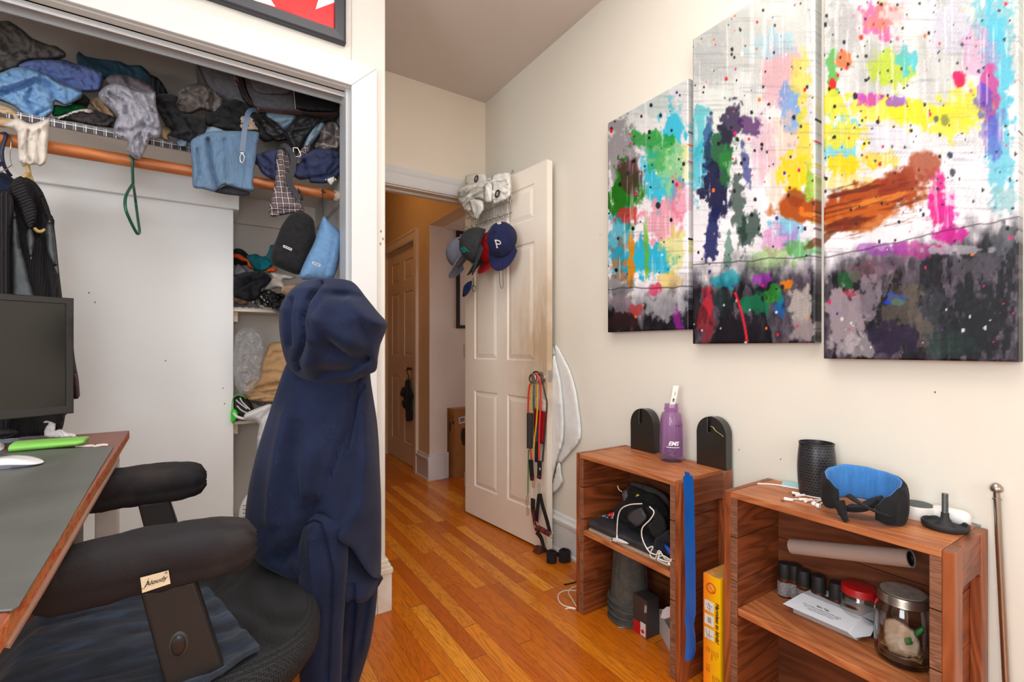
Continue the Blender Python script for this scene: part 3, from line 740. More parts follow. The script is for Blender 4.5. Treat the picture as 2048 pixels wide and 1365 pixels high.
    for i, (cx, cy, rx, ry, c, a, r) in enumerate([(1600,420,62,28,(176,92,36),.95,8),(1740,405,110,44,(170,84,34),.95,-14),(1720,430,90,34,(196,112,44),.8,-10),(1800,370,60,34,(150,66,34),.9,-22),(1850,330,34,30,(166,86,58),.8,-40),(1590,395,24,20,(150,76,30),.8,0),
            (1690,450,50,14,(120,54,26),.8,-16),(1760,400,60,8,(226,150,70),.8,-14),(1720,380,70,6,(110,48,24),.8,-12),(1640,480,40,10,(110,60,30),.7,-30),(1620,430,30,6,(226,150,60),.8,6)]):
        lay(blob(PX, PY, cx, cy, rx, ry, .45, 16, i+130, r), c, a)
    sw = np.clip((fbm(PX/50+3, (PY+PX*.25)/5, 3)-.55)*8, 0, 1)*blob(PX, PY, 1730, 410, 150, 60, .4, 20, 3, -12); lay(sw, (96,44,20), .5)
    # thin line of ground and splatter
    lay(np.clip(1-np.abs(PY-hor-(fbm(PX/30, PX*0, 2)-.5)*8)/2.0, 0, 1), (60,56,64), .8)
    for k in range(520):
        cx = rs.uniform(1210, 2045); cy = rs.uniform(0, 700) if k % 3 else rs.uniform(0, 420)
        r = rs.choice([1.2, 1.6, 2, 2.6, 3.4]) * (1.6 if k % 29 == 0 else 1); 
        c = rs.choice([(30,28,36), (40,36,50), (60,60,70), (225,40,120), (230,50,50), (245,245,245), (90,60,160), (240,130,40)]) if k % 2 else rs.choice([(28,28,34), (50,50,60)])
        if cy > 600 and c[0] < 70: c = (220,220,225)
        mk = (np.abs(PX-cx) < 12) & (np.abs(PY-cy) < 12)
        if not mk.any(): continue
        d = np.hypot((PX[mk]-cx)*1.1, (PY[mk]-cy)*.8); w_ = np.clip(r-d+.5, 0, 1)[:, None]
        C[mk] = C[mk]*(1-w_)+T(c)*w_
    for (cx, cy, r, c) in [(1665,168,9,(230,30,40)),(1920,160,14,(225,20,90)),(1912,152,8,(230,30,120)),(1722,75,5,(240,60,60)),(1890,240,10,(150,160,90)),(1872,238,6,(110,120,110)),(1905,345,7,(90,90,100)),(1900,310,6,(70,80,100)),(1862,395,7,(225,40,150)),(1710,192,6,(40,40,50))]:
        lay(blob(PX, PY, cx, cy, r, r*1.3, .25, 6, int(cx)), c, .95)
    # printed dot screen
    dots = ((np.sin(PX*1.25)*np.sin(PY*1.25)) > .35)*np.clip((fbm(PX/50+2, PY/50, 3)-.5)*6, 0, 1); lay(dots, (120,115,125), .22)
    # smooth drip
    xr = 1470+(PY-585)*.25; lay(np.clip(3-np.abs(PX-xr-np.sin((PY-585)/30)*3), 0, 1)*((PY > 585) & (PY < 685)), (225,60,80), .9)
    g_ = C.mean(1, keepdims=True); C = g_+(C-g_)*1.1; C = (C-128)*1.02+104
    return np.clip(C, 0, 255)/255
def canvas(px0, px1, pyb, ztop, label):
    y0 = up(px0, pyb, x=1.46).y; y1 = up(px1, pyb, x=1.46).y; zb = up((px0+px1)/2, pyb, x=1.46).z
    nx, nz = 150, int(150*(ztop-zb)/(y0-y1))
    X0, X1 = 1.46, 1.499
    vs = []; fs = []
    ys = np.linspace(y0, y1, nx); zs = np.linspace(zb, ztop, nz)
    YY, ZZ = np.meshgrid(ys, zs)
    r = .004
    edge = np.minimum(np.minimum(YY-y1, y0-YY), np.minimum(ZZ-zb, ztop-ZZ)); XX = X0+np.clip(r-edge, 0, r)*.6
    V = np.stack([XX.ravel(), YY.ravel(), ZZ.ravel()], 1)
    f = (V[:, 0]*SA+V[:, 1]*CA); rr = (V[:, 0]*CA-V[:, 1]*SA)
    PX = CX+F*rr/f; PY = HY-F*(V[:, 2]-EYE)/f
    Cc = hcol(PX, PY)
    faces = [(i*nx+k, i*nx+k+1, (i+1)*nx+k+1, (i+1)*nx+k) for i in range(nz-1) for k in range(nx-1)]
    me = bpy.data.meshes.new('printed_canvas'); O = Vector((X0, (y0+y1)/2, zb))
    # sides
    idx = {}
    bord = [k for k in range(nx)]+[i*nx+nx-1 for i in range(1, nz)]+[(nz-1)*nx+k for k in range(nx-2, -1, -1)]+[i*nx for i in range(nz-2, 0, -1)]
    base = len(V); Vb = V[bord].copy(); Vb[:, 0] = X1
    n = len(bord)
    faces += [(bord[i], base+i, base+(i+1) % n, bord[(i+1) % n]) for i in range(n)]
    faces.append(tuple(base+i for i in range(n)))
    VV = np.vstack([V, Vb])-np.array(O)
    me.from_pydata([tuple(v) for v in VV], [], faces)
    lc = np.where(np.vstack([Cc, Cc[bord]]) <= .04045, np.vstack([Cc, Cc[bord]])/12.92, ((np.vstack([Cc, Cc[bord]])+.055)/1.055)**2.4)
    at = me.color_attributes.new('Print', 'FLOAT_COLOR', 'POINT')
    at.data.foreach_set('color', np.hstack([lc, np.ones((len(lc), 1))]).astype('f').ravel())
    me.materials.append(M_PRINT)
    o = bpy.data.objects.new('canvas_print', me); COL.objects.link(o); o.location = O; ORG[o.name] = O
    return tag(o, label, 'canvas print', 'canvas prints in steps on the right wall')
t = NT('canvas_print'); t.set(rough=.42, spec=.35)
at = t.n('ShaderNodeVertexColor'); at.layer_name = 'Print'; v = t.co()
fn = t.noise(v, 160, 4, .7)
t.col(t.mix(.12, at.outputs[0], t.mix(1, at.outputs[0], t.ramp(fn, [(.3, (90,90,96)), (.7, (255,255,255))]), 'OVERLAY')))
w1 = t.n('ShaderNodeTexWave', bands_direction='Y'); w1.inputs['Scale'].default_value = 170; t.l(v, w1.inputs['Vector'])
w2 = t.n('ShaderNodeTexWave', bands_direction='Z'); w2.inputs['Scale'].default_value = 170; t.l(v, w2.inputs['Vector'])
t.bump(t.math('MULTIPLY', w1.outputs['Fac'], w2.outputs['Fac']), .12, .001)
M_PRINT = t.m
canvas(1215, 1376, 662, up(1214.6, 246.7, x=1.46).z, 'smallest canvas print, nearest the open door, with green and sky blue paint splashes')
canvas(1385, 1630, 687, up(1385.8, 78, x=1.46).z, 'middle canvas print of the three, grey top and dark upright brush smears')
canvas(1647, 2037, 721, 2.50, 'tallest canvas print, farthest from the door, with yellow, pink and copper brush strokes')
# ---- framed flag-like poster over the closet
fr = up(693, 86, y=1.79); y = YC-.028
P = thing('framed_poster', 'black framed red and white poster hanging above the closet opening', 'framed poster', (fr.x-.35, YC, fr.z))
x1 = fr.x; x0 = -.60; z0 = fr.z; z1 = 2.56; W = .040
bm = NB()
pts = [((x0, z0), (1, 1)), ((x1, z0), (-1, 1)), ((x1, z1), (-1, -1)), ((x0, z1), (1, -1))]
rs = [[Vector((x+dx*a, YC-b, z+dz*a)) for a, b in ((0, 0), (0, .022), (.004, .026), (.008, .022), (W, .024), (W, .010), (W, 0))] for (x, z), (dx, dz) in pts]
obj('frame', rings(bm, rs, closed=True), mat('poster_frame', (52,56,64), .35), P, bevel=.001)
pb = obj('print', bx((x0+W-.002, YC-.012, z0+W-.002), (x1-W+.002, YC-.006, z1-W+.002)), mat('poster_red', (232,40,44), .25, c2=(216,34,40), scale=6), P)
def pp(px, py): q = up(px, py, y=YC-.0125); return Vector((q.x, q.y, max(min(q.z, z1-W), z0+W)))
R1 = x1-W
bm = NB(); prism(bm, [pp(512, 0)+Vector((-.3, 0, .14)), pp(430, 0)+Vector((0, 0, .0)), pp(551, 14), pp(536, 0)+Vector((-.01, 0, .03))], (0, -.0006, 0))
s = up(631, 19, y=YC-.0125); e1 = up(677, 8, y=YC-.0125)
prism(bm, [s, Vector((R1+.001, s.y, e1.z)), Vector((R1+.001, s.y, e1.z+.16)), s+Vector((.03, 0, .09)), s+Vector((-.05, 0, .12)), s+Vector((.012, 0, .05))], (0, -.0006, 0))
obj('white_shapes', bm, mat('poster_white', (236,232,236), .25), P)
bm = NB(); a = up(553, 0, y=YC-.0125); b = up(586, 26, y=YC-.0125); prism(bm, [up(536, 0, y=YC-.0125), up(551, 14, y=YC-.0125), b, up(575, 12, y=YC-.0125), a], (0, -.0004, 0)); obj('deep_red_shape', bm, mat('poster_deep_red', (214,26,30), .25), P)
# ================================================================ CRATES
WD_Z = wood('crate_wood_upright', (170,92,48), (116,54,24), 'Z', 9)
WD_X = wood('crate_wood_deep', (152,80,40), (98,44,18), 'X', 8)
WD_Y = wood('crate_wood_long', (196,124,74), (152,82,42), 'Y', 8, rough=.5)
WD_E = wood('crate_end_grain', (150,104,76), (104,64,42), 'Y', 26, rough=.7, coat=0)
WD_B = wood('crate_wood_back', (124,68,38), (88,44,22), 'Y', 7)
def crate(label, x0, x1, y0, y1, h, s0, s1, nsl):
    T = thing('wooden_crate', label, 'crate', ((x0+x1)/2, (y0+y1)/2, 0), 'wooden crates against the right wall')
    p = .02; pw = .05
    for sgn, ya, yb, sa, sb in ((1, y1-p, y1, y1-2*p, y1-p), (-1, y0, y0+p, y0+p, y0+2*p)):
        bm = NB(); n = nsl; hh = (h-.004)/n
        for i in range(n):
            box(bm, (x0+.001, sa, i*hh+.0012), (x1-.012, sb, (i+1)*hh-.0012))
        for f in bm.faces:
            if abs(f.calc_center_median().x-(x0+.001)) < 1e-4: f.material_index = 1
        obj('side_panel', bm, [WD_X, WD_E], T, bevel=.0012)
        for xa, xb in ((x0, x0+pw), (x1-pw, x1)):
            bm = bx((xa, ya, 0), (xb, yb, h))
            for f in bm.faces:
                if abs(f.calc_center_median().z-h) < 1e-4: f.material_index = 1
            obj('corner_post', bm, [WD_Z, WD_E], T, bevel=.002)
        for za, zb in ((h-.085, h), (.0, .085)):
            bm = NB(); a = x0+pw; b = x1-pw; mid = zb == h
            r = .02; pts = []
            if mid: pts = [(a, zb), (b, zb), (b, za-r*.7), (b-r*.35, za-r*.15), (b-r, za), (a+r, za), (a+r*.35, za-r*.15), (a, za-r*.7)]
            else: pts = [(a, za), (b, za), (b, zb), (a, zb)]
            prism(bm, [(u, ya+.001, v) for u, v in pts], (0, p-.002, 0)); obj('rail', bm, WD_X, T, bevel=.002)
    nb = 2; w = (x1-x0)/nb; bm = NB()
    for i in range(nb): box(bm, (x0+i*w+.0006, y0+p, h-.017), (x0+(i+1)*w-.0006, y1-p, h))
    obj('top_board', bm, WD_Y, T, bevel=.002)
    bm = NB()
    for i in range(nb): box(bm, (x0+.002+i*w+.0005, y0+2*p, s0), (x0+(i+1)*w-.0005-(.012 if i == nb-1 else 0), y1-2*p, s1))
    obj('shelf', bm, WD_Y, T, bevel=.002)
    bm = NB(); n = 4; hh = (h-.02)/n
    for i in range(n): box(bm, (x1-.012, y0+p, i*hh+.001), (x1-.001, y1-p, (i+1)*hh-.001))
    obj('back_panel', bm, WD_B, T)
    return T
C1 = (1.21, 1.482, .922, 1.405); H1 = .620
crate('wooden crate nearer the open door, holding a black cloth bundle and a grey ribbed bucket', C1[0], C1[1], C1[2], C1[3], H1, .310, .328, 5)
C2 = (1.25, 1.482, .305, .804); H2 = .620
crate('wooden crate beside the metal rod, holding glass jars and a white box', C2[0], C2[1], C2[2], C2[3], H2, .276, .296, 5)
# ---- on crate 1 : two cable-slot plates
PLT = mat('glossy_black_shell', (30,28,26), .3, coat=.4)
def slot_plate(label, pxl, pxr, pyt, xp):
    z = H1; a = up(pxl, 905, x=xp).y; b = up(pxr, 905, x=xp).y; zt = up((pxl+pxr)/2, pyt, x=xp).z
    T = thing('slotted_black_holder', label, 'holder', (xp, (a+b)/2, z), 'slotted black holders on the crate')
    w = (a-b)/2; yc = (a+b)/2; R = w; th = 1.485-xp
    # rounded-top outline with a slot
    def outline(sc, ex=0):
        pts = [(-w*sc, 0), (-w*sc, zt-z-R)]
        for k in range(0, 17):
            t = PI-PI*k/16; x = math.cos(t); 
            pts.append((x*R*sc, zt-z-R+math.sin(t)*(R*sc)))
        pts += [(w*sc, 0)]
        sw = w*.11; sx = -w*.12; out = []
        for i, (u, v) in enumerate(pts):
            out.append((u, v))
        # insert slot where the arc crosses sx..
        res = []
        done = False
        for i in range(len(out)):
            u, v = out[i]
            if v > zt-z-R*.6 and sx-sw < u < sx+sw: 
                if not done:
                    yt = zt-z-R+math.sqrt(max((R*sc)**2-(abs(sx)+sw)**2, 0)); bt = zt-z-R*1.05
                    res += [(sx-sw, yt), (sx-sw, bt+sw)]+[(sx-sw*math.cos(q*PI/6), bt+sw-sw*math.sin(q*PI/6)) for q in range(1, 6)]+[(sx+sw, bt+sw), (sx+sw, yt)]; done = True
                continue
            res.append((u, v))
        if not done:
            k = next(i for i, (u, v) in enumerate(res) if u > sx+sw*.99 and v > zt-z-R)
            yt = zt-z-R+math.sqrt(max((R*sc)**2-(abs(sx)+sw)**2, 0)); bt = zt-z-R*1.05
            res[k:k] = [(sx-sw, yt), (sx-sw, bt+sw)]+[(sx-sw*math.cos(q*PI/6), bt+sw-sw*math.sin(q*PI/6)) for q in range(1, 6)]+[(sx+sw, bt+sw), (sx+sw, yt)]
        return res
    o = outline(1)
    bm = prism(NB(), [(xp, yc-u, z+v) for u, v in o], (th, 0, 0))
    ob = obj('shell', bm, PLT, T, bevel=.011, seg=4, smooth=60)
    return T, yc, w, zt, xp
slot_plate('black slotted holder on the crate to the left of the purple bottle', 1261, 1307, 818, 1.447)
T, yc, w, zt, xp = slot_plate('black slotted holder to the right of the purple bottle, with a gold repaired crack', 1393, 1452, 834, 1.450)
bm = NB(); pts = [onp(px, py, Vector((xp-.003, 0, 0)), Vector((1, 0, 0))) for px, py in ((1420, 853), (1426, 855), (1431, 862), (1441, 869), (1447, 874))]
tube(bm, pts, .0011, 6, 4); obj('gold_seam', bm, mat('gold_lacquer', (220,190,120), .3, metal=.7), T)
# ---- purple bottle
z = H1; q = up(1343, 905, x=1.42); cx, cy = q.x, q.y; dd = (cx*SA+cy*CA); 
rr = 23.0*dd/F; zt = up(1343, 808, d=dd).z; hh = zt-z
PUR = NT('purple_bottle_plastic'); PUR.set(rough=.1, trans=.9, ior=1.1, coat=.6); PUR.col(lin((216,182,222))); PUR = PUR.m
T = thing('water_bottle', 'open translucent purple water bottle standing on the crate by the door', 'bottle', (cx, cy, z))
prof = [(0, 0), (rr*.86, 0), (rr*.97, .006), (rr, .014), (rr, hh*.45), (rr*.97, hh*.62), (rr*.88, hh*.80), (rr*.84, hh*.82), (rr*.78, hh*.845), (rr*.60, hh*.86), (rr*.60, hh*.90), (rr*.64, hh*.91), (rr*.64, hh*.93), (rr*.58, hh*.94), (rr*.58, hh), (rr*.52, hh), (rr*.52, hh*.87), (rr*.75, hh*.83), (rr*.93, hh*.6), (rr*.95, .02), (0, .008)]
obj('bottle_body', lathe(NB(), prof, (cx, cy, z), 40), PUR, T, smooth=50)
bm = NB(); random.seed(3)
for k in range(9):
    a = random.uniform(0, 6.28); r = random.uniform(0, rr*.6); ellipsoid(bm, (cx+r*math.cos(a), cy+r*math.sin(a), z+.018+random.uniform(0, .03)), (.012, .010, .007), 8, 5, Matrix.Rotation(a, 3, 'Y'))
obj('contents', bm, mat('purple_wrappers', (150,90,120), .3, c2=(90,110,170), scale=30), T, smooth=60)
FWv = Vector((SA, CA, 0)); RTv = Vector((CA, -SA, 0)); UPv = Vector((0, 0, 1))
def curved_text(name, body, size, c, r, ang0, zz, m, parent, shear=0, depth=.0003, bold=0):
    """text wrapped round an upright cylinder; ang0 measured from the direction to the viewer"""
    bm = text_mesh(body, size, Matrix.Identity(4), depth, shear, 'CENTER', bold)
    for v in bm.verts:
        a = v.co.x/r+ang0; R = r+v.co.z+.0006
        v.co = Vector(c)+(-FWv*math.cos(a)+RTv*math.sin(a))*R+Vector((0, 0, zz+v.co.y))
    return obj(name, bm, m, parent, recalc=False)
curved_text('lettering', 'EMS', .020, (cx, cy, z), rr, -.18, hh*.30, mat('white_print', (245,245,245), .5), T, .3, bold=.0006)
bm = NB(); tube(bm, [Vector((cx, cy, z+hh*.265))+(-FWv*math.cos(a)+RTv*math.sin(a))*(rr+.0008) for a in [(-.75+.12*k) for k in range(10)]], .0012, 6, 2); obj('logo_stroke', bm, mat('white_print', 0), T)
curved_text('capacity_marks', '1 L  I G H T', .011, (cx, cy, z), rr*.97, 0, hh*.62, mat('dark_purple_print', (70,40,90), .5), T)
a = up(1345, 805, d=dd+.004); b = up(1352, 772, d=dd+.01)
wv = RTv; bm = NB(); dv = (b-a); 
quad = []
for t_, wd, th in ((-.35, .009, .003), (.0, .0095, .004), (.5, .0100, .0035), (.93, .0105, .001), (1, .0112, .0004)):
    c = a+dv*t_; quad.append([c+wv*wd*sx+FWv*th*sy for sx, sy in ((-1, -1), (1, -1), (1, 1), (-1, 1))])
T = thing('drink_stick_packet', 'white drink mix stick packet poking out of the purple bottle', 'packet', a)
obj('sachet', rings(bm, quad), mat('sachet_foil', (226,226,216), .35), T, smooth=30)
M = basis(a+dv*.12-FWv*.0042+wv*.004, dv, wv.cross(dv).cross(dv) if False else -wv)
obj('lettering', text_mesh('OK', .0085, basis(a+dv*.02-FWv*.0044+wv*.0035, dv, -wv), .0003, bold=.0006), mat('black_print', (20,20,22), .6), T)
obj('lettering', text_mesh('Natural', .0045, basis(a+dv*.42-FWv*.0044+wv*.002, dv, -wv), .0002), mat('black_print', 0), T)
# card
c = [up(px, py, z=H1) for px, py in ((1421, 932), (1430, 929.5), (1463, 933), (1458, 936.5))]
tag(obj('card', prism(NB(), [Vector((p.x, p.y, H1)) for p in c], (0, 0, .0035)), mat('pale_card', (206,206,196), .4)), 'small pale card lying flat behind the shoehorn on the crate corner', 'card')
# ---- blue shoehorn hanging over the front corner
BLU = mat('blue_plastic', (16,92,178), .25, c2=(10,82,168), scale=8)
xs = C1[0]-.006
def sh(px, py, o=0): return onp(px, py, Vector((xs-o, C1[2]+.02, 0)), Vector((1, 0, 0)))
T = thing('shoehorn', 'long blue plastic shoehorn hanging over the front edge of the crate', 'shoehorn', sh(1380, 1320))
rows = [(952, 1367, 1384, 0), (958, 1367, 1386, 0), (1000, 1369, 1388, 0), (1100, 1370, 1390, 0), (1200, 1372, 1391, 0), (1230, 1371, 1391, .001), (1243, 1369, 1388, .004), (1252, 1372, 1387, .002), (1270, 1373, 1390, .006), (1300, 1371, 1391, .009), (1315, 1370, 1388, .010), (1323, 1371, 1381, .010)]
rs = []
for py, l, r, cup in rows:
    a = sh(l, py); b = sh(r, py); m_ = (a+b)/2
    front = []
    for k in range(7):
        t_ = k/6; front.append(a.lerp(b, t_)+Vector((cup*(1-(2*t_-1)**2)*.8-.001, 0, 0)))
    rs.append(front+[p+Vector((.0022, 0, 0)) for p in front[::-1]])
obj('blade', rings(NB(), rs), BLU, T, smooth=50)
a = sh(1375, 952); P = smooth_path([a, a+Vector((-.001, 0, .010)), Vector((C1[0]+.004, a.y+.002, H1+.006)), Vector((C1[0]+.020, a.y+.008, H1+.005)), Vector((C1[0]+.032, a.y+.018, H1+.001))], 5)
rs = [[p+Vector((0, .009*(1-.5*i/len(P)), 0))+Vector((-.0011, 0, .0008)), p-Vector((0, .009*(1-.5*i/len(P)), 0))+Vector((-.0011, 0, .0008)), p-Vector((0, .009*(1-.5*i/len(P)), 0))+Vector((.0011, 0, -.0008)), p+Vector((0, .009*(1-.5*i/len(P)), 0))+Vector((.0011, 0, -.0008))] for i, p in enumerate(P)]
obj('hook_end', rings(NB(), rs), BLU, T, smooth=40)
# ---- inside crate 1, upper bay: folder, black cloth, cables
zs = .328
def s1(px, py, x): return up(px, py, x=x)
P = [up(px, py, z=zs+.01) for px, py in ((1178, 1050), (1340, 1122))]
F0 = Vector((1.235, 1.355, zs)); F1 = Vector((1.245, .968, zs))
bm = NB(); prism(bm, [(1.228, 1.352, zs), (1.238, .99, zs), (1.44, .99, zs), (1.44, 1.352, zs)], (0, 0, .010))
tag(obj('spiral_notebook', bm, stripes('page_stack', (206,196,180), (150,138,124), 170, 'Y', .8, bump=.2), bevel=.001), 'notebook with a beige ribbed edge lying under the black folder in the crate', 'notebook')
bm = NB(); prism(bm, [(1.225, 1.362, zs+.012), (1.236, 1.03, zs+.010), (1.44, 1.00, zs+.010), (1.44, 1.362, zs+.012)], (0, 0, .026))
tag(obj('leather_folder', bm, mat('folder_leather', (40,42,46), .38, c2=(58,60,66), scale=30, bump=(60,.4,.003)), bevel=.011, seg=4, smooth=60), 'padded black folder lying on the middle shelf of the crate by the door', 'folder')
NX = Vector((-1, 0, 0))
CLB = fabric('black_cotton', (38,38,41), (20,20,22), scale=18)
CLG = fabric('charcoal_mesh', (66,66,70), (40,40,44), weave=500)
def rp(name, label, cat, outline, x, m, **k):
    o = relief(name, outline, (x, 0, 0), NX, m, **k); return tag(o, label, cat) if label else o
rp('grey_shirt', 'grey shirt at the back of the upper bay of the crate by the door', 'shirt', [(1252,990),(1262,965),(1280,966),(1310,976),(1332,990),(1344,1012),(1342,1050),(1300,1060),(1262,1040)], 1.42, fabric('dusty_grey', (92,88,84), (70,66,64)), thick=.03, edge=14, amp=.004)
rp('strap_bundle', 'black tangled straps and pouch heaped on the folder in the crate', 'straps', [(1222,1034),(1228,1018),(1240,1008),(1250,985),(1255,972),(1270,974),(1290,984),(1312,990),(1330,1008),(1342,1030),(1343,1060),(1325,1075),(1300,1074),(1265,1062),(1235,1050)], 1.36, CLB, thick=.06, edge=20, amp=.009, freq=14, ang=30, folds=[(.02, 6, [(1262,990),(1300,1010),(1330,1050)]), (.018, 5, [(1235,1030),(1270,1050),(1300,1062)]), (-.012, 7, [(1280,985),(1315,1010),(1325,1045)])])
rp('nylon_pouch', 'small charcoal folded nylon pouch on top of the black straps', 'pouch', [(1252,1034),(1262,1022),(1280,1014),(1284,1013),(1296,1035),(1285,1050),(1272,1056),(1256,1045)], 1.285, mat('nylon', (66,67,72), .5, bump=(200,.2)), thick=.018, edge=5, amp=.001)
rp('neoprene_band', 'black neoprene band curling over the end of the folder', 'band', [(1290,1016),(1302,1012),(1318,1022),(1330,1040),(1334,1060),(1322,1080),(1304,1072),(1296,1052),(1308,1040),(1300,1026)], 1.27, fabric('neoprene', (36,37,40), (26,27,29)), thick=.02, edge=6, amp=.002)
rp('denim_glove', 'dark blue-black cloth hanging at the front right of the crate shelf', 'cloth', [(1310,1078),(1322,1068),(1338,1060),(1343,1075),(1343,1120),(1330,1112),(1314,1104),(1306,1096)], 1.26, fabric('navy_black', (34,38,48), (22,24,32)), thick=.02, edge=6, amp=.004)
rp('blue_strap', 'bright blue plastic clip end at the right front of the crate shelf', 'clip', [(1326,1092),(1330,1088),(1343,1100),(1343,1114),(1332,1106)], 1.235, mat('clip_blue', (32,70,170), .4), thick=.008, edge=3, amp=0)
rp('rolled_sleeve', 'grey rolled cloth tube standing behind the black straps', 'cloth roll', [(1243,990),(1247,981),(1256,980),(1262,1008),(1250,1010),(1245,1002)], 1.33, fabric('roll_grey', (112,110,114), (90,88,92)), thick=.02, edge=6, amp=.001)
rp('candy_tube', 'little red and white tube beside the black straps', 'tube', [(1213,1032),(1218,1026),(1228,1026),(1226,1038),(1217,1036)], 1.30, mat('red_white', (214,40,44), .4, c2=(240,230,220), scale=60, lo=.5, hi=.52), thick=.01, edge=3, amp=0)
rp('blue_leaflet', 'light blue leaflet tucked behind the black folder', 'leaflet', [(1200,1034),(1212,1031),(1223,1041),(1222,1044)], 1.31, mat('leaflet_blue', (130,190,214), .5), thick=.002, edge=2, amp=0)
rp('yellow_tag', 'tiny yellow tag on the black cloth in the crate', 'tag', [(1271,994),(1274,989),(1281,990),(1276,993)], 1.30, mat('tag_yellow', (196,196,40), .5), thick=.002, edge=2, amp=0)
rp('paper_scrap', 'torn white paper scrap on the front of the crate shelf', 'paper', [(1220,1082),(1226,1076),(1240,1078),(1258,1088),(1245,1089),(1232,1087)], 1.222, mat('scrap', (220,220,222), .6), thick=.003, edge=3, amp=.001)
CBL = mat('white_cable', (230,228,222), .35)
def crv(pts, x): return [up(px, py, x=xx if xx else x) for px, py, *r in pts for xx in [r[0] if r else None]]
T = thing('charging_cable', 'thin white cable looping over the folder and bunched at the front of the shelf', 'cable', up(1300, 1110, x=1.24))
bm = NB(); tube(bm, crv([(1284,1008),(1260,1010),(1243,1018),(1236,1035),(1234,1060),(1234,1073)], 1.225), .0021, 8, 5)
tube(bm, crv([(1299,1014),(1308,1025),(1300,1040),(1285,1056),(1284,1075),(1292,1095),(1300,1106)], 1.215), .0021, 8, 5)
tube(bm, crv([(1300,1106),(1312,1110),(1322,1104),(1316,1116),(1326,1122),(1340,1124),(1343,1118)], 1.212), .0021, 8, 5)
tube(bm, crv([(1294,1098),(1306,1094),(1300,1110),(1310,1118),(1318,1102),(1330,1118),(1342,1121)], 1.218), .0021, 8, 5)
tube(bm, crv([(1343,1122),(1325,1112),(1315,1120),(1335,1130),(1338,1126)], 1.215), .0019, 8, 5)
obj('cord', bm, CBL, T, smooth=60)
bm = NB(); tube(bm, crv([(1235,972),(1238,980),(1244,984)], 1.32), .0018, 8, 5); obj('cord', bm, CBL, T, smooth=60)
bm = NB(); cyl(bm, up(1234, 1072, x=1.225), up(1234, 1083, x=1.222), .0035, seg=10); obj('plug', bm, CBL, T, smooth=40); bm = NB(); cyl(bm, up(1337,1127,x=1.213), up(1341,1131,x=1.213), .004, seg=8); obj('plug', bm, CBL, T, smooth=40)
# ---- inside crate 1, lower bay: ribbed grey bucket stack
q = up(1262, 1225, z=.03); bc = Vector((1.352, 1.262, 0)); bd = bc.x*SA+bc.y*CA; rb = 43*bd/F
GB = mat('grey_felt_plastic', (84,82,78), .85, c2=(66,64,60), scale=40, bump=(400,.3))
T = thing('ribbed_bucket_stack', 'dark grey ribbed planter pots stacked upside down under the shelf', 'pots', (bc.x, bc.y, 0))
for k in range(4):
    z0 = .005+k*.024
    prof = [(rb*.8, z0), (rb, z0), (rb, z0+.0045), (rb*.87, z0+.006), (rb*.85, z0+.023), (rb*.8, z0+.023)]
    if k == 3: prof = [(rb*.8, z0), (rb, z0), (rb, z0+.005), (rb*.87, z0+.008), (rb*.68, .296), (rb*.64, .30), (0, .30)]
    bm = lathe(NB(), prof, bc, 40, caps=True)
    if k == 3:
        for j_ in range(10):
            a = j_*PI/5+.2; d_ = Vector((math.cos(a), math.sin(a), 0)); prism(bm, [bc+d_*(rb*.86)+Vector((0, 0, z0+.008)), bc+d_*(rb*.885)+Vector((0, 0, z0+.008)), bc+d_*(rb*.70)+Vector((0, 0, .294)), bc+d_*(rb*.675)+Vector((0, 0, .294))], d_.cross(UPv)*.0022)
    obj('pot', bm, GB, T, smooth=35)
# red-black box
def oriented_box(name, label, cat, c, yaw, sx, sy, sz, m, group=None, bev=.001, tilt=0):
    T = thing(name, label, cat, c, group)
    M = Matrix.Translation(c) @ Matrix.Rotation(yaw, 4, 'Z') @ Matrix.Rotation(tilt, 4, 'Y')
    obj('carton', box(NB(), (-sx/2, -sy/2, 0), (sx/2, sy/2, sz), M), m, T, bevel=bev)
    return T, M
c = up(1318, 1268, z=0); c = Vector((1.338, 1.082, 0))
a0 = up(1293, 1253, z=0); a1 = up(1315, 1268, z=0); yaw = math.atan2(a1.y-a0.y, a1.x-a0.x)
BX = mat('dark_carton', (58,54,54), .35)
L = (a1-a0).length+.012; c = (a0+a1)/2+Vector((-(a1-a0).y, (a1-a0).x, 0)).normalized()*.03
if (c-a0).dot(FWv) < 0: c = (a0+a1)/2-Vector((-(a1-a0).y, (a1-a0).x, 0)).normalized()*.03
T, M = oriented_box('printed_carton', 'small dark grey and red printed carton beside the ribbed pots', 'box', c, yaw, L, .06, .135, BX)
bm = NB(); s_ = -1 if (M @ Vector((0, -1, 0))-M @ Vector((0, 1, 0))).dot(FWv) < 0 else 1
yy = s_*.0306
box(bm, (-L/2, yy-.0004, .002), (L/2*.9, yy+.0004, .045), M); obj('red_band', bm, mat('carton_red', (190,24,32), .35), T)
bm = NB(); box(bm, (L/2*.1, yy-.0008, .004), (L/2*.85, yy+.0008, .05), M); obj('white_panel', bm, mat('carton_white', (220,215,215), .4), T)
bm = NB(); lathe(bm, [(0, 0), (.007, 0), (.007, .001), (0, .001)], M @ Vector((L/2*.45, yy+.0008*s_, .02)), 20, (M.to_3x3() @ Vector((0, s_, 0)))); obj('red_emblem', bm, mat('carton_red', 0), T)
obj('lettering', text_mesh('700L', .016, M @ basis((L/2*.7, yy+.0012*s_, .122), (0, 0, -1), (1, 0, 0)), .0003), mat('carton_white', 0), T)
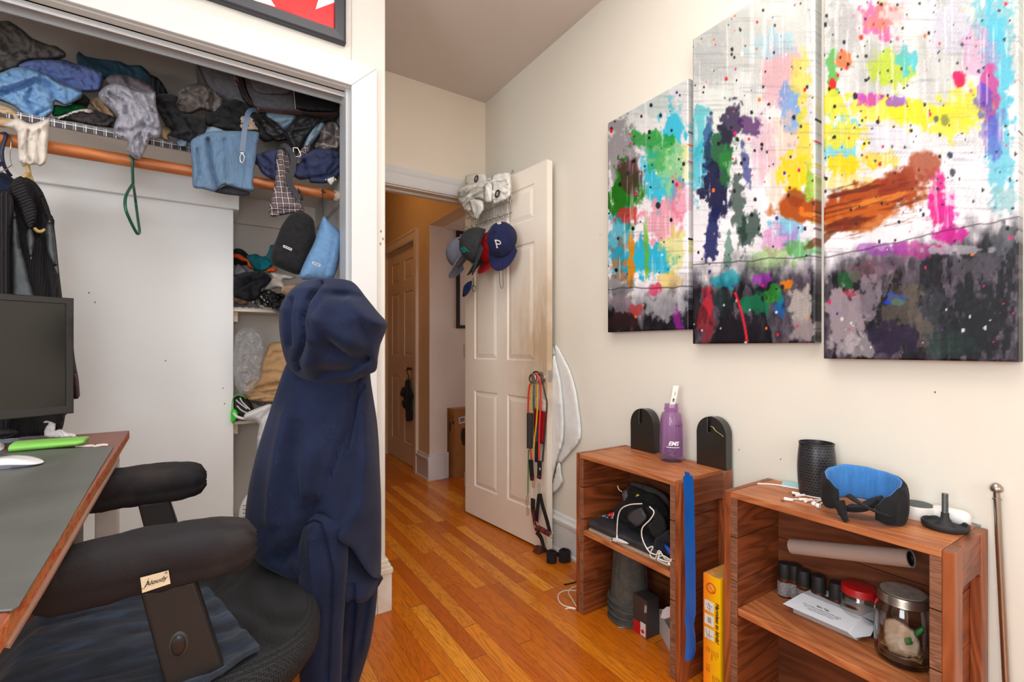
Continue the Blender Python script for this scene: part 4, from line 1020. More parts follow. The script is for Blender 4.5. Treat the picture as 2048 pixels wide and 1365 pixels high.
# white open box
a0 = up(1315, 1260, z=.0); a1 = up(1340, 1306, z=0)
T = thing('open_white_box', 'open white cardboard box with a raised flap, half hidden by the crate post', 'box', (a0+a1)/2)
dv = (a1-a0).normalized(); nv = Vector((dv.y, -dv.x, 0)); nv = nv if nv.dot(FWv) > 0 else -nv
L = (a1-a0).length+.02; h_ = .075; bm = NB()
WB = mat('white_card_box', (208,200,200), .5)
for (s0, n0, s1_, n1) in ((0, 0, L, .002), (0, .06, L, .062), (0, 0, .002, .06), (L-.002, 0, L, .06)):
    A = a0+dv*s0+nv*n0; prism(bm, [a0+dv*s0+nv*n0, a0+dv*s1_+nv*n0, a0+dv*s1_+nv*n1, a0+dv*s0+nv*n1], (0, 0, h_))
prism(bm, [a0, a0+dv*L, a0+dv*L+nv*.06, a0+nv*.06], (0, 0, .002))
obj('tray', bm, WB, T)
fl = [up(px, py, x=1.30) for px, py in ((1321, 1236), (1325, 1222), (1333, 1215), (1342, 1214), (1342, 1234), (1330, 1239))]
obj('flap', prism(NB(), fl, (.001, .001, 0)), mat('white_flap', (222,222,226), .5), T)
ellipsoid(bm := NB(), a0+dv*L*.75+nv*.03+Vector((0, 0, .02)), (.016, .014, .012), 14, 8); obj('dark_contents', bm, BLK, T, smooth=60)
# floor bits
def floor_tube(name, label, cat, pts, r, m, z=None, **k):
    bm = NB()
    for line in pts: tube(bm, [up(px, py, z=z if z is not None else r) for px, py in line], r, 8, 5)
    return tag(obj(name, bm, m, smooth=60, **k), label, cat)
floor_tube('floss_pick', 'light blue plastic floss pick on the floor by the ribbed pots', 'floss pick', [[(1236,1256),(1250,1255),(1272,1256)], [(1257,1254),(1262,1250),(1268,1254),(1274,1252)]], .0018, mat('sky_plastic', (100,180,206), .4))
floor_tube('white_usb_cable', 'white charging cable coiled on the floor left of the crate', 'cable', [[(1156,1172),(1142,1178),(1137,1186),(1146,1202),(1154,1216)], [(1156,1182),(1130,1182),(1117,1190),(1118,1203),(1130,1213),(1150,1217)], [(1152,1219),(1138,1217),(1131,1219)]], .0022, CBL)
floor_tube('black_stick', 'short black rod lying on the floor left of the crate', 'rod', [[(1154,1164),(1140,1168),(1128,1170)]], .003, BLK)
# ---- yellow fly trap box between the crates
YX0 = 1.245; y0, y1 = .813, .868; zt = .357
T = thing('yellow_carton', 'tall orange and yellow printed box wedged between the two crates', 'box', ((YX0+1.45)/2, (y0+y1)/2, 0))
t = NT('orange_yellow_carton'); t.set(rough=.35); sp = t.n('ShaderNodeSeparateXYZ'); t.l(t.co(), sp.inputs[0])
t.col(t.ramp(t.math('ADD', t.math('MULTIPLY', sp.outputs['Y'], -17), .5), [(.1, (244,130,30)), (.75, (246,190,10))])); OY = t.m
obj('carton', bx((YX0, y0, 0), (1.45, y1, zt)), OY, T, bevel=.001)
obj('printed_top', bx((YX0+.001, y0+.001, zt), (1.449, y1-.001, zt+.0006)), mat('top_print', (214,140,60), .4, c2=(150,130,80), scale=50), T)
K = mat('carton_ink', (50,40,20), .5)
def yb(u, v, o=.0006): return Vector((YX0-o, y1-u*(y1-y0), v*zt))
obj('lettering', text_mesh('Harmless to birds!', .0155, basis(yb(.76, .80), (0, 0, -1), (0, -1, 0)), .0003, shear=.25, bold=.0004), K, T)
bm = NB(); lathe(bm, [(.0125, 0), (.0155, 0), (.0155, .0006), (.0125, .0006)], yb(.48, .90), 30, (-1, 0, 0), caps=False)
p = yb(.48, .90, .001); prism(bm, [p+Vector((0, .010, .008)), p+Vector((0, .008, .010)), p+Vector((0, -.010, -.008)), p+Vector((0, -.008, -.010))], (-.0004, 0, 0))
obj('prohibition_sign', bm, mat('sign_red', (216,60,20), .5), T)
p = yb(.48, .90, .0008); bm = NB(); prism(bm, [p+Vector((0, a, b)) for a, b in ((.008, .006), (.003, .008), (-.002, .004), (-.007, -.009), (-.002, -.006), (.002, -.001), (.006, .001))], (-.0002, 0, 0)); obj('bird_mark', bm, mat('bird_white', (225,225,225), .5, c2=(60,60,60), scale=120), T)
for i in range(3):
    zc = .745-i*.115; bm = NB(); p = yb(.38, zc, .0008); s_ = .0155
    prism(bm, [p+Vector((0, s_, s_)), p+Vector((0, -s_, s_)), p+Vector((0, -s_, -s_)), p+Vector((0, s_, -s_))], (-.0003, 0, 0)); obj('picture_panel', bm, mat('picture_white', (224,222,214), .5), T)
    bm = NB(); q_ = p+Vector((-.0005, 0, 0))
    if i == 0:
        for a, b in (((.010, .004), (-.010, .001)), ((.002, .010), (-.004, -.012)), ((.008, -.004), (-.002, -.010))): tube(bm, [q_+Vector((0, a[0], a[1])), q_+Vector((0, b[0], b[1]))], .0009, 5, 0)
    elif i == 1:
        for k_ in range(4): tube(bm, [q_+Vector((0, .004-k_*.003, .008)), q_+Vector((0, .004-k_*.003, -.008))], .001, 5, 0)
    else:
        for a, b in (((.011, .012), (.006, -.012)), ((.006, -.004), (-.011, -.004)), ((.0, .012), (.0, -.012))): tube(bm, [q_+Vector((0, a[0], a[1])), q_+Vector((0, b[0], b[1]))], .0009, 5, 0)
    obj('drawing', bm, mat('drawing_grey', (110,112,110), .6), T)
INK2 = mat('small_ink', (176,96,10), .5)
for u, v, s_ in ((.86, .40, 'use on'), (.74, .40, '- trees, etc'), (.62, .40, '- fences'), (.50, .40, '- air condition'), (.34, .40, 'Patios'), (.22, .40, 'Sheds'), (.92, .20, '- Signs'), (.80, .20, '- Boats & Marinas'), (.68, .20, '- Gutters & Drains'), (.56, .20, '- Vents & Pipes'), (.34, .26, 'Corniches'), (.22, .26, 'Air ledges')):
    obj('small_print', text_mesh(s_, .0058, basis(yb(u, v), (0, 0, -1), (0, -1, 0)), .0002), INK2, T)
# ================================================================ CRATE 2
z = H2
c = Vector((1.432, .640, z)); d_ = c.x*SA+c.y*CA; r = 33.5*d_/F; zt = up(1638, 886, d=d_).z-z
t = NT('perforated_black_metal'); t.set(rough=.32, spec=.5); sp = t.n('ShaderNodeSeparateXYZ'); t.l(t.co(), sp.inputs[0])
an = t.math('MULTIPLY', t.math('ARCTAN2', sp.outputs['Y'], sp.outputs['X']), 17/PI*1.0); hz = t.math('MULTIPLY', sp.outputs['Z'], 130)
row = t.math('FLOOR', hz); sh_ = t.math('MULTIPLY', t.math('MODULO', row, 2), .5)
fx = t.math('SUBTRACT', t.math('FRACT', t.math('ADD', an, sh_)), .5); fz = t.math('SUBTRACT', t.math('FRACT', hz), .5)
dd_ = t.math('SQRT', t.math('ADD', t.math('MULTIPLY', fx, fx), t.math('MULTIPLY', t.math('MULTIPLY', fz, fz), 2.2)))
dot = t.ramp(dd_, [(.25, (0,0,0)), (.34, (255,255,255))])
t.col(t.mix(dot, lin((6,6,8)), lin((50,51,55)))); t.bump(dot, .9, .002); PERF = t.m
T = thing('mesh_pen_cup', 'black perforated pencil cup standing at the back of the crate', 'pencil cup', c)
R_ = lambda k: r*(.90+.10*math.sin(PI*k))
prof = [(0, 0), (r*.86, 0), (r*.9, .004)]+[(R_(k/12)*1.0, .006+(zt-.012)*k/12) for k in range(13)]+[(r*.9, zt), (r*.86, zt), (r*.84, zt-.01), (r*.84, .01), (0, .008)]
obj('cup_wall', lathe(NB(), prof, c, 48), PERF, T, smooth=40)
obj('rim', lathe(NB(), [(r*.85, zt-.004), (r*.915, zt-.004), (r*.915, zt+.001), (r*.85, zt+.001)], c, 48, caps=False), BLK, T, smooth=40)
def top(px, py, h=0): p = up(px, py, z=H2+h); return p
LB = mat('pale_blue_card', (150,206,216), .4)
tag(obj('blue_card', prism(NB(), [top(1562,972,.003), top(1566,962.5,.003), top(1606,966,.003), top(1606,977,.003)], (0, 0, -.003)), LB), 'light blue card lying partly under the black pencil cup', 'card')
T = thing('white_cable_bundle', 'long white charging cable and plugs spread over the front of the crate top', 'cable', top(1620, 1000))
W2 = mat('white_rubber', (238,236,232), .4)
bm = NB(); tube(bm, [top(px, py, .0025) for px, py in ((1515, 968), (1550, 970), (1590, 977), (1630, 984), (1675, 986.5))], .0022, 8, 5); obj('cord', bm, W2, T, smooth=60)
bm = NB(); tube(bm, [top(px, py, .003) for px, py in ((1618, 990), (1632, 988), (1655, 992), (1675, 996))], .0016, 8, 5); obj('cord', bm, W2, T, smooth=60)
bm = NB(); tube(bm, [top(px, py, .003) for px, py in ((1612, 992), (1640, 997), (1672, 998))], .0016, 8, 5); obj('cord', bm, W2, T, smooth=60)
bm = NB(); tube(bm, [top(px, py, .003) for px, py in ((1612, 999), (1596, 999), (1584, 999))], .0018, 8, 5); obj('cord', bm, W2, T, smooth=60)
bm = NB(); tube(bm, [top(px, py, .003) for px, py in ((1618, 1003), (1640, 1000), (1672, 1000))], .0018, 8, 5); obj('cord', bm, W2, T, smooth=60)
for a, b, rr_ in (((1584, 986), (1600, 989), .0042), ((1592, 992), (1610, 991), .0045), ((1598, 999), (1616, 1000), .0045), ((1568, 998), (1586, 1001), .0048), ((1610, 1003), (1624, 1000), .0045)):
    bm = NB(); pa, pb = top(*a, .005), top(*b, .005); cyl(bm, pa, pb, rr_, rr_*.75, 12); obj('plug', bm, W2, T, smooth=40, bevel=.001)
for a, b in (((1577, 984), (1584, 986)), ((1562, 1001), (1569, 1003)), ((1585, 992), (1592, 992))):
    bm = NB(); cyl(bm, top(*a, .004), top(*b, .004), .0022, seg=8); obj('plug_tip', bm, CHR, T, smooth=40)
T = thing('earphones', 'white wired earphones with two buds near the front edge of the crate top', 'earphones', top(1633, 1008))
for (bx_, by_), ln in (((1628, 1008), ((1636, 1003), (1650, 999), (1672, 998))), ((1636, 1012), ((1645, 1006), (1658, 1003), (1674, 1003)))):
    p = top(bx_, by_, .006); bm = NB(); ellipsoid(bm, p, (.0068, .0068, .0062), 16, 10); b_ = obj('earbud', bm, W2, T, smooth=60)
    bm = NB(); q = p-FWv*.0062+Vector((0, 0, .001)); ellipsoid(bm, q, (.002, .0012, .0018), 10, 6); obj('speaker_hole', bm, BLK, b_, smooth=60)
    bm = NB(); tube(bm, [p]+[top(a, b, .004) for a, b in ln], .0018, 8, 5); obj('cord', bm, W2, T, smooth=60)
# ---- padded sleep mask
c = up(1757, 1052, z=H2)+FWv*.045; c.z = H2
SMB = fabric('mask_black', (36,36,38), (24,24,26), weave=600); SML = denim('mask_blue_lining', (52,120,196), (90,156,220))
path = [(-.086, -.012), (-.094, .02), (-.078, .058), (-.04, .086), (.01, .094), (.055, .078), (.084, .044), (.094, .0), (.086, -.035), (.058, -.058), (.02, -.064), (-.008, -.056)]
hts = [(.030, .080), (.022, .098), (.022, .110), (.024, .116), (.030, .122), (.03, .120), (.02, .116), (.006, .114), (.0, .106), (.0, .095), (.004, .075), (.014, .05)]
thk = [.008, .012, .013, .012, .011, .011, .012, .014, .016, .017, .014, .008]
path = [(a*.80, b*.80) for a, b in path]; hts = [(a*.9, b*.92) for a, b in hts]
sp_ = smooth_path([Vector((a, b, 0)) for a, b in path], 6); n = len(sp_)
rs = []
for i, p in enumerate(sp_):
    f = i/6; k = min(int(f), len(hts)-2); q = f-k; q = q*q*(3-2*q)
    lo = hts[k][0]*(1-q)+hts[k+1][0]*q; hi = hts[k][1]*(1-q)+hts[k+1][1]*q; th = thk[k]*(1-q)+thk[k+1]*q
    tg = (sp_[min(i+1, n-1)]-sp_[max(i-1, 0)]).normalized(); nn = Vector((tg.y, -tg.x, 0))
    if nn.dot(p) < 0: nn = -nn
    wobble = .002*math.sin(i*1.1)
    ring = []
    for k2 in range(20):
        a = 2*PI*k2/20; s_ = math.sin(a); cc = math.cos(a)
        l = p+nn*((th/2+wobble*abs(cc))*math.copysign(abs(cc)**.7, cc)*(1+.5*(cc > 0)))+Vector((0, 0, (lo+hi)/2+(hi-lo)/2*math.copysign(abs(s_)**.8, s_)))
        ring.append(c+RTv*l.x+FWv*l.y+UPv*l.z)
    rs.append(ring)
bm = rings(NB(), rs)
cen = c+Vector((0, 0, .06)); bm.normal_update(); bmesh.ops.recalc_face_normals(bm, faces=bm.faces)
for f in bm.faces:
    m_ = f.calc_center_median(); to = Vector((cen.x-m_.x, cen.y-m_.y, 0))
    if f.normal.dot(to.normalized()) > .35 and to.length > .02: f.material_index = 1
T = thing('padded_sleep_mask', 'black padded wrap mask with a blue denim lining standing on the crate', 'sleep mask', (c.x, c.y, H2))
obj('padded_band', bm, [SMB, SML], T, smooth=180)
def ml(u, v, w): return c+RTv*u*.8+FWv*v*.8+UPv*w*.92
bm = NB(); tube(bm, [ml(-.070, -.03, .070), ml(-.055, -.05, .058), ml(-.03, -.062, .044), ml(.0, -.068, .034), ml(.02, -.07, .03)], 0, sm=5, flat=(.010, .0022), hint=(0, 0, 1)); obj('strap', bm, SMB, T, smooth=50)
bm = NB(); tube(bm, [ml(-.084, -.012, .05), ml(-.083, -.022, .03), ml(-.080, -.03, .012), ml(-.076, -.034, .004)], [.012, .010, .007, .006], 10, 4); obj('pull_tab', bm, SMB, T, smooth=60)
bm = NB(); tube(bm, [ml(-.03, .03, .02), ml(-.01, .0, .028), ml(.02, -.02, .05), ml(.03, -.03, .06)], 0, sm=5, flat=(.022, .006), hint=(0, 0, 1)); obj('inner_pad', bm, SMB, T, smooth=50, bevel=.004)
# ---- round things at the near end
c = up(1836, 1022, z=H2+.012); c = Vector((1.448, .437, H2)); d_ = c.x*SA+c.y*CA; r = .034; c = up(1834, 1000, x=1.444); c.z = H2
T = thing('round_speaker', 'small white round speaker with a dark fabric top behind the mask', 'speaker', c)
obj('body', lathe(NB(), [(0, 0), (r*.95, 0), (r, .004), (r, .026), (r*.96, .030), (r*.9, .031), (0, .031)], c, 40), mat('speaker_white', (228,222,216), .5), T, smooth=40)
obj('fabric_top', lathe(NB(), [(0, .031), (r*.9, .0312), (r*.88, .033), (0, .0335)], c, 40), mat('speaker_fabric', (86,90,92), .9, bump=(600,.4)), T, smooth=40)
a, b = up(1868, 1030, z=H2+.0185), up(1927, 1034, z=H2+.0185); ax = (b-a).normalized()
a = up(1866, 1031, x=1.456); b = up(1928, 1034, x=1.452); a.z = b.z = H2+.0188; ax = (b-a).normalized()
T = thing('white_pill_bottle', 'white plastic bottle lying on its side behind the black levelling foot', 'bottle', (a+b)/2-Vector((0, 0, .019)))
obj('body', lathe(NB(), [(0, 0), (.014, .0), (.018, .004), (.0185, .03), (.0185, .056), (.016, .064), (.008, .068), (0, .069)], a, 28, ax), mat('bottle_white', (232,228,224), .3), T, smooth=50)
c = up(1890, 1048, x=1.405); c.z = H2; d_ = c.x*SA+c.y*CA; r = 37*d_/F
T = thing('levelling_foot', 'black rubber furniture foot with an upright threaded steel stem on the crate corner', 'furniture foot', c)
RUB = mat('black_rubber', (40,40,42), .7, bump=(200,.1))
obj('rubber_cup', lathe(NB(), [(0, 0), (r*.86, 0), (r*.98, .005), (r, .013), (r*.96, .016), (r*.90, .015), (r*.86, .008), (r*.45, .008), (r*.30, .016), (r*.18, .026), (r*.17, .036), (0, .036)], c, 40), RUB, T, smooth=40)
zr = up(1890, 988, d=d_).z-H2
pr_ = [(0, .03)]
k = .034
while k < zr: pr_ += [(.0062, k), (.0054, k+.0008)]; k += .0016
pr_ += [(.005, zr), (0, zr)]
obj('threaded_stem', lathe(NB(), pr_, c, 16), mat('zinc', (120,122,124), .4, metal=.9), T, smooth=30)
tag(obj('grey_leaflet', prism(NB(), [top(1928, 1040), top(1934, 1036), top(1964, 1048), top(1960, 1055)], (0, 0, .002)), mat('leaflet_grey', (150,156,160), .5, c2=(90,130,140), scale=60)), 'small grey-green leaflet lying at the back corner of the crate top', 'leaflet')
# ---- inside crate 2, upper bay
zs = .296
AM = mat('amber_glass', (70,34,14), .12, coat=.5); CAPM = mat('matte_black_cap', (26,26,28), .55); LBL = mat('silver_label', (112,110,112), .45, c2=(150,148,150), scale=300, lo=.45, hi=.55)
src = None
for i, (px, py, lab) in enumerate(((1569, 1182, 'black capped amber bottle at the left end of the row'), (1590, 1170, 'black capped amber bottle half hidden behind the leftmost bottle'), (1607, 1190, 'black capped amber bottle just left of the middle of the row'), (1637, 1198, 'black capped amber bottle behind the white box, left of the gap'), (1673, 1210, 'black capped amber bottle touching the red lidded jar'))):
    q = up(px, py, x=(1.446 if i == 1 else 1.432)); q.z = zs
    d_ = q.x*SA+q.y*CA; r = .0185
    if src is None:
        T = thing('amber_bottle', lab, 'bottle', q, 'amber bottles in the crate'); src = T
        obj('glass_body', lathe(NB(), [(0, 0), (r*.92, 0), (r, .003), (r, .052), (r*.95, .056), (r*.8, .058), (0, .058)], q, 28), AM, T, smooth=40)
        obj('black_cap', lathe(NB(), [(0, .056), (r*.93, .056), (r*.95, .06), (r*.93, .094), (r*.88, .098), (0, .099)], q, 28), CAPM, T, smooth=40)
        obj('label', lathe(NB(), [(r*1.01, .006), (r*1.015, .006), (r*1.015, .046), (r*1.01, .046)], q, 28, caps=False), LBL, T, smooth=40)
    else:
        T = src.copy(); COL.objects.link(T); T.location = q; T['label'] = lab
        for ch in list(src.children): o_ = ch.copy(); COL.objects.link(o_); o_.parent = T
p0 = Vector((1.405, .742, .425)); p1 = Vector((1.350, .372, .442))
p0 = up(1584, 1093, x=1.39); p1 = up(1822, 1118, x=1.365); r = .0205
ax = (p1-p0).normalized(); L = (p1-p0).length
T = thing('cardboard_tube', 'grey cardboard poster tube lying across the bottles in the crate', 'tube', (p0+p1)/2)
obj('tube_wall', lathe(NB(), [(r*.8, .004), (r*.8, L), (r, L), (r, 0), (r*.2, -.004), (0, -.004)], p0, 32, ax, caps=False), mat('tube_card', (166,148,138), .7), T, smooth=40)
obj('dark_open_end', lathe(NB(), [(0, L-.004), (r*.82, L-.004), (r*.80, L-.001), (r*.6, L-.001), (r*.55, L-.01), (0, L-.01)], p0, 24, ax), BLK, T, smooth=40)  # black disc stands in for the shade inside the tube's open end
GL = NT('clear_glass'); GL.set(rough=.02, trans=1.0, ior=1.12, coat=1.0); GL.col(lin((252,253,252))); GL = GL.m
def jar(name, label, c, r, h, lidm, lh, lidr):
    T = thing(name, label, 'jar', c)
    pf = [(0, 0), (r*.85, 0), (r*.97, .006), (r, .016), (r, h*.72), (r*.97, h*.80), (r*.86, h*.88), (r*.84, h), (r*.78, h), (r*.80, h*.88), (r*.93, h*.79), (r*.955, h*.7), (r*.955, .018), (r*.8, .008), (0, .008)]
    obj('glass_body', lathe(NB(), pf, c, 44), GL, T, smooth=50)
    ld = obj('lid', lathe(NB(), [(0, h-.012+lh), (lidr*.9, h-.012+lh), (lidr*.97, h-.013+lh), (lidr, h-.016+lh), (lidr, h-.010), (lidr*1.02, h-.012), (lidr*.97, h-.014), (lidr*.9, h-.012)], c, 44, caps=True), lidm, T, smooth=40)
    return T, ld
q = up(1720, 1222, z=zs)+Vector((.0, .0, 0)); c = Vector((1.402, .508, zs)); d_ = c.x*SA+c.y*CA; c = up(1718, 1150, x=1.425); c.z = zs
jar('red_lid_jar', 'glass jar with a red lid standing behind the white box', c, .041, .108, mat('red_lid', (178,24,26), .4), .018, .039)
c = up(1806, 1250, d=1.105); c.z = zs
T, ld = jar('mason_jar', 'large glass canning jar with a metal lid and crumpled wrappers inside', c, .0545, .152, mat('tin_lid', (170,162,150), .3, metal=.9), .020, .049)
obj('lid_disc', lathe(NB(), [(0, .1605), (.043, .1605), (.043, .162), (0, .162)], c, 40), mat('lid_disc', (196,192,182), .45, c2=(150,150,144), scale=40, metal=.5), ld, smooth=40)
o_ = relief('wrapper', [(1768,1240),(1790,1236),(1812,1250),(1830,1262),(1842,1290),(1838,1318),(1800,1318),(1775,1306),(1766,1280)], (c.x+.01, c.y, 0), (-1, 0, 0), mat('cellophane', (206,186,160), .15, c2=(228,218,204), scale=20, alpha=.75), T, thick=.018, edge=10, amp=.006, freq=9)
o_ = relief('green_wrapper', [(1828,1262),(1846,1252),(1848,1266),(1832,1278)], (c.x-.01, c.y, 0), (-1, 0, 0), mat('green_foil', (30,130,70), .4), T, thick=.008, edge=5, amp=.002, freq=9)
o_ = relief('green_wrapper', [(1808,1278),(1822,1276),(1826,1290),(1812,1292)], (c.x-.012, c.y, 0), (-1, 0, 0), mat('green_foil', 0), T, thick=.006, edge=5, amp=.002, freq=9)
bm = NB(); random.seed(5)
for k in range(16):
    a = random.uniform(0, 6.28); r = random.uniform(0, .03); w_ = Matrix.Rotation(random.uniform(0, 3), 3, 'Z') @ Matrix.Rotation(random.uniform(-.5, .5), 3, 'X'); p = Vector((c.x+r*math.cos(a), c.y+r*math.sin(a), zs+.014+k*.0010))
    bm = box(bm, (-.014, -.010, -.0006), (.014, .010, .0006), Matrix.Translation(p) @ w_.to_4x4())
tag(obj('paper_scraps', bm, mat('kraft_scraps', (190,160,110), .7, c2=(160,126,84), scale=60), T), kind='stuff')
# ---- white printed box
A = up(1585.5, 1226, z=zs); B = up(1714, 1283, z=zs); Cc = up(1755.6, 1259, z=zs)
eu = (B-A); ev = (Cc-B); 
T = thing('white_gadget_box', 'open white printed gadget box lying on the crate shelf before the amber bottles', 'box', (A+Cc)/2)
def wb(u, v, w): return A+eu*u+ev*v+UPv*w
WB2 = mat('glossy_white_card', (214,220,226), .35); WB3 = mat('box_tray_card', (176,164,160), .5)
bm = prism(NB(), [wb(0, 0, 0), wb(1, 0, 0), wb(1, 1.1, 0), wb(0, 1.1, 0)], (0, 0, .022)); obj('tray', bm, WB3, T, bevel=.002)
lo = [wb(-.09, -.22, .024), wb(.93, -.22, .024), wb(.97, 1.12, .026), wb(-.03, 1.12, .026)]; hi = [wb(.05, .30, .050), wb(.98, .30, .050), wb(1.0, 1.02, .050), wb(.07, 1.0, .050)]
bm = rings(NB(), [lo, hi]); obj('lid', bm, WB2, T)
q = [lo[1], hi[1]]; nn = (hi[1]-lo[1])
fl = [lo[1]+Vector((0, 0, .001)), hi[1], hi[1]+eu*.10+ev*(.18)-UPv*.014, hi[1]+eu*.14+ev*.08-UPv*.024, hi[1]+eu*.15-ev*.10-UPv*.034, lo[1]+eu*.10+ev*.02-UPv*.008, lo[1]+eu*.03-UPv*.003]
obj('end_flap', prism(NB(), fl, (0, 0, .0012)), WB2, T)
fl = [hi[1]+ev*.02, hi[2], hi[2]+eu*.10-UPv*.004, hi[2]+eu*.16-ev*.2-UPv*.022, hi[1]+eu*.14+ev*.5-UPv*.028]
obj('side_flap', prism(NB(), fl, (0, 0, .0012)), WB2, T)
M0 = basis((hi[0]+hi[1])/2, hi[1]-hi[0], hi[3]-hi[0]); 
bm = NB(); pts = []
for k in range(28):
    a = 2*PI*k/28; pts.append(M0 @ Vector((.006+.048*math.cos(a), .026+.0095*math.sin(a)*(1+.3*math.cos(a)), .0012)))
obj('printed_picture', prism(NB(), pts, (0, 0, .0003)), mat('printed_black', (50,50,52), .4), T)
obj('printed_mark', ellipsoid(NB(), M0 @ Vector((.02, .024, .0017)), (.010, .003, .0008), 12, 6, M0.to_3x3()), mat('printed_teal', (90,140,130), .4), T)
M1 = basis(lo[0]*.5+hi[0]*.5, hi[1]-hi[0], hi[0]-lo[0]); W_ = (hi[1]-hi[0]).length
obj('lettering', text_mesh('Safer Tips', .0075, M1 @ Matrix.Translation((W_*.52, .005, .0008)), .0001, align='CENTER', bold=.0002), mat('ink_grey', (80,84,90), .6), T)
for k, s_ in enumerate(('Please remember to unplug the device after charging', 'store in a dry place and keep away from sunlight', 'charge before keeping the accessory')):
    obj('small_print', text_mesh(s_, .0042, M1 @ Matrix.Translation((W_*.52, -.002-k*.0052, .0008)), .0001, align='CENTER'), mat('ink_grey', 0), T)
# ---- curtain rod leaning at the wall
a = Vector((1.462, .262, .002)); b = up(1994, 1000, x=1.476); ax = (b-a).normalized(); L = (b-a).length
NK = mat('satin_nickel_rod', (172,166,156), .3, metal=1)
T = thing('curtain_rod', 'thin nickel curtain rod with a ball finial leaning on the right wall', 'curtain rod', a)
obj('inner_tube', lathe(NB(), [(0, 0), (.0050, 0), (.0050, L), (0, L)], a, 20, ax), NK, T, smooth=40)
obj('outer_tube', lathe(NB(), [(.0051, L*.25), (.0064, L*.25), (.0064, L), (.0051, L)], a, 20, ax), NK, T, smooth=40)
obj('finial', lathe(NB(), [(0, L), (.008, L), (.008, L+.003), (.006, L+.004), (.006, L+.016), (.010, L+.018), (.0115, L+.022), (.011, L+.028), (.007, L+.034), (.002, L+.037), (0, L+.0375)], a, 24, ax), NK, T, smooth=40)
# ================================================================ THE OPEN DOOR AND WHAT HANGS ON IT
def od(px, py, off=0.0): return onp(px, py, DP+DN*off, DN)
# over-the-door hook rack
T = thing('over_door_hook_rack', 'chrome wire hook rack hooked over the top of the open door', 'hook rack', od(990, 420, .01))
def rackp(px, py, off=.012): return od(px, py, off)
bm = NB(); tube(bm, [rackp(1026, 345, -.036-.0), rackp(1026, 341, -.036), rackp(1025, 341, .006), rackp(1022, 352, .006), rackp(1022, 402, .006), rackp(1018, 412, .012)], .0026, 8, 4); obj('hanger_arm', bm, CHR, T, smooth=60)
ztop = rackp(1022, 398); zlow = rackp(1022, 420)
def along(u, z, off=.012): return DP+DE*u+DN*off+Vector((0, 0, z))
uR = (rackp(1024, 410)-DP).dot(DE); uL = .03; zt = rackp(1024, 401).z-DP.z; zl = rackp(1024, 425).z-DP.z
for zz, nm in ((zt, 'rail'), (zl, 'rail')):
    bm = NB(); tube(bm, [along(uL, zz), along(uR, zz)], .0025, 8, 0); obj(nm, bm, CHR, T, smooth=60)
for i in range(9):
    u = uR-.012-i*.045
    bm = NB(); tube(bm, [along(u, zl-.004, .012), along(u, zt, .014), along(u-.006, zt+.016, .016), along(u-.014, zt, .016), along(u-.016, zl, .016), along(u-.016, zl-.02, .018), along(u-.016, zl-.024, .035), along(u-.016, zl-.008, .050)], .0020, 8, 4); h_ = obj('hook', bm, CHR, T, smooth=60)
    bm = NB(); ellipsoid(bm, along(u-.016, zl-.006, .051), (.006, .006, .006), 12, 8); obj('ball_tip', bm, CHR, h_, smooth=60)
bm = NB(); tube(bm, [along(.02, zt+.23, -.036), along(.02, zt+.235, -.0), along(.02, zt, .006)], .0026, 8, 0); obj('hanger_arm', bm, CHR, T, smooth=60)
# white curtain bundled over the rack
CUR = NT('sheer_white_voile'); CUR.set(rough=.8, spec=.2); CUR.col(CUR.ramp(CUR.noise(CUR.co(), 30, 4), [(.3, (232,230,222)), (.7, (242,241,235))])); CUR.bump(CUR.noise(CUR.co(), 500, 2), .2, .001); CUR = CUR.m
T = thing('bundled_curtain', 'white grommet curtain bundled and draped over the hook rack at the door top', 'curtain', od(960, 430, .02))
Pd = lambda o: DP+DN*o
relief('draped_cloth', [(932,352),(950,347),(968,347),(973,356),(972,366),(960,372),(940,374),(930,366)], Pd(.03), DN, CUR, T, thick=.02, edge=8, amp=.003, step=3)
relief('draped_cloth', [(914,384),(920,376),(938,368),(960,364),(978,356),(996,352),(1018,346),(1022,352),(1020,392),(1002,402),(986,408),(968,402),(950,398),(958,420),(952,440),(944,436),(934,426),(926,418),(917,404)], Pd(.05), DN, CUR, T, thick=.05, edge=9, amp=.022, freq=9, ang=-28, step=2.4, folds=[(.03, 2.5, [(920,400),(945,378),(980,362)]), (.03, 2.5, [(930,416),(950,392),(990,374),(1010,366)]), (.025, 2.5, [(924,386),(950,370),(985,358)]), (.03, 2.5, [(940,428),(950,410),(962,400)]), (.02, 4, [(918,395),(940,386),(975,372)]), (.018, 3, [(930,410),(945,395),(966,385)]), (-.012, 4, [(922,384),(950,374),(985,362)])])
relief('draped_cloth', [(984,352),(1018,346),(1021,390),(1006,402),(986,409),(984,384)], Pd(.10), DN, CUR, T, thick=.006, edge=3, amp=.012, freq=14, ang=80, step=3)
relief('draped_cloth', [(968,372),(974,366),(984,368),(983,404),(968,402)], Pd(.12), DN, CUR, T, thick=.006, edge=3, amp=.012, freq=10, ang=80, step=3)
relief('draped_cloth', [(938,402),(948,398),(966,402),(968,418),(962,428),(953,442),(946,430)], Pd(.11), DN, CUR, T, thick=.008, edge=3, amp=.012, freq=10, ang=70, step=3)
BRZ = mat('bronze_grommet', (96,86,78), .35, metal=.9)
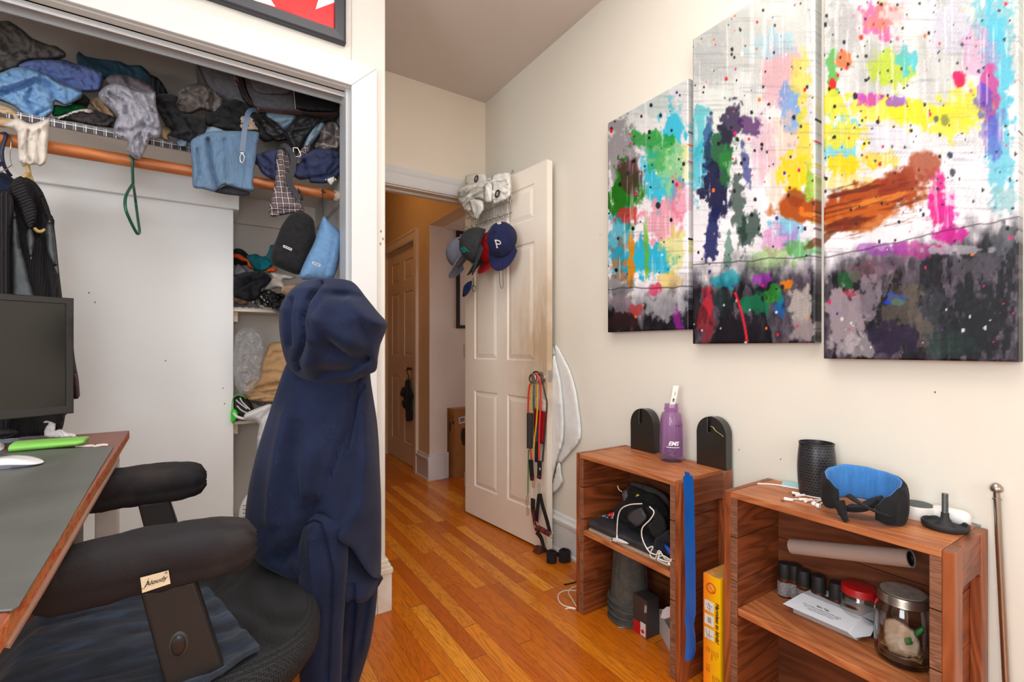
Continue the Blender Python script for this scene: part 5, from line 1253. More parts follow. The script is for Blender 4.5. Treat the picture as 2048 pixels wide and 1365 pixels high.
for (px, py, o_) in ((953, 358, .054), (995, 388, .122)):
    c = od(px, py, o_); bm = NB(); lathe(bm, [(.0115, 0), (.0145, -.001), (.021, .001), (.0215, .003), (.016, .0055), (.0115, .003)], c, 28, (DN+Vector((0, 0, .1))), caps=False); obj('grommet', bm, BRZ, T, smooth=50)
    obj('grommet_hole', lathe(NB(), [(0, .0), (.0118, .0), (.0118, .0012), (0, .0012)], c, 20, DN), mat('hole_grey', (176,172,166), .8), T)
# ---- caps
def cap(label, px, py, off, U, Fw, s, m, m2=None, brimk=1.0, group='caps on the door rack', bend=.35):
    U = Vector(U).normalized(); Fw = Vector(Fw); Fw = (Fw-U*Fw.dot(U)).normalized(); S = U.cross(Fw)
    c = od(px, py, off); T = thing('baseball_cap', label, 'cap', c, group)
    def L(f, sd, u): return c+(Fw*f+S*sd+U*u)*s
    rs = []
    for i in range(13):
        t_ = i/12*PI/2; r = math.cos(t_); h = math.sin(t_)**.9
        rs.append([L(.098*r*math.cos(a)*(1.0 if math.cos(a) > 0 else .95), .078*r*math.sin(a), .108*h+(.006*math.cos(a) if i == 0 else 0)) for a in [2*PI*k/48 for k in range(48)]])
    # panel seams
    for i in range(1, 12):
        for k in range(0, 48, 8):
            rs[i][k] = rs[i][k]-(rs[i][k]-c).normalized()*.0022*s
    obj('crown', rings(NB(), rs), m, T, smooth=180)
    n = 22; top_, bot = [], []
    for side, off_ in ((top_, .0), (bot, -.004)):
        for j_ in range(6):
            q = j_/5; row = []
            for i in range(n+1):
                a = -PI*.40+PI*.80*i/n
                rx = .094*math.cos(a)+q*.074*brimk*max(0, math.cos(a*1.12))**.7; sy = .075*math.sin(a)*(1+.14*q)
                row.append(L(rx, sy, off_+.006-bend*abs(sy)**2*10*.7*q-.004*q))
            side.append(row)
    bm = NB()
    V = [[[bm.verts.new(p) for p in r] for r in side] for side in (top_, bot)]
    for sd in V:
        for a in range(5):
            for b in range(n): bm.faces.new((sd[a][b], sd[a][b+1], sd[a+1][b+1], sd[a+1][b]))
    for b in range(n): bm.faces.new((V[0][5][b], V[0][5][b+1], V[1][5][b+1], V[1][5][b])); bm.faces.new((V[0][0][b], V[0][0][b+1], V[1][0][b+1], V[1][0][b]))
    for a in range(5):
        for b in (0, n): bm.faces.new((V[0][a][b], V[0][a+1][b], V[1][a+1][b], V[1][a][b]))
    obj('brim', bm, m2 or m, T, smooth=50)
    obj('top_button', ellipsoid(NB(), L(0, 0, .109), (.007*s, .007*s, .005*s), 12, 8), m, T, smooth=60)
    def surf(f, sd, push=.002):  # point on crown along a direction
        a = math.atan2(sd, f); rr = math.hypot(f/.098, sd/.078); h = math.sqrt(max(0, 1-rr*rr))**.9
        return L(f, sd, .108*h), (Fw*(f/.098**2)+S*(sd/.078**2)+U*(h/.108)).normalized()
    return T, L, surf, Fw, S, U
N1 = DN; 
NVY = fabric('navy_wool', (38,44,84), (28,32,66), scale=30); BKC = fabric('charcoal_wool', (56,58,60), (42,44,46), scale=50)
GRC = fabric('washed_grey_blue', (134,142,160), (112,120,140), scale=20)
cap('light blue and black cap hanging behind the black and navy caps', 968, 505, .05, N1*.6+UPv*.45-DE*.2, -UPv+N1*.15-DE*.05, 1.0, fabric('cap_sky', (120,170,196), (100,150,180)), BKC)
cap('red cap mostly hidden behind the navy cap, its brim edge showing below', 990, 500, .04, N1*.6+UPv*.4, -UPv+N1*.05-DE*.1, 1.0, fabric('cap_red', (196,24,34), (170,18,28)))
T, L, surf, Fw, S, U = cap('washed grey-blue cap hanging at the outer left of the rack', 930, 508, .10, N1*.55+UPv*.45-DE*.62, -UPv*.95+DE*.25+N1*.2, 1.05, GRC)
T, L, surf, Fw, S, U = cap('black wool cap with teal embroidery hanging between the grey and navy caps', 960, 492, .15, N1*.85+UPv*.28-DE*.50, -UPv*1.0+DE*.16+N1*.28, 1.05, BKC)
def embroider(T, surf, Fw, S, U, f0, s0, strokes, w, m, name='embroidery', lift=.0015):
    bm = NB()
    for st in strokes:
        pts = []
        for (a, b) in st:
            p, nrm = surf(f0+b, s0+a); pts.append(p+nrm*lift)
        tube(bm, pts, 0, sm=4, flat=(w, .0012), hint=surf(f0, s0)[1].cross(Vector((0,0,1))) if False else None) if False else tube(bm, pts, w, 6, 4)
    return obj(name, bm, m, T, smooth=60)
TEAL = fabric('teal_thread', (10,140,130), (8,110,104))
embroider(T, surf, Fw, S, U, .062, .030, [[(-.016, .004), (-.006, .012), (.004, .004), (.014, .010)], [(-.014, -.004), (-.002, .002), (.012, -.004)], [(-.010, .012), (-.010, -.008)], [(.0, .012), (.002, -.010)], [(.010, .012), (.010, -.006)]], .0028, TEAL, 'teal_emblem')
embroider(T, surf, Fw, S, U, -.050, .0, [[(-.012, 0), (-.004, .006), (.004, 0), (.012, .006)], [(-.010, .008), (.010, -.004)]], .0024, TEAL, 'teal_mark')
T, L, surf, Fw, S, U = cap('navy wool cap with a white letter P hanging at the inner end of the rack', 1006, 482, .10, N1*.8+UPv*.22+DE*.45, -UPv*1.0+N1*.15+DE*.02, 1.0, NVY)
WTH = mat('white_felt', (232,228,216), .8)
embroider(T, surf, Fw, S, U, .058, .016, [[(-.010, -.014), (-.006, .014)], [(-.007, -.014), (.004, -.014), (.012, -.010), (.012, -.002), (.002, .001), (-.007, .0)], [(-.014, -.013), (-.006, -.016)], [(-.010, .015), (-.002, .013)]], .0030, WTH, 'white_letter_p')
embroider(T, surf, Fw, S, U, -.052, .008, [[(-.009, 0), (0, .007), (.009, 0), (0, -.007), (-.009, 0)]], .0028, WTH, 'white_circle')
for (lab, o_, m, off) in (('blue cloth corner hanging below the grey-blue cap', [(927,574),(935,565),(944,562),(942,578),(932,592),(925,594)], fabric('cobalt', (30,66,130), (24,52,108)), .06), ):
    tag(relief('blue_cloth', o_, Pd(off), DN, m, thick=.01, edge=4, amp=.001, step=3), lab, 'cloth')
bm = NB(); tube(bm, [od(px, py, .06) for px, py in ((1004, 530), (999, 540), (999, 560), (1001, 574), (1004, 577), (1006, 572), (1006, 555), (1005, 538))], .0014, 6, 5)
tag(obj('elastic_cord', bm, BLK, smooth=60), 'thin black elastic loop dangling below the navy cap', 'cord')
bm = NB(); tube(bm, [od(px, py, .06) for px, py in ((946, 556), (947, 570), (944, 578), (949, 584), (951, 574), (944, 572), (941, 577))], .0016, 6, 5)
tag(obj('knotted_cord', bm, BLK, smooth=60), 'short knotted black cord dangling below the grey-blue cap', 'cord')
# ---- sheer curtain hanging between the door edge and the wall
SH = NT('sheer_panel'); SH.set(rough=.8, spec=.2, alpha=.86); SH.col(lin((240,242,240))); SH.bump(SH.noise(SH.co(), 500, 2), .15, .001); SH = SH.m
T = thing('sheer_curtain', 'sheer white curtain tail hanging between the open door and the wall', 'curtain', (1.485, 1.8, .2))
relief('curtain_fold', [(1108,690),(1116,694),(1128,716),(1142,745),(1153,785),(1160,835),(1163,870),(1157,887),(1136,912),(1120,928),(1106,915),(1100,850),(1104,760)], (1.488, 0, 0), (-1, 0, 0), SH, T, thick=.004, back=.05, edge=3, amp=.006, freq=26, ang=80, step=4)
relief('curtain_fold', [(1107,692),(1112,720),(1121,760),(1126,805),(1128,850),(1126,885),(1112,930),(1100,985),(1093,1013),(1087,1000),(1086,940),(1089,880),(1096,800),(1101,730)], (1.470, 0, 0), (-1, 0, 0), SH, T, thick=.005, back=.05, edge=3, amp=.006, freq=24, ang=85, step=4, folds=[(-.006, 2, [(1124,850),(1120,905),(1096,1008)])])
relief('curtain_fold', [(1114,925),(1121,928),(1123,948),(1126,965),(1114,982),(1103,988),(1100,980),(1108,950)], (1.480, 0, 0), (-1, 0, 0), SH, T, thick=.004, back=.05, edge=3, amp=.003, freq=14, ang=70, step=3)
# ---- exercise bands and handles on the knob
BG = 'exercise bands hung on the door knob'
def band(nm, label, m, lines_, r, off):
    T = thing('resistance_band', label, 'exercise band', od(*lines_[0][0][:2], off), BG)
    for ln in lines_:
        bm = NB(); tube(bm, [od(p[0], p[1], p[2] if len(p) > 2 else off) for p in ln], r, 10, 6); obj('rubber_tube', bm, m, T, smooth=60)
    return T
TR = mat('red_rubber', (214,52,48), .4); TY = mat('yellow_rubber', (228,176,24), .4); TB = mat('teal_rubber', (32,108,132), .4); TG = mat('green_rubber', (36,140,60), .4); TK = mat('olive_black_rubber', (52,54,46), .45)
WEB = fabric('black_webbing', (44,42,46), (30,29,32), weave=700); WEBR = fabric('red_stitched_webbing', (120,40,44), (70,24,28))
Tk = band('k', 'olive black rubber exercise band, outermost of the bundle on the knob', TK, [[(1064,750,.05),(1068,745,.05),(1074,744,.05),(1081,750,.045),(1086,768,.04),(1091,792,.035),(1094,806,.03),(1093,830,.03),(1091,850,.025),(1087,900,.02),(1085,924,.02)]], .0042, .03)
Tr = band('r', 'red rubber exercise band looped over the knob, brightest of the bundle', TR, [[(1064,752,.055),(1070,748,.055),(1078,755,.055),(1081,775,.05),(1081,808,.045),(1079,850,.045),(1078,885,.04),(1078,922,.04)], [(1060,768,.05),(1057,790,.045),(1056,830,.04)], [(1060,896,.04),(1062,910,.04),(1062.5,921,.04)]], .0048, .05)
Ty = band('y', 'yellow rubber exercise band hanging in front of the blue one', TY, [[(1064,768,.045),(1063,795,.04),(1063,830,.035)], [(1075,770,.048),(1075,810,.045),(1073,843,.045),(1069,880,.045),(1066.5,913,.045)]], .0040, .05)
Tb = band('b', 'teal blue rubber exercise band behind the yellow one', TB, [[(1068,770,.04),(1067,800,.035),(1067,822,.03)], [(1076,780,.04),(1074,830,.035),(1073.5,886,.03)]], .0038, .03)
Tg = band('g', 'green rubber exercise band hanging lowest at the left of the bundle', TG, [[(1057,900,.03),(1056.5,940,.03),(1056,965,.03),(1056,988,.03)]], .0030, .03)
bm = NB(); cyl(bm, od(1060, 827, .045), od(1059.5, 897, .045), .0165, .0155, 20); obj('foam_grip', bm, mat('foam_black', (50,50,50), .9, bump=(80,.6,.003)), Tr, smooth=40)
def strap(name, label, pts, w, m, T=None, off=.03, th=.0016, sm=6):
    bm = NB(); tube(bm, [od(p[0], p[1], p[2] if len(p) > 2 else off) for p in pts], 0, sm=sm, flat=(w, th), hint=DN.cross(UPv) if False else None)
    return bm
def flatstrap(pts, w, th=.0016, sm=6, off=.03):
    P = smooth_path([od(p[0], p[1], p[2] if len(p) > 2 else off) for p in pts], sm); rs = []
    for i, p in enumerate(P):
        d = (P[min(i+1, len(P)-1)]-P[max(i-1, 0)]).normalized(); a = DN.cross(d).normalized(); b = d.cross(a)
        rs.append([p+a*w*sx+b*th*sy for sx, sy in ((-1, -1), (1, -1), (1, 1), (-1, 1))])
    return rings(NB(), rs)
# handle blocks
for nm, pts, par in (('handle_strap', ((1062, 920, .045), (1063, 945, .045), (1065, 962, .045)), Tr), ('handle_strap', ((1079, 922, .045), (1079, 940, .045), (1078, 958, .045)), Tr), ('handle_strap', ((1074, 884, .035), (1073, 905, .035), (1073, 925, .035)), Tb), ('handle_strap', ((1066, 998, .03), (1066, 1018, .03), (1069, 1036, .03)), Ty)):
    obj(nm, flatstrap(pts, .0125 if par is not Tb else .009, .005), WEB, par, bevel=.002)
bm = flatstrap(((1079, 952, .0505), (1078.6, 956, .0505)), .0128, .0012, 0); obj('red_stitching', bm, WEBR, Tr)
bm = flatstrap(((1065, 955, .0505), (1065.3, 959, .0505)), .0128, .0012, 0); obj('red_stitching', bm, WEBR, Tr)
c = od(1078.5, 938, .052); obj('white_emblem', text_mesh('88', .012, basis(c+Vector((0, 0, .006)), -UPv, DE*1), .0004, bold=.001), mat('white_felt', 0), Tr)
for k, (px, py, px2, py2, par) in enumerate(((1067, 958, 1067, 974, Ty), (1079, 966, 1078, 986, Tr), (1056, 988, 1053, 1010, Tg), (1055, 1012, 1055, 1030, Tg))):
    a, b = od(px, py, .05), od(px2, py2, .05); w_ = DE*.006
    bm = NB(); tube(bm, [a, a+w_*.9+(b-a)*.3, b+w_, b-Vector((0, 0, .004)), b-w_, a-w_*.9+(b-a)*.3], .0016, 8, 5, closed=True); obj('carabiner', bm, CHR if k else mat('brass', (196,156,80), .3, metal=1), par, smooth=60)
# hand straps
T = thing('handle_strap_set', 'black webbing hand strap with dark red stitching clipped below the bands', 'strap', od(1080, 1070, .03), BG)
obj('webbing', flatstrap(((1080, 988, .045), (1086, 1015, .045), (1094, 1042, .045), (1100, 1066, .045)), .0115), WEB, T)
obj('webbing', flatstrap(((1078, 990, .035), (1075, 1020, .033), (1073, 1046, .03)), .011), WEB, T)
obj('webbing', flatstrap(((1066, 1020, .04), (1069, 1045, .04), (1073, 1062, .045)), .010), WEBR, T)
bm = NB(); cyl(bm, od(1076, 1056, .045), od(1099, 1069, .045), .013, .013, 18); obj('grip_bar', bm, stripes('grip_stripes', (52,44,44), (124,48,44), 26, 'Y'), T, smooth=40)
for px, py in ((1072, 1050), (1103, 1070)):
    bm = NB(); c = od(px, py, .05); R_ = .011; tube(bm, [c+(DE*math.cos(a)+UPv*math.sin(a)*1.5)*R_ for a in [k*PI/6 for k in range(12)]], .0019, 8, 3, closed=True); obj('metal_ring', bm, CHR, T, smooth=60)
# ankle strap reaching the floor, coiled
T = thing('coiled_strap', 'black webbing strap running down the door edge to a coil on the floor', 'strap', (1.40, 1.80, 0))
P0_, P1_ = od(1073, 1064, .05), Vector((1.385, 1.825, .04))
cA = up(1108, 1112, z=.03); cB = up(1130, 1108, z=.03)
bm = NB(); pts = [P0_, P0_.lerp(P1_, .4)+Vector((-.004, -.01, .01)), up(1090, 1100, z=.05), up(1105, 1106, z=.03), up(1122, 1112, z=.03)]
P = smooth_path(pts, 6); rs = []
for i, p in enumerate(P):
    d = (P[min(i+1, len(P)-1)]-P[max(i-1, 0)]).normalized(); t_ = i/(len(P)-1); wv_ = (DE*(1-t_)+(-FWv)*.3*t_+UPv*t_*.8).normalized(); a = (wv_-d*wv_.dot(d)).normalized(); b = d.cross(a)
    rs.append([p+a*.013*sx+b*.0017*sy for sx, sy in ((-1, -1), (1, -1), (1, 1), (-1, 1))])
obj('webbing', rings(NB(), rs), WEB, T)
for (px, py, R0, tl) in ((1104, 1114, .026, 0), (1130, 1112, .030, 0)):
    c = up(px, py, z=.027); bm = NB(); P = []
    for k in range(40):
        a = k*2*PI/14+1; r = R0-.0055*k/14*1.2; P.append(c+Vector((math.cos(a)*r*1.05, math.sin(a)*r, .002*math.sin(a*2))))
    rs = [[p+UPv*.0235*sx+((p-c).normalized())*.0014*sy for sx, sy in ((-1, -1), (1, -1), (1, 1), (-1, 1))] for p in P]
    obj('coil', rings(NB(), rs), WEB, T, smooth=50)
# Santa style stocking
T = thing('red_stocking', 'red cloth with a cream fleece cuff hanging behind the exercise bands', 'stocking', od(1080, 880, .01))
relief('red_cloth', [(1068,815),(1080,817),(1092,822),(1092,850),(1089,889),(1083,888),(1069,880),(1067,850)], Pd(.008), DN, fabric('stocking_red', (176,18,30), (150,12,24)), T, thick=.012, edge=5, amp=.001, step=3)
relief('fleece_cuff', [(1067,797),(1072,793),(1091,800),(1093,812),(1092,826),(1081,824),(1067,818)], Pd(.014), DN, fabric('cuff_cream', (214,202,188), (194,180,166)), T, thick=.014, edge=5, amp=.002, step=3)
# door stop wedge
a = up(1073, 1106, z=0); T = thing('door_stop', 'brown rubber door wedge pushed under the open door', 'door stop', a)
c = up(1064, 1105, z=0); bm = NB(); w0 = -DN; e0 = DE
q = c+Vector((0.0, 0, 0)); pts = [q, q+e0*.045, q+e0*.045+w0*.11, q+w0*.11]
A_ = [bm.verts.new(p) for p in pts]; B_ = [bm.verts.new(p) for p in (pts[0]+e0*.008+w0*.02+UPv*.034, pts[1]-e0*.008+w0*.02+UPv*.034, pts[2]-e0*.006+UPv*.006, pts[3]+e0*.006+UPv*.006)]
for f in ((A_[3], A_[2], A_[1], A_[0]), tuple(B_), (A_[0], A_[1], B_[1], B_[0]), (A_[1], A_[2], B_[2], B_[1]), (A_[2], A_[3], B_[3], B_[2]), (A_[3], A_[0], B_[0], B_[3])): bm.faces.new(f)
for v in bm.verts: v.co.z *= .34 if False else 1
T.name = 'door_stop'; obj('wedge', bm, mat('brown_rubber', (88,44,34), .5), T, bevel=.003)
# ================================================================ HALLWAY THINGS
hp = lambda px, py, o=0: up(px, py, x=HX-.0-o)
T = thing('folded_umbrella', 'black folded umbrella hanging from the hall door knob', 'umbrella', hp(818, 845, -.01))
UM = fabric('umbrella_black', (34,36,38), (18,19,21), scale=40)
k0 = Vector((HX-.012, hk.y, hk.z))
a = up(815, 758, x=k0.x); b = up(819, 842, x=k0.x)
bm = NB(); tube(bm, [k0+Vector((0, 0, .0)), k0+Vector((-.004, .004, -.02)), up(817, 752, x=k0.x), up(816, 762, x=k0.x)], .0035, 8, 4); obj('wrist_strap', bm, UM, T, smooth=60)
relief('canopy', [(811,760),(821,760),(822,775),(826,785),(829,793),(825,800),(824,815),(826,838),(821,843),(812,842),(811,820),(806,815),(803,805),(808,797),(800,790),(804,776),(809,774)], (k0.x+.01, 0, 0), (-1, 0, 0), UM, T, thick=.05, back=.1, edge=7, amp=.008, freq=5, ang=85, step=1.6)
T = thing('tall_carton', 'tall brown cardboard box with a white label standing in the hallway', 'box', (1.72, 3.40, 0))
KR = mat('kraft_card', (170,118,68), .7, c2=(158,106,58), scale=10); 
bl = up(901, 958, z=0); x0 = 1.605; bm = NB(); e1 = (1.86, 3.455)
y0 = 3.365; ztp = up(905, 819, y=y0).z
q = up(916, 962, z=0); 
bm = prism(NB(), [(1.612, 3.45, 0), (1.628, 3.34, 0), (1.90, 3.36, 0), (1.90, 3.45, 0)], (0, 0, ztp)); obj('carton', bm, KR, T, bevel=.002)
fy = lambda px, py, o=.0012: onp(px, py, Vector((1.628, 3.34, 0))+Vector((0, -o, 0)), Vector((.02, -.272, 0)).normalized())
c4 = [fy(px, py) for px, py in ((917, 836), (930, 832.5), (930, 846), (918.5, 848.5))]; obj('shipping_label', prism(NB(), c4, (0, -.0005, 0)), mat('label_white', (220,220,224), .5), T)
c4 = [fy(px, py, .0022) for px, py in ((919.5, 837.5), (929, 835), (929, 843), (920.5, 845.5))]; obj('label_print', prism(NB(), c4, (0, -.0005, 0)), mat('label_print', (150,152,160), .5, c2=(70,72,80), scale=160), T)
c4 = [fy(px, py) for px, py in ((924, 858), (930, 856), (930, 892), (925, 890), (922, 878), (922, 866))]; obj('printed_oval', prism(NB(), c4, (0, -.0005, 0)), mat('print_dark', (44,36,30), .6), T)
sx = lambda px, py: onp(px, py, Vector((1.612, 3.45, 0))+Vector((-.0012, 0, 0)), Vector((-.11, -.016, 0)).normalized())
for a_ in (((899, 845), (901.5, 846), (901.5, 864), (899, 862)), ((904.5, 842), (908, 843), (908, 849), (904.5, 848)), ((899.5, 829), (901.5, 830), (901.5, 838), (899.5, 837)), ((904.5, 830), (907, 831), (907, 838), (904.5, 837))):
    obj('printed_mark', prism(NB(), [sx(*p) for p in a_], (-.0005, 0, 0)), mat('print_dark', 0) if a_[0][1] > 840 else mat('print_brown', (130,78,40), .6), T)
yf = 3.46; a = up(913.5, 480, y=yf-.012); b = up(913.5, 657, y=yf-.012)
T = thing('hall_picture_frame', 'black framed picture on the wall beyond the hallway opening', 'picture frame', (a.x+.2, yf, b.z))
zt_ = up(915, 462, y=yf).z; xw = .42
bm = rings(NB(), [[Vector((a.x+(0 if s_ < 0 else xw)-s_*u_, yf-v_, (b.z if q_ < 0 else zt_)-q_*u_)) for u_, v_ in ((0, 0), (0, .02), (.026, .02), (.026, 0))] for s_, q_ in ((-1, -1), (1, -1), (1, 1), (-1, 1))], closed=True)
obj('frame', bm, mat('hall_frame_black', (24,22,22), .4), T)
obj('print', bx((a.x+.02, yf-.008, b.z+.02), (a.x+xw-.02, yf-.003, zt_-.02)), mat('hall_print', (212,204,200), .4), T)
# ================================================================ CLOSET
NY = Vector((0, -1, 0))
def cl(name, label, cat, outline, y, m, group=None, **k):
    kw = dict(thick=.05, edge=16, amp=.007, freq=13, step=3.2, back=.8)
    kw.update(k); kw['edge'] *= .55; kw['thick'] *= .62; kw['amp'] *= 2.6; kw['folds'] = [(a_*1.25, b_, c_) for a_, b_, c_ in kw.get('folds', ())]
    o = relief(name, outline, (0, y, 0), NY, m, **kw)
    return tag(o, label, cat, group)
ROD_Y = 2.10
a = up(-30, 278, y=ROD_Y); b = up(688, 391, y=ROD_Y); zr_ = (up(20, 285, y=ROD_Y).z+up(640, 384, y=ROD_Y).z)/2
T = thing('closet_rod', 'varnished wooden clothes rod running across the closet under the shelf', 'clothes rod', (0, ROD_Y, zr_))
RW = wood('rod_wood', (206,122,62), (160,84,36), 'X', 6, rough=.35)
bm = NB(); cyl(bm, (-1.9, ROD_Y, zr_), (XI-.03, ROD_Y, zr_), .0205, seg=28); obj('pole', bm, RW, T, smooth=40)
bm = NB(); cyl(bm, (XI-.045, ROD_Y, zr_), (XI-.012, ROD_Y, zr_), .0212, seg=24); obj('paint_smeared_end', bm, mat('paint_smear', (206,196,184), .6, c2=(170,100,56), scale=60, lo=.55, hi=.6), T, smooth=40)
bm = NB(); lathe(bm, [(0, 0), (.03, 0), (.03, .006), (.024, .008), (.022, .012), (0, .012)], (XI, ROD_Y, zr_), 24, (-1, 0, 0)); obj('rod_socket', bm, mat('socket_paint', (206,204,200), .5), T, smooth=40)
CT = 'clothes heaped on the upper closet shelf'
g = lambda n, l, c, o, y, m, **k: cl(n, l, c, o, y, m, CT, **k)
g('teal_shirt', 'muted teal shirt lying farthest back in the middle of the upper shelf', 'shirt', [(152,112),(158,103),(170,112),(200,118),(240,123),(255,130),(282,131),(302,150),(305,170),(280,180),(230,165),(190,155),(160,140)], 2.52, fabric('teal_cotton', (82,120,142), (64,100,124)), ang=20, thick=.06, folds=[(.012, 4, [(175,118),(230,140),(290,165)])])
g('striped_shirt', 'dark grey striped shirt peeking out behind the grey satin shirt', 'shirt', [(295,150),(316,156),(330,175),(337,195),(312,205),(296,190)], 2.48, stripes('dark_stripe_cloth', (92,88,94), (62,60,66), 60, 'X', bump=.1), ang=60)
g('grey_sweater', 'dark grey sweater with pale edges at the left end of the upper shelf', 'sweater', [(-30,40),(0,42),(18,42),(46,60),(64,76),(96,89),(112,92),(130,104),(131,114),(116,119),(60,121),(46,125),(30,138),(0,146),(-30,150)], 2.36, fabric('grey_marl', (128,124,120), (100,96,92), scale=40), ang=25, thick=.07, amp=.010, freq=16, folds=[(.018, 4, [(0,92),(30,108),(52,106),(72,92),(88,92)]), (.015, 3, [(30,112),(60,116),(85,120)]), (-.010, 3, [(50,104),(78,90),(110,96),(128,104)])])
g('periwinkle_shirt', 'periwinkle blue dress shirt folded in the left half of the upper shelf', 'shirt', [(35,132),(50,122),(75,118),(125,119),(150,127),(176,133),(205,144),(208,152),(200,182),(160,184),(115,170),(90,155),(60,145)], 2.34, fabric('periwinkle_cotton', (128,148,208), (108,128,190)), ang=20, thick=.07, folds=[(.010, 3, [(128,119),(160,135),(190,180)]), (.012, 5, [(60,135),(110,150),(160,178)])])
g('sky_shirt', 'light blue shirt heaped over the front edge at the left of the upper shelf', 'shirt', [(-30,148),(0,146),(25,136),(48,134),(72,140),(98,150),(112,160),(140,172),(166,184),(162,197),(132,211),(110,203),(107,222),(90,238),(68,247),(52,236),(30,214),(0,202),(-30,200)], 2.22, fabric('sky_cotton', (142,184,226), (118,162,210)), ang=35, thick=.09, amp=.010, freq=18, folds=[(.028, 5, [(0,188),(40,176),(70,160),(100,172)]), (.02, 4, [(62,178),(52,200),(66,214)]), (.014, 4, [(105,200),(108,175),(90,160)]), (-.014, 5, [(0,172),(45,160),(75,150)]), (.016, 3, [(60,240),(80,225),(104,215)])])
g('olive_shirt', 'dark camouflage shirt wedged behind the green cloth on the shelf', 'shirt', [(138,200),(150,190),(166,188),(180,200),(174,214),(148,212)], 2.32, fabric('camo', (74,72,54), (34,36,28), scale=30))
g('green_shirt', 'bright green cloth peeping out beside the light blue shirt', 'shirt', [(104,226),(109,210),(130,212),(150,208),(176,215),(165,222),(136,229),(108,233)], 2.25, fabric('bright_green', (16,128,72), (10,98,54)), thick=.04, edge=8)
g('tan_shirt', 'tan cloth showing between the green cloth and the grey satin shirt', 'shirt', [(178,204),(195,194),(206,200),(222,220),(234,237),(215,236),(195,223)], 2.26, fabric('tan_cotton', (206,172,142), (184,150,120)), thick=.04, edge=8, ang=40)
g('graphic_tee', 'dark grey graphic tee with a white and orange print lying at the shelf edge', 'shirt', [(108,238),(128,230),(145,222),(180,217),(200,224),(228,234),(236,256),(190,252),(150,244),(116,240)], 2.20, fabric('dark_tee', (80,74,74), (60,56,56)), thick=.04, edge=8, ang=10)
g('white_print_cloth', 'white printed cloth strip lying on the dark grey tee', 'shirt', [(112,236),(132,228),(150,221),(176,217),(196,224),(182,228),(160,226),(138,233),(118,240)], 2.19, mat('white_orange_print', (224,216,206), .9, c2=(206,110,70), scale=40, lo=.56, hi=.62), thick=.045, edge=5)
g('cream_shirt', 'pale tan shirt below the light blue shirt at the left of the shelf', 'shirt', [(-30,206),(0,208),(28,218),(48,236),(70,247),(98,232),(104,246),(70,252),(40,252),(8,256),(-30,250)], 2.18, fabric('cream_cotton', (220,190,150), (196,166,128)), ang=15)
g('white_tshirt', 'white shirt sleeve hanging down over the rod at the left', 'shirt', [(8,250),(34,236),(62,248),(98,238),(98,262),(95,300),(92,326),(80,333),(72,329),(60,331),(48,330),(37,322),(36,300),(34,264),(18,256)], 2.055, fabric('white_cotton', (232,224,214), (214,204,194)), ang=85, thick=.035, amp=.006, freq=16, folds=[(.022, 3, [(56,262),(52,290),(54,308),(60,322)]), (.014, 3, [(78,262),(74,300),(76,325)])])
g('mauve_shirt', 'dull mauve grey shirt tucked behind the grey satin shirt', 'shirt', [(210,160),(222,150),(250,150),(280,158),(302,170),(313,186),(290,192),(250,188),(225,176)], 2.30, fabric('mauve_cloth', (148,136,142), (122,112,118)), ang=20, thick=.05)
g('satin_shirt', 'silver grey satin shirt spilling over the shelf edge in front of the rod', 'shirt', [(197,186),(212,172),(230,166),(250,170),(275,182),(300,184),(311,184),(313,210),(320,240),(323,262),(318,276),(300,277),(296,290),(288,306),(282,318),(270,318),(252,299),(256,284),(238,276),(226,264),(230,244),(236,232),(214,212),(200,200)], 2.05, mat('grey_satin', (160,160,172), .38, c2=(138,138,150), scale=16, spec=.6), ang=75, thick=.05, amp=.010, freq=17, folds=[(.02, 4, [(205,180),(230,196),(250,206),(252,225)]), (-.014, 5, [(285,186),(300,225),(312,262)]), (.016, 4, [(228,262),(262,262),(284,252),(318,262)]), (-.012, 4, [(282,254),(262,280),(268,312)]), (.012, 3, [(284,256),(300,275)])])
g('black_polo', 'black polo shirt hanging over the shelf edge right of the grey satin shirt', 'shirt', [(308,196),(318,188),(340,188),(356,194),(352,210),(362,225),(392,230),(412,240),(414,262),(410,288),(396,292),(370,282),(336,271),(346,262),(328,246),(314,218)], 2.10, fabric('polo_black', (44,44,47), (28,28,30)), ang=30, thick=.06, amp=.008, folds=[(.02, 4, [(315,200),(335,225),(350,262)]), (.01, 3, [(372,238),(384,262),(400,288)]), (-.01, 4, [(340,270),(380,262),(410,262)])])
g('khaki_piece', 'cream cloth corner under the black polo shirt at the shelf edge', 'shirt', [(322,256),(332,250),(346,262),(336,272),(342,284),(328,280),(320,270)], 2.16, fabric('cream_cotton', 0), thick=.03, edge=6)
g('red_cap_edge', 'small red cloth tip showing beside the grey travel bag', 'cloth', [(392,168),(402,162),(412,168),(410,176),(396,176)], 2.38, fabric('red_cloth', (170,24,34), (140,18,26)), thick=.03, edge=5)
g('knit_shirt', 'crumpled grey knit shirt lying on the black polo', 'shirt', [(350,212),(356,196),(355,184),(366,173),(382,168),(400,167),(420,173),(440,186),(449,205),(446,220),(432,231),(418,224),(402,220),(380,229),(358,226)], 2.20, fabric('knit_grey', (140,132,128), (112,104,100), scale=40), ang=40, thick=.08, amp=.012, freq=12, folds=[(.022, 4, [(360,190),(380,182),(400,190),(412,215)]), (.016, 3, [(352,212),(372,214),(395,210)]), (.02, 3, [(425,180),(422,200),(424,226)])])
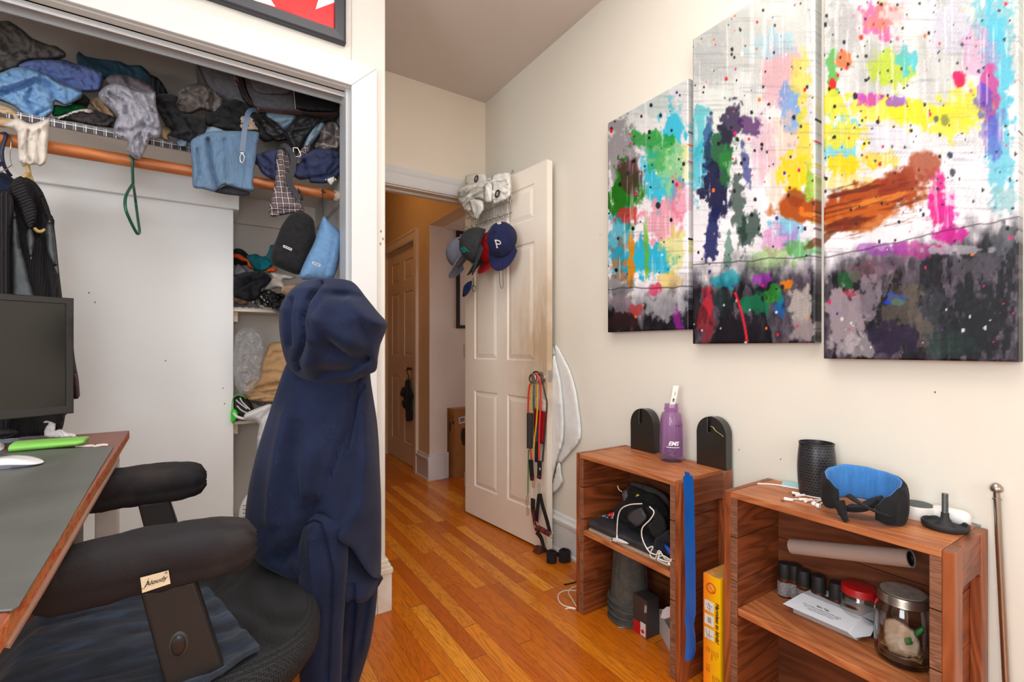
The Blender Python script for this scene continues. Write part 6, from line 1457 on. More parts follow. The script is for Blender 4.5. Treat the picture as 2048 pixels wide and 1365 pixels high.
g('black_shirt', 'black button shirt lying between the grey knit and the travel bag strap', 'shirt', [(408,246),(412,228),(430,222),(446,206),(472,198),(494,210),(512,226),(540,236),(556,248),(558,276),(530,285),(512,272),(480,266),(440,259),(414,252)], 2.12, fabric('polo_black', 0), ang=15, thick=.06, folds=[(.016, 4, [(430,235),(460,240),(500,262)]), (.02, 4, [(450,215),(480,230),(520,262)])])
g('white_inner', 'beige and white cloth edge between the black shirt and the blue strap', 'shirt', [(478,236),(492,228),(508,234),(518,248),(516,262),(498,262),(480,258)], 2.10, fabric('beige_cloth', (196,178,162), (160,142,128), scale=60), thick=.03, edge=6)
LD = denim('faded_denim', (104,138,168), (176,196,210))
g('denim_cuff', 'frayed light denim cuff sticking out under the black polo', 'jeans', [(404,272),(412,258),(424,253),(446,260),(449,276),(446,290),(424,290),(406,286)], 2.085, LD, thick=.03, edge=6, amp=.004, ang=80, freq=9)
g('denim_cuff', 'small rolled frayed denim cuff at the shelf edge left of the jeans', 'jeans', [(352,280),(364,277),(376,281),(374,292),(358,293)], 2.10, LD, thick=.02, edge=5, amp=.003, freq=8)
JN = denim('blue_jeans', (60,94,134), (138,166,190))
g('jeans', 'folded blue jeans legs hanging over the rod in the middle of the closet', 'jeans', [(381,284),(400,270),(430,262),(470,262),(500,262),(518,266),(515,290),(510,330),(506,368),(509,381),(498,383),(470,376),(448,370),(436,378),(428,384),(405,378),(386,374),(384,330)], 2.045, JN, ang=88, thick=.032, amp=.003, freq=26, edge=9, folds=[(.03, 4, [(416,280),(422,330),(434,376)]), (.012, 3, [(395,300),(400,350)]), (.010, 4, [(450,280),(455,360)]), (-.006, 3, [(484,270),(486,330),(482,378)])])
g('dark_jeans_hem', 'dark inner hem of black jeans hanging under the blue jeans', 'jeans', [(428,384),(440,376),(452,371),(474,376),(498,384),(499,391),(480,392),(450,389)], 2.06, denim('black_denim', (30,32,40), (70,70,76)), thick=.02, edge=4, amp=.001)
g('navy_trousers', 'navy trousers folded over the right end of the shelf in front of the rod', 'trousers', [(507,312),(522,306),(540,300),(556,300),(556,340),(552,362),(540,358),(522,344)], 2.09, fabric('navy_twill', (62,70,104), (46,52,82)), ang=60, thick=.05, folds=[(.018, 4, [(520,310),(540,325),(548,358)]), (.012, 3, [(512,318),(530,338),(545,345)])])
g('navy_trousers', 'navy trousers with a white care tag at the far right end of the shelf', 'trousers', [(587,352),(590,330),(600,310),(628,298),(655,298),(676,304),(685,318),(686,340),(676,352),(668,362),(650,367),(620,366),(618,358),(600,360)], 2.10, fabric('navy_twill', 0), ang=10, thick=.06, amp=.006, folds=[(.02, 4, [(608,322),(615,355)]), (.016, 4, [(620,357),(660,352),(684,330)]), (.01, 3, [(668,305),(672,325),(655,345)])])
g('care_tag', 'small white care tag hanging from the navy trousers', 'tag', [(650,359),(668,353),(673,359),(662,370)], 2.035, mat('tag_white', (222,218,214), .6), thick=.0015, edge=2, amp=0, rnd=False)
g('faded_jeans', 'faded light blue denim bunched below the travel bag', 'jeans', [(532,226),(560,228),(592,232),(590,245),(578,258),(568,262),(552,250),(538,244)], 2.16, LD, thick=.05)
g('faded_jeans', 'faded denim leg rolled beside the grey plaid roll', 'jeans', [(606,292),(614,272),(628,250),(644,242),(650,252),(636,272),(622,290),(608,298)], 2.10, LD, thick=.05, ang=-55)
g('plaid_roll', 'rolled grey and plaid fabric at the right end of the shelf under the travel bag', 'cloth roll', [(625,292),(636,275),(640,255),(656,242),(672,244),(682,258),(686,285),(676,298),(655,302),(630,300)], 2.14, plaid('grey_plaid', (112,102,102), (150,140,138), (190,182,180), 20), ang=30, thick=.07, folds=[(.02, 4, [(632,285),(655,282),(672,268),(668,252)]), (.012, 3, [(640,296),(668,288),(682,270)])])
PLD = plaid('brown_plaid', (104,90,94), (52,44,50), (184,176,174), 48, w1=.22, w2=.06, rot=(0, .12, 0))
g('plaid_pyjamas', 'grey brown plaid pyjama leg hanging down below the rod', 'pyjamas', [(553,304),(560,298),(572,302),(580,322),(579,345),(582,366),(592,388),(608,418),(606,425),(585,427),(545,434),(537,428),(541,405),(548,375),(552,340)], 2.035, PLD, ang=82, thick=.035, amp=.005, freq=13, folds=[(.014, 3, [(570,312),(574,345),(572,372)]), (.01, 3, [(542,424),(570,420),(604,418)])])
g('plaid_fold', 'plaid cloth fold lying behind the black backpack strap', 'cloth', [(590,318),(600,300),(614,288),(622,292),(618,306),(600,328),(592,332)], 2.09, PLD, thick=.04, edge=7)
g('backpack', 'black backpack with straps squeezed between the travel bag and the clothes', 'backpack', [(516,236),(530,232),(556,250),(572,262),(582,246),(596,232),(612,228),(645,236),(664,238),(640,248),(625,262),(612,276),(604,292),(598,302),(586,300),(572,282),(556,284),(544,280),(528,266)], 2.10, mat('black_nylon', (34,34,37), .55, c2=(24,24,26), scale=20, bump=(150,.2)), ang=-30, thick=.06, amp=.006, folds=[(.016, 4, [(535,240),(560,265),(580,290)]), (-.012, 4, [(590,240),(578,265),(590,296)])])
def ribbon(pts, w, th, y, m, name, parent=None):
    P = smooth_path([up(p[0], p[1], y=p[2] if len(p) > 2 else y) for p in pts], 6); rs = []
    for i, p in enumerate(P):
        d = (P[min(i+1, len(P)-1)]-P[max(i-1, 0)]).normalized(); a = NY.cross(d).normalized(); b = d.cross(a)
        rs.append([p+a*w*sx+b*th*sy for sx, sy in ((-1, -1), (1, -1), (1, 1), (-1, 1))])
    return obj(name, rings(NB(), rs), m, parent)
WBK = mat('black_webbing_strap', (40,42,48), .7)
T = thing('hanging_strap', 'black webbing strap dangling in front of the plaid pyjama leg', 'strap', up(580, 390, y=2.0))
ribbon([(560,300,2.03),(570,292,2.0),(580,302,1.99),(586,316,1.98),(586,340,1.98),(578,362,1.985),(590,384,1.99),(597,398,1.99)], .010, .0014, 2, WBK, 'webbing', T)
bm = NB(); tube(bm, [up(px, py, y=1.99) for px, py in ((586,296),(590,313),(602,311),(595,296))], .0024, 8, 2, closed=True); obj('metal_ring', bm, CHR, T, smooth=60)
T = thing('bag_shoulder_strap', 'slate blue leather strap with a chrome clasp hanging from the travel bag', 'strap', up(484, 326, y=1.99))
ribbon([(512,219,2.06),(500,222,2.02),(494,234,2.0),(490,255,1.99),(487,280,1.985),(484,303,1.985)], .0085, .0018, 2, mat('slate_leather', (96,112,138), .5), 'webbing', T)
bm = NB(); tube(bm, [up(px, py, y=1.985) for px, py in ((484,305),(480,314),(481,323),(484,326),(487,323),(489,314))], .0022, 8, 4, closed=True); obj('clasp', bm, CHR, T, smooth=60)
bm = NB(); cyl(bm, up(480,305.5,y=1.985), up(488,306.5,y=1.985), .0026, seg=8); obj('clasp_bar', bm, CHR, T, smooth=60)
# travel bag : box with rounded end
y0_, y1_ = 2.12, 2.44
def yb_(px, py, y): return up(px, py, y=y)
BAG = fabric('heather_charcoal', (122,124,130), (92,94,100), weave=400, scale=60)
BAGD = mat('bag_dark', (30,30,34), .6, bump=(300,.2)); PIP = mat('brown_piping', (100,52,32), .4)
ol = [(392,60),(390,100),(396,132),(408,160),(424,186),(452,204),(486,212),(503,220),(560,226),(620,230),(660,232),(674,230),(680,222),(683,190),(684,130),(684,60)]
P = [up(px, py, y=2.17) for px, py in ol]
ctr = sum(P, Vector())/len(P)
T = thing('travel_bag', 'large charcoal travel bag with brown piping on the right of the upper shelf', 'bag', (ctr.x, 2.3, 1.79))
def ringy(y, sc, zo=0): return [Vector(((p.x-ctr.x)*sc+ctr.x, y, min((p.z-ctr.z)*sc+ctr.z, 2.55)+zo)) for p in P]
bm = rings(NB(), [ringy(2.145, .93), ringy(2.158, .985), ringy(2.18, 1), ringy(2.40, .99), ringy(2.44, .94)])
obj('body', bm, BAG, T, smooth=45)
k0_ = lambda o_, m, nm, y, w=.003: obj(nm, tube(NB(), [up(px, py, y=y) for px, py in o_], w, 8, 5), m, T, smooth=60)
k0_(ol[1:-1], PIP, 'piping', 2.158, .0028)
relief('zip_panel', [(466,100),(480,98),(486,140),(494,178),(506,205),(512,218),(500,214),(484,196),(474,165),(468,130)], (0, 2.145, 0), NY, BAGD, T, thick=.012, edge=5, amp=0, step=4)
k0_([(474,100),(478,135),(486,170),(498,198),(514,216)], PIP, 'piping', 2.125, .002)
k0_([(506,217),(560,220),(620,225),(668,228),(680,216)], PIP, 'piping', 2.125, .002)
relief('front_pocket', [(488,112),(500,108),(560,128),(578,140),(583,178),(576,190),(560,190),(520,188),(505,178),(494,150)], (0, 2.142, 0), NY, BAG, T, thick=.02, edge=8, amp=.004, freq=30, ang=5, step=4, folds=[(.006, 2, [(500,118),(512,160),(520,180),(575,186)])])
relief('dark_side_panel', [(586,130),(620,140),(660,160),(682,172),(682,212),(676,222),(656,225),(590,216)], (0, 2.140, 0), NY, BAGD, T, thick=.012, edge=5, amp=.001, step=5)
k0_([(583,150),(587,180),(591,218)], mat('reflective_cord', (200,200,204), .4), 'pale_piping', 2.125, .0022)
for (px, py) in ((472, 152), (474, 164), (514, 220)):
    bm = NB(); c_ = up(px, py, y=2.10); tube(bm, [c_+Vector((a*.006, 0, b*.011)) for a, b in ((0, 1), (1, .3), (.6, -1), (-.6, -1), (-1, .3))], .0018, 6, 3, closed=True); obj('zip_pull', bm, mat('copper_metal', (206,160,130), .25, metal=1), T, smooth=60)
# hangers
def hanger(nm, label, lines_, r, m):
    T = thing(nm, label, 'clothes hanger', up(*lines_[0][-1][:2], y=ROD_Y), 'clothes hangers on the rod')
    for i, ln in enumerate(lines_):
        bm = tube(NB(), [up(p[0], p[1], y=p[2] if len(p) > 2 else ROD_Y) for p in ln], r, 10, 4); obj('hook' if i == 0 else 'shoulder_loop', bm, m, T, smooth=60)
    return T
hanger('clothes_hanger', 'empty dark green plastic hanger on the rod under the grey satin shirt', [[(263,322,2.125),(258,314,2.10),(262,313,2.075),(265,322,2.07),(265,340,2.08),(266,368,2.10)], [(266,368,2.10),(258,380,2.04),(252,392,1.98),(250,405,1.96),(252,421,1.95),(262,445,1.97),(272,464,1.99),(276,468,2.0),(279,463,2.04),(276,440,2.12),(272,410,2.2),(269,385,2.15),(266,368,2.10)]], .0045, mat('green_hanger', (24,84,62), .3))
hanger('clothes_hanger', 'pale yellow plastic hanger holding the ribbed cardigan', [[(46,330,2.10),(54,330,2.09),(57,340,2.09),(58,348,2.09)], [(58,348,2.09),(50,352,2.06),(40,362,2.04),(34,372,2.03)], [(58,348,2.09),(64,362,2.10),(70,378,2.12),(78,392,2.14)]], .0055, mat('pale_yellow_hanger', (216,180,112), .4))
hanger('clothes_hanger', 'navy blue plastic hanger at the far left of the rod', [[(2,300,2.10),(2,272,2.09),(8,267,2.08),(12,272,2.07),(4,300,2.07),(6,325,2.08),(14,342,2.09),(22,352,2.10)], [(6,325,2.08),(-8,335,2.06),(-20,345,2.04)]], .005, mat('navy_hanger', (30,34,64), .35))
hanger('clothes_hanger', 'thin steel wire hanger between the navy and yellow hangers', [[(16,292,2.10),(15,276,2.09),(19,270,2.08),(22,290,2.07),(20,310,2.08),(24,330,2.09),(42,352,2.10)], [(24,330,2.09),(10,340,2.06),(-10,350,2.04)]], .0014, CHR)
# hanging jackets
JG = 'jackets hanging on the left of the closet'
RIB = stripes('ribbed_black_knit', (50,48,50), (34,33,35), 230, 'X', rough=.95, bump=.7)
RIBC = stripes('ribbed_collar_knit', (56,54,56), (32,31,33), 120, 'Z', rough=.95, bump=.9, rot=(0, .6, 0))
LTH = mat('grey_leather', (72,78,82), .5, c2=(52,56,60), scale=10, bump=(120,.2))
T = thing('navy_jacket', 'navy jacket hanging farthest left on the rod', 'jacket', up(-10, 600, y=2.14), JG)
relief('shell', [(-70,350),(0,342),(14,348),(30,360),(44,374),(50,400),(50,840),(-70,840)], (0, 2.16, 0), NY, fabric('navy_cloth', (34,44,72), (24,32,54)), T, thick=.06, edge=24, amp=.006, ang=85, freq=22, step=9)
T = thing('dark_jacket', 'dark maroon-edged jacket hanging behind the cardigan', 'jacket', up(120, 700, y=2.16), JG)
relief('shell', [(72,372),(90,400),(106,440),(112,480),(118,540),(124,590),(132,650),(146,690),(150,720),(156,752),(158,765),(160,792),(156,798),(146,799),(140,775),(140,820),(130,832),(118,840),(118,862),(60,862),(60,500)], (0, 2.12, 0), NY, fabric('maroon_black', (48,42,46), (34,30,33)), T, thick=.05, edge=10, amp=.005, ang=82, freq=16, step=6)
relief('sleeve_cuff', [(146,735),(153,752),(157,762),(159,790),(152,799),(146,780)], (0, 2.07, 0), NY, mat('maroon_lining', (70,34,40), .6), T, thick=.02, edge=5, amp=.001)
T = thing('ribbed_cardigan', 'black ribbed cardigan with grey leather panels on the yellow hanger', 'cardigan', up(60, 700, y=2.04), JG)
relief('body', [(10,385),(24,366),(40,352),(56,356),(72,366),(86,385),(98,415),(104,436),(109,440),(108,470),(110,500),(118,560),(124,612),(128,700),(124,860),(-20,862),(-20,400)], (0, 2.06, 0), NY, RIB, T, thick=.06, edge=14, amp=.006, ang=84, freq=20, step=6, folds=[(.03, 7, [(62,372),(76,430),(74,470)]), (.02, 5, [(84,480),(92,560),(100,640)])])
relief('leather_panel', [(28,421),(36,450),(42,490),(52,530),(62,570),(72,600),(80,660),(80,760),(22,760),(22,560),(20,470)], (0, 1.975, 0), NY, LTH, T, thick=.02, edge=8, amp=.004, ang=85, freq=14, step=6)
relief('leather_panel', [(60,452),(66,466),(70,480),(66,505),(62,520),(56,500),(52,470)], (0, 1.97, 0), NY, LTH, T, thick=.015, edge=5, amp=.002, step=4)
relief('leather_panel', [(92,452),(100,440),(108,470),(112,510),(116,548),(104,524),(96,508),(92,480)], (0, 1.985, 0), NY, LTH, T, thick=.015, edge=5, amp=.002, step=4)
relief('ribbed_collar', [(18,372),(32,356),(44,353),(54,366),(62,388),(72,410),(76,430),(70,450),(64,462),(56,460),(46,440),(34,410),(22,392)], (0, 1.99, 0), NY, RIBC, T, thick=.03, edge=9, amp=.003, ang=-20, freq=10, step=4)
relief('ribbed_collar', [(78,376),(88,398),(98,424),(106,434),(108,446),(100,452),(92,440),(84,420),(78,398)], (0, 2.01, 0), NY, RIBC, T, thick=.02, edge=6, amp=.003, ang=-20, freq=10, step=4)
bm = tube(NB(), [up(px, py, y=2.0) for px, py in ((68,457),(76,463),(84,463),(91,459))], .0055, 8, 4); obj('hanger_bar', bm, mat('pale_yellow_hanger', 0), T, smooth=60)
relief('cable_knit_front', [(-20,384),(0,380),(14,380),(26,392),(28,418),(22,470),(22,560),(24,700),(24,850),(-20,850)], (0, 1.965, 0), NY, stripes('cable_knit', (54,50,54), (32,30,33), 110, 'X', rough=.95, bump=.9), T, thick=.03, edge=8, amp=.003, ang=88, freq=8, step=5)
# pouches hanging from cords
def pouch(label, ol_, m, cord, lock, tagp, y, seam, side=None):
    T = thing('hanging_pouch', label, 'pouch', up(ol_[0][0], 550, y=y), 'fleece pouches hanging from the rod')
    relief('bag_body', ol_, (0, y, 0), NY, m, T, thick=.045, back=1.0, edge=26, amp=.003, freq=40, step=4, folds=seam)
    bm = tube(NB(), [up(*p, y=y+(ROD_Y-.025-y)*max(0, 1-i/(len(cord)-1))) for i, p in enumerate(cord)], .0014, 6, 4); obj('draw_cord', bm, BLK, T, smooth=60)
    for (p, q) in lock:
        bm = NB(); cyl(bm, up(*p, y=ROD_Y-.03), up(*q, y=ROD_Y-.035), .0045, seg=12); obj('cord_lock', bm, BLK, T, smooth=40)
    q = [up(px, py, y=y-.047) for px, py in tagp]; lab_ = obj('woven_label', prism(NB(), q, (0, .0012, 0)), mat('woven_white', (214,214,216), .6), T)
    e_ = (q[1]-q[0]); L = e_.length
    bm = NB(); f_ = q[0]-q[3]
    for k in range(7): box(bm, (0, 0, 0), (.09, .42+.12*(k % 2), .0005), basis(q[3]+f_*.28+e_*(.08+k*.125)+Vector((0, -.0004, 0)), e_, f_) @ Matrix.Diagonal((L, f_.length, 1, 1)))
    obj('label_marks', bm, mat('label_ink', (60,60,64), .6), lab_)
pouch('black fleece pouch hanging from the rod beside the plaid pyjama leg', [(581,429),(594,423),(606,424),(620,432),(628,442),(631,465),(632,475),(622,500),(612,530),(603,548),(590,549),(566,540),(546,531),(541,520),(541,505),(552,480),(563,452),(574,436)], fabric('black_fleece', (36,36,38), (24,24,26), scale=60), [(597,376),(599,400),(602,428)], [((600,382),(594,392)), ((603,392),(604,400))], [(567,490),(584.5,497.5),(583,502),(566,494.5)], 2.0, [(.004, 3, [(590,434),(612,440),(628,446)]), (.004, 2, [(558,488),(592,503)]), (.004, 3, [(592,503),(600,545)])])
pouch('sky blue fleece pouch hanging at the right side of the closet', [(645,436),(648,432),(658,444),(672,456),(682,466),(685,478),(684,495),(678,525),(668,556),(650,562),(630,560),(606,560),(598,554),(604,536),(616,510),(628,486),(636,462)], fabric('sky_fleece', (110,148,188), (92,130,172), scale=60), [(646,377),(645,384),(646,434)], [((644,380),(650,386))], [(625,523),(641,529),(640,533.5),(624,527.5)], 1.96, [(.004, 3, [(640,462),(668,478)]), (.004, 2, [(620,520),(650,532)]), (.006, 3, [(672,468),(660,520),(648,558)])])
# recess shelf, upper
SY = 2.47
RG = 'clothes on the narrow closet shelf'
q = lambda n, l, c, o, y, m, **k: cl(n, l, c, o, y, m, RG, **{**dict(thick=.04, edge=10, step=3, freq=10), **k})
q('black_cloth', 'rounded black cloth at the back left of the narrow shelf', 'cloth', [(466,500),(478,497),(488,501),(500,512),(520,520),(500,530),(466,530)], 2.56, fabric('polo_black', 0))
q('teal_jersey', 'teal jersey with white and orange trim on the narrow shelf', 'jersey', [(490,512),(500,510),(512,508),(522,513),(532,512),(538,500),(540,491),(548,490),(552,500),(548,525),(538,540),(520,543),(508,542),(499,528)], 2.54, fabric('teal_jersey', (26,122,136), (18,100,114)), ang=50, folds=[(.012, 3, [(515,512),(522,535)]), (-.008, 3, [(494,512),(502,530)])])
q('orange_cloth', 'bright orange cloth twisting in front of the teal jersey', 'cloth', [(466,508),(480,509),(490,516),(497,520),(502,530),(508,537),(500,538),(495,532),(494,524),(484,523),(474,518),(466,515)], 2.49, fabric('orange_jersey', (238,98,32), (214,80,22)), ang=20)
q('orange_cloth', 'small orange cloth edge below the teal jersey', 'cloth', [(531,543),(540,536),(548,535),(556,539),(546,545),(536,546)], 2.48, fabric('orange_jersey', 0), thick=.02, edge=4)
q('marled_cloth', 'grey marled knit cloth at the left of the narrow shelf', 'cloth', [(466,540),(476,528),(486,534),(498,545),(490,551),(466,553)], 2.47, stripes('marled_knit', (150,148,156), (92,90,100), 260, 'Z', bump=.3, rot=(0, .5, 0)))
q('white_cloth', 'crumpled white cloth lying behind the black plastic bag', 'cloth', [(526,580),(538,562),(544,552),(540,546),(552,546),(566,549),(586,552),(592,556),(578,560),(566,560),(572,572),(568,578),(552,576),(536,584)], 2.47, fabric('white_cotton', 0), amp=.008)
q('tan_liner', 'tan cloth lying flat at the right of the narrow shelf', 'cloth', [(560,585),(566,572),(590,568),(602,572),(590,588),(570,590)], 2.45, fabric('tan_cotton', 0), thick=.02, edge=5)
q('black_trousers', 'black clothes heap at the left of the narrow shelf', 'trousers', [(466,560),(478,550),(492,545),(508,543),(526,543),(540,552),(543,560),(532,572),(522,580),(522,592),(508,602),(492,603),(474,598),(466,594)], 2.43, fabric('soft_black', (38,38,42), (24,24,28), scale=30), thick=.06, amp=.010, folds=[(.02, 4, [(480,555),(500,575),(505,600)]), (.014, 3, [(500,562),(520,560),(538,562)])])
q('brown_shoe_cloth', 'brown fleece roll at the shelf edge under the black clothes', 'cloth', [(466,594),(478,596),(492,600),(497,604),(494,610),(478,609),(466,606)], 2.41, fabric('brown_fleece', (112,82,66), (88,62,50), scale=60), thick=.025, edge=5)
PB = mat('black_bin_liner', (18,19,22), .16, coat=.6, bump=(40,.6,.004))
tag(relief('plastic_bag', [(504,605),(512,594),(520,586),(528,580),(542,577),(556,581),(568,584),(580,590),(590,605),(590,630),(566,632),(556,628),(542,620),(528,618),(514,612)], (0, 2.385, 0), NY, PB, thick=.05, back=.8, edge=9, amp=.02, freq=8, ang=25, step=4, sharp=.0, flat=True, rnd=False), 'crumpled shiny black plastic bag hanging over the narrow shelf edge', 'plastic bag')
# recess shelf, lower
q('tan_blanket', 'stack of folded tan cloth on the lower closet shelf', 'blanket', [(486,785),(492,770),(506,760),(518,752),(520,730),(528,708),(540,688),(556,684),(580,688),(600,760),(596,800),(570,808),(540,806),(510,806),(494,800)], 2.46, fabric('khaki_cotton', (216,178,132), (194,156,112)), thick=.10, edge=16, amp=.005, ang=-12, freq=20, folds=[(.03, 3, [(510,778),(535,772),(580,764)]), (.02, 2.5, [(500,786),(530,786),(580,778)]), (.02, 2.5, [(492,796),(530,790),(580,790)]), (.016, 2.5, [(505,802),(540,798),(580,800)])])
q('purple_cloth', 'dull purple cloth edge under the tan stack', 'cloth', [(500,804),(530,808),(566,806),(570,830),(552,832),(545,815),(520,812)], 2.42, fabric('dull_purple', (92,78,98), (70,60,78)), thick=.03, edge=5)
CLR = NT('crinkled_clear_plastic'); CLR.set(rough=.12, spec=1.0, alpha=.34); CLR.col(lin((236,236,240))); CLR.bump(CLR.noise(CLR.co(), 55, 5, .6, 1.5), 1.0, .02); CLR = CLR.m
tag(relief('clear_plastic_bag', [(470,672),(482,658),(498,655),(516,660),(528,672),(532,700),(527,725),(522,760),(505,785),(492,790),(480,788),(470,770),(466,730)], (0, 2.37, 0), NY, CLR, thick=.05, back=.6, edge=8, amp=.03, freq=7, ang=60, step=5, sharp=0, flat=True, rnd=False), 'crumpled clear plastic bag beside the tan folded stack', 'plastic bag')
T = thing('sneaker', 'black and white sneaker with bright green details at the lower shelf edge', 'shoe', up(485, 840, y=2.42))
relief('upper', [(466,800),(476,792),(490,796),(502,806),(508,820),(504,836),(486,838),(470,830)], (0, 2.43, 0), NY, mat('sneaker_upper', (34,30,34), .6), T, thick=.05, edge=10, amp=.002, step=3)
relief('green_trim', [(462,822),(470,818),(477,826),(474,838),(466,848),(462,842)], (0, 2.39, 0), NY, mat('neon_green', (50,220,40), .5), T, thick=.02, edge=4, amp=.001, step=2)
for pts in (((472,800),(478,806),(486,812),(494,818)), ((480,796),(484,804),(492,812),(500,820)), ((474,812),(484,822),(498,828))):
    bm = tube(NB(), [up(px, py, y=2.37) for px, py in pts], .003, 6, 3); obj('lace', bm, mat('lace_white', (226,224,226), .7), T, smooth=60)
bm = tube(NB(), [up(px, py, y=2.36) for px, py in ((464,835),(464,815),(466,798),(474,790),(486,792),(492,798))], .002, 6, 3); obj('green_lace', bm, mat('neon_green', 0), T, smooth=60)
bm = tube(NB(), [up(px, py, y=2.365) for px, py in ((466,826),(474,834),(488,838),(502,836))], .006, 8, 3); obj('sole', bm, mat('lace_white', 0), T, smooth=60)
tag(relief('white_shirt', [(487,838),(490,828),(506,820),(526,812),(540,808),(546,812),(550,824),(546,842),(538,864),(530,886),(526,904),(516,908),(514,895),(514,878),(518,850),(510,842),(498,842)], (0, 2.355, 0), NY, fabric('white_tee', (232,232,234), (214,214,218)), thick=.04, back=.5, edge=8, amp=.006, freq=14, ang=80, step=3, folds=[(.016, 3, [(546,816),(524,838),(518,872)]), (-.008, 3, [(490,834),(515,825),(538,812)])]), 'white tee shirt draped over the lower closet shelf edge', 'shirt')
# small fan heater on the closet floor
c = up(510, 1088, y=2.36); zb_ = .222; c.z = zb_; d_ = c.x*SA+c.y*CA; zt_ = up(510, 978, d=d_).z
T = thing('fan_heater', 'small white fan heater standing on the closet floor behind the hoodie', 'heater', c)
hh = zt_-zb_; r = 36*d_/F
c = c+Vector((.02, 0, 0))
W_ = mat('heater_white', (228,228,230), .4); HB_ = mat('heater_blue', (176,192,206), .4); HD_ = mat('heater_slots', (70,70,76), .6)
def oval(w, z0): return [Vector((c.x+w*math.cos(a), c.y+.05*math.sin(a)*(w/r), z0)) for a in [2*PI*k/32 for k in range(32)]]
obj('base', rings(NB(), [oval(r*1.0, zb_), oval(r*1.05, zb_+.01), oval(r*1.02, zb_+hh*.28)]), HB_, T, smooth=50)
obj('grey_band', rings(NB(), [oval(r*1.05, zb_+hh*.28), oval(r*1.05, zb_+hh*.36)]), mat('heater_band', (120,130,142), .5), T, smooth=50)
rs = []
for k in range(15):
    t_ = k/14; rs.append(oval(r*1.03*math.sqrt(max(1-(t_**2.2), .0004)), zb_+hh*(.36+.64*t_)))
obj('dome', rings(NB(), rs), W_, T, smooth=180)
gc = Vector((c.x+r*.55, c.y-.052, zb_+hh*.62))
bm = lathe(NB(), [(.0, 0), (r*.62, 0), (r*.64, .004), (r*.6, .008), (0, .009)], gc+Vector((0, .006, 0)), 32, (0, -1, 0)); obj('grille_plate', bm, W_, T, smooth=50)
for k in range(18):
    a = k*2*PI/18; bm = NB(); pts = [gc+Vector((math.cos(a+s_*.9)*r*(.16+.42*s_), -.0042, math.sin(a+s_*.9)*r*(.16+.42*s_))) for s_ in (0, .33, .66, 1)]; tube(bm, pts, .0020, 6, 3); obj('grille_slot', bm, HD_, T, smooth=60)
for k in range(4):
    z_ = zb_+hh*(.42+k*.09); bm = tube(NB(), [Vector((c.x-r*x_, c.y-.05*math.sqrt(max(1-x_*x_, 0))-.003, z_)) for x_ in (.86, .7, .5, .35)], .0014, 6, 3); obj('vent_slot', bm, HD_, T, smooth=60)
# ================================================================ DESK
DZ = .78
T = thing('desk', 'red-brown desk with a chipped right edge at the left side of the room', 'desk', (-.8, 1.1, 0))
t = NT('desk_top_veneer'); t.set(rough=.42, spec=.4, coat=.15)
v = t.co('Object', (1, .25, 1)); t.col(t.ramp(t.noise(v, 9, 5, .6, .4), [(.3, (112,56,40)), (.7, (146,82,62))])); DKV = t.m
t = NT('chipped_edge'); t.set(rough=.8)
t.col(t.ramp(t.noise(t.co('Object', (1, 1, 3)), 22, 5, .7), [(.40, (168,64,24)), (.5, (186,112,56)), (.62, (150,92,52))])); t.bump(t.noise(t.co(), 60, 4), .7, .006); CHP = t.m
bm = prism(NB(), [(-1.5, .30, DZ-.026), (-.150, .30, DZ-.026), (-.156, .60, DZ-.026), (-.200, 1.826, DZ-.026), (-1.5, 1.826, DZ-.026)], (0, 0, .026))
bm.normal_update(); bmesh.ops.recalc_face_normals(bm, faces=bm.faces)
for f in bm.faces:
    if f.normal.x > .7: f.material_index = 1
obj('desk_top', bm, [DKV, CHP], T, bevel=.003)
bm = prism(NB(), [(-.1545, .62, DZ-.029), (-.158, .75, DZ-.030), (-.184, 1.5, DZ-.029), (-.186, 1.5, DZ-.026), (-.160, .62, DZ-.026)], (0, 0, .004)); obj('edge_lipping', bm, mat('pale_lipping', (150,112,92), .5), T)
obj('leg', bx((-.272, 1.775, 0), (-.222, 1.815, DZ-.026)), mat('desk_white_leg', (216,210,204), .5, c2=(196,186,176), scale=8), T, bevel=.002)
obj('leg', bx((-.272, .42, 0), (-.222, .46, DZ-.026)), mat('desk_white_leg', 0), T, bevel=.002)
obj('side_panel', bx((-.45, 1.60, .05), (-.285, 1.62, DZ-.026)), wood('desk_panel_wood', (104,50,24), (70,32,14), 'Z', 7), T, bevel=.002)
obj('pedestal', bx((-.75, 1.62, .05), (-.30, 1.80, DZ-.026)), wood('desk_panel_wood', 0, 0), T, bevel=.002)
# mat
def zz(px, py, z): p = up(px, py, z=z); return Vector((p.x, p.y, z))
MZ = DZ+.0008
mp = [zz(227, 896, MZ), zz(200, 940, MZ), zz(120, 1080, MZ), zz(60, 1180, MZ), zz(46, 1203, MZ), zz(38, 1216, MZ), zz(24, 1224, MZ), zz(0, 1226, MZ)]
e_ = mp[-1]; mp += [Vector((-1.2, e_.y-.02, MZ)), Vector((-1.2, 1.70, MZ)), zz(0, 904, MZ)]
tag(obj('leather_desk_mat', prism(NB(), mp, (0, 0, .0024)), mat('mat_grey_leather', (100,102,98), .42, c2=(88,90,87), scale=7, bump=(500,.12,.001), spec=.5), bevel=.0008), 'large grey leather mat covering the desk under the white mouse', 'desk mat')
TZ = MZ+.0024
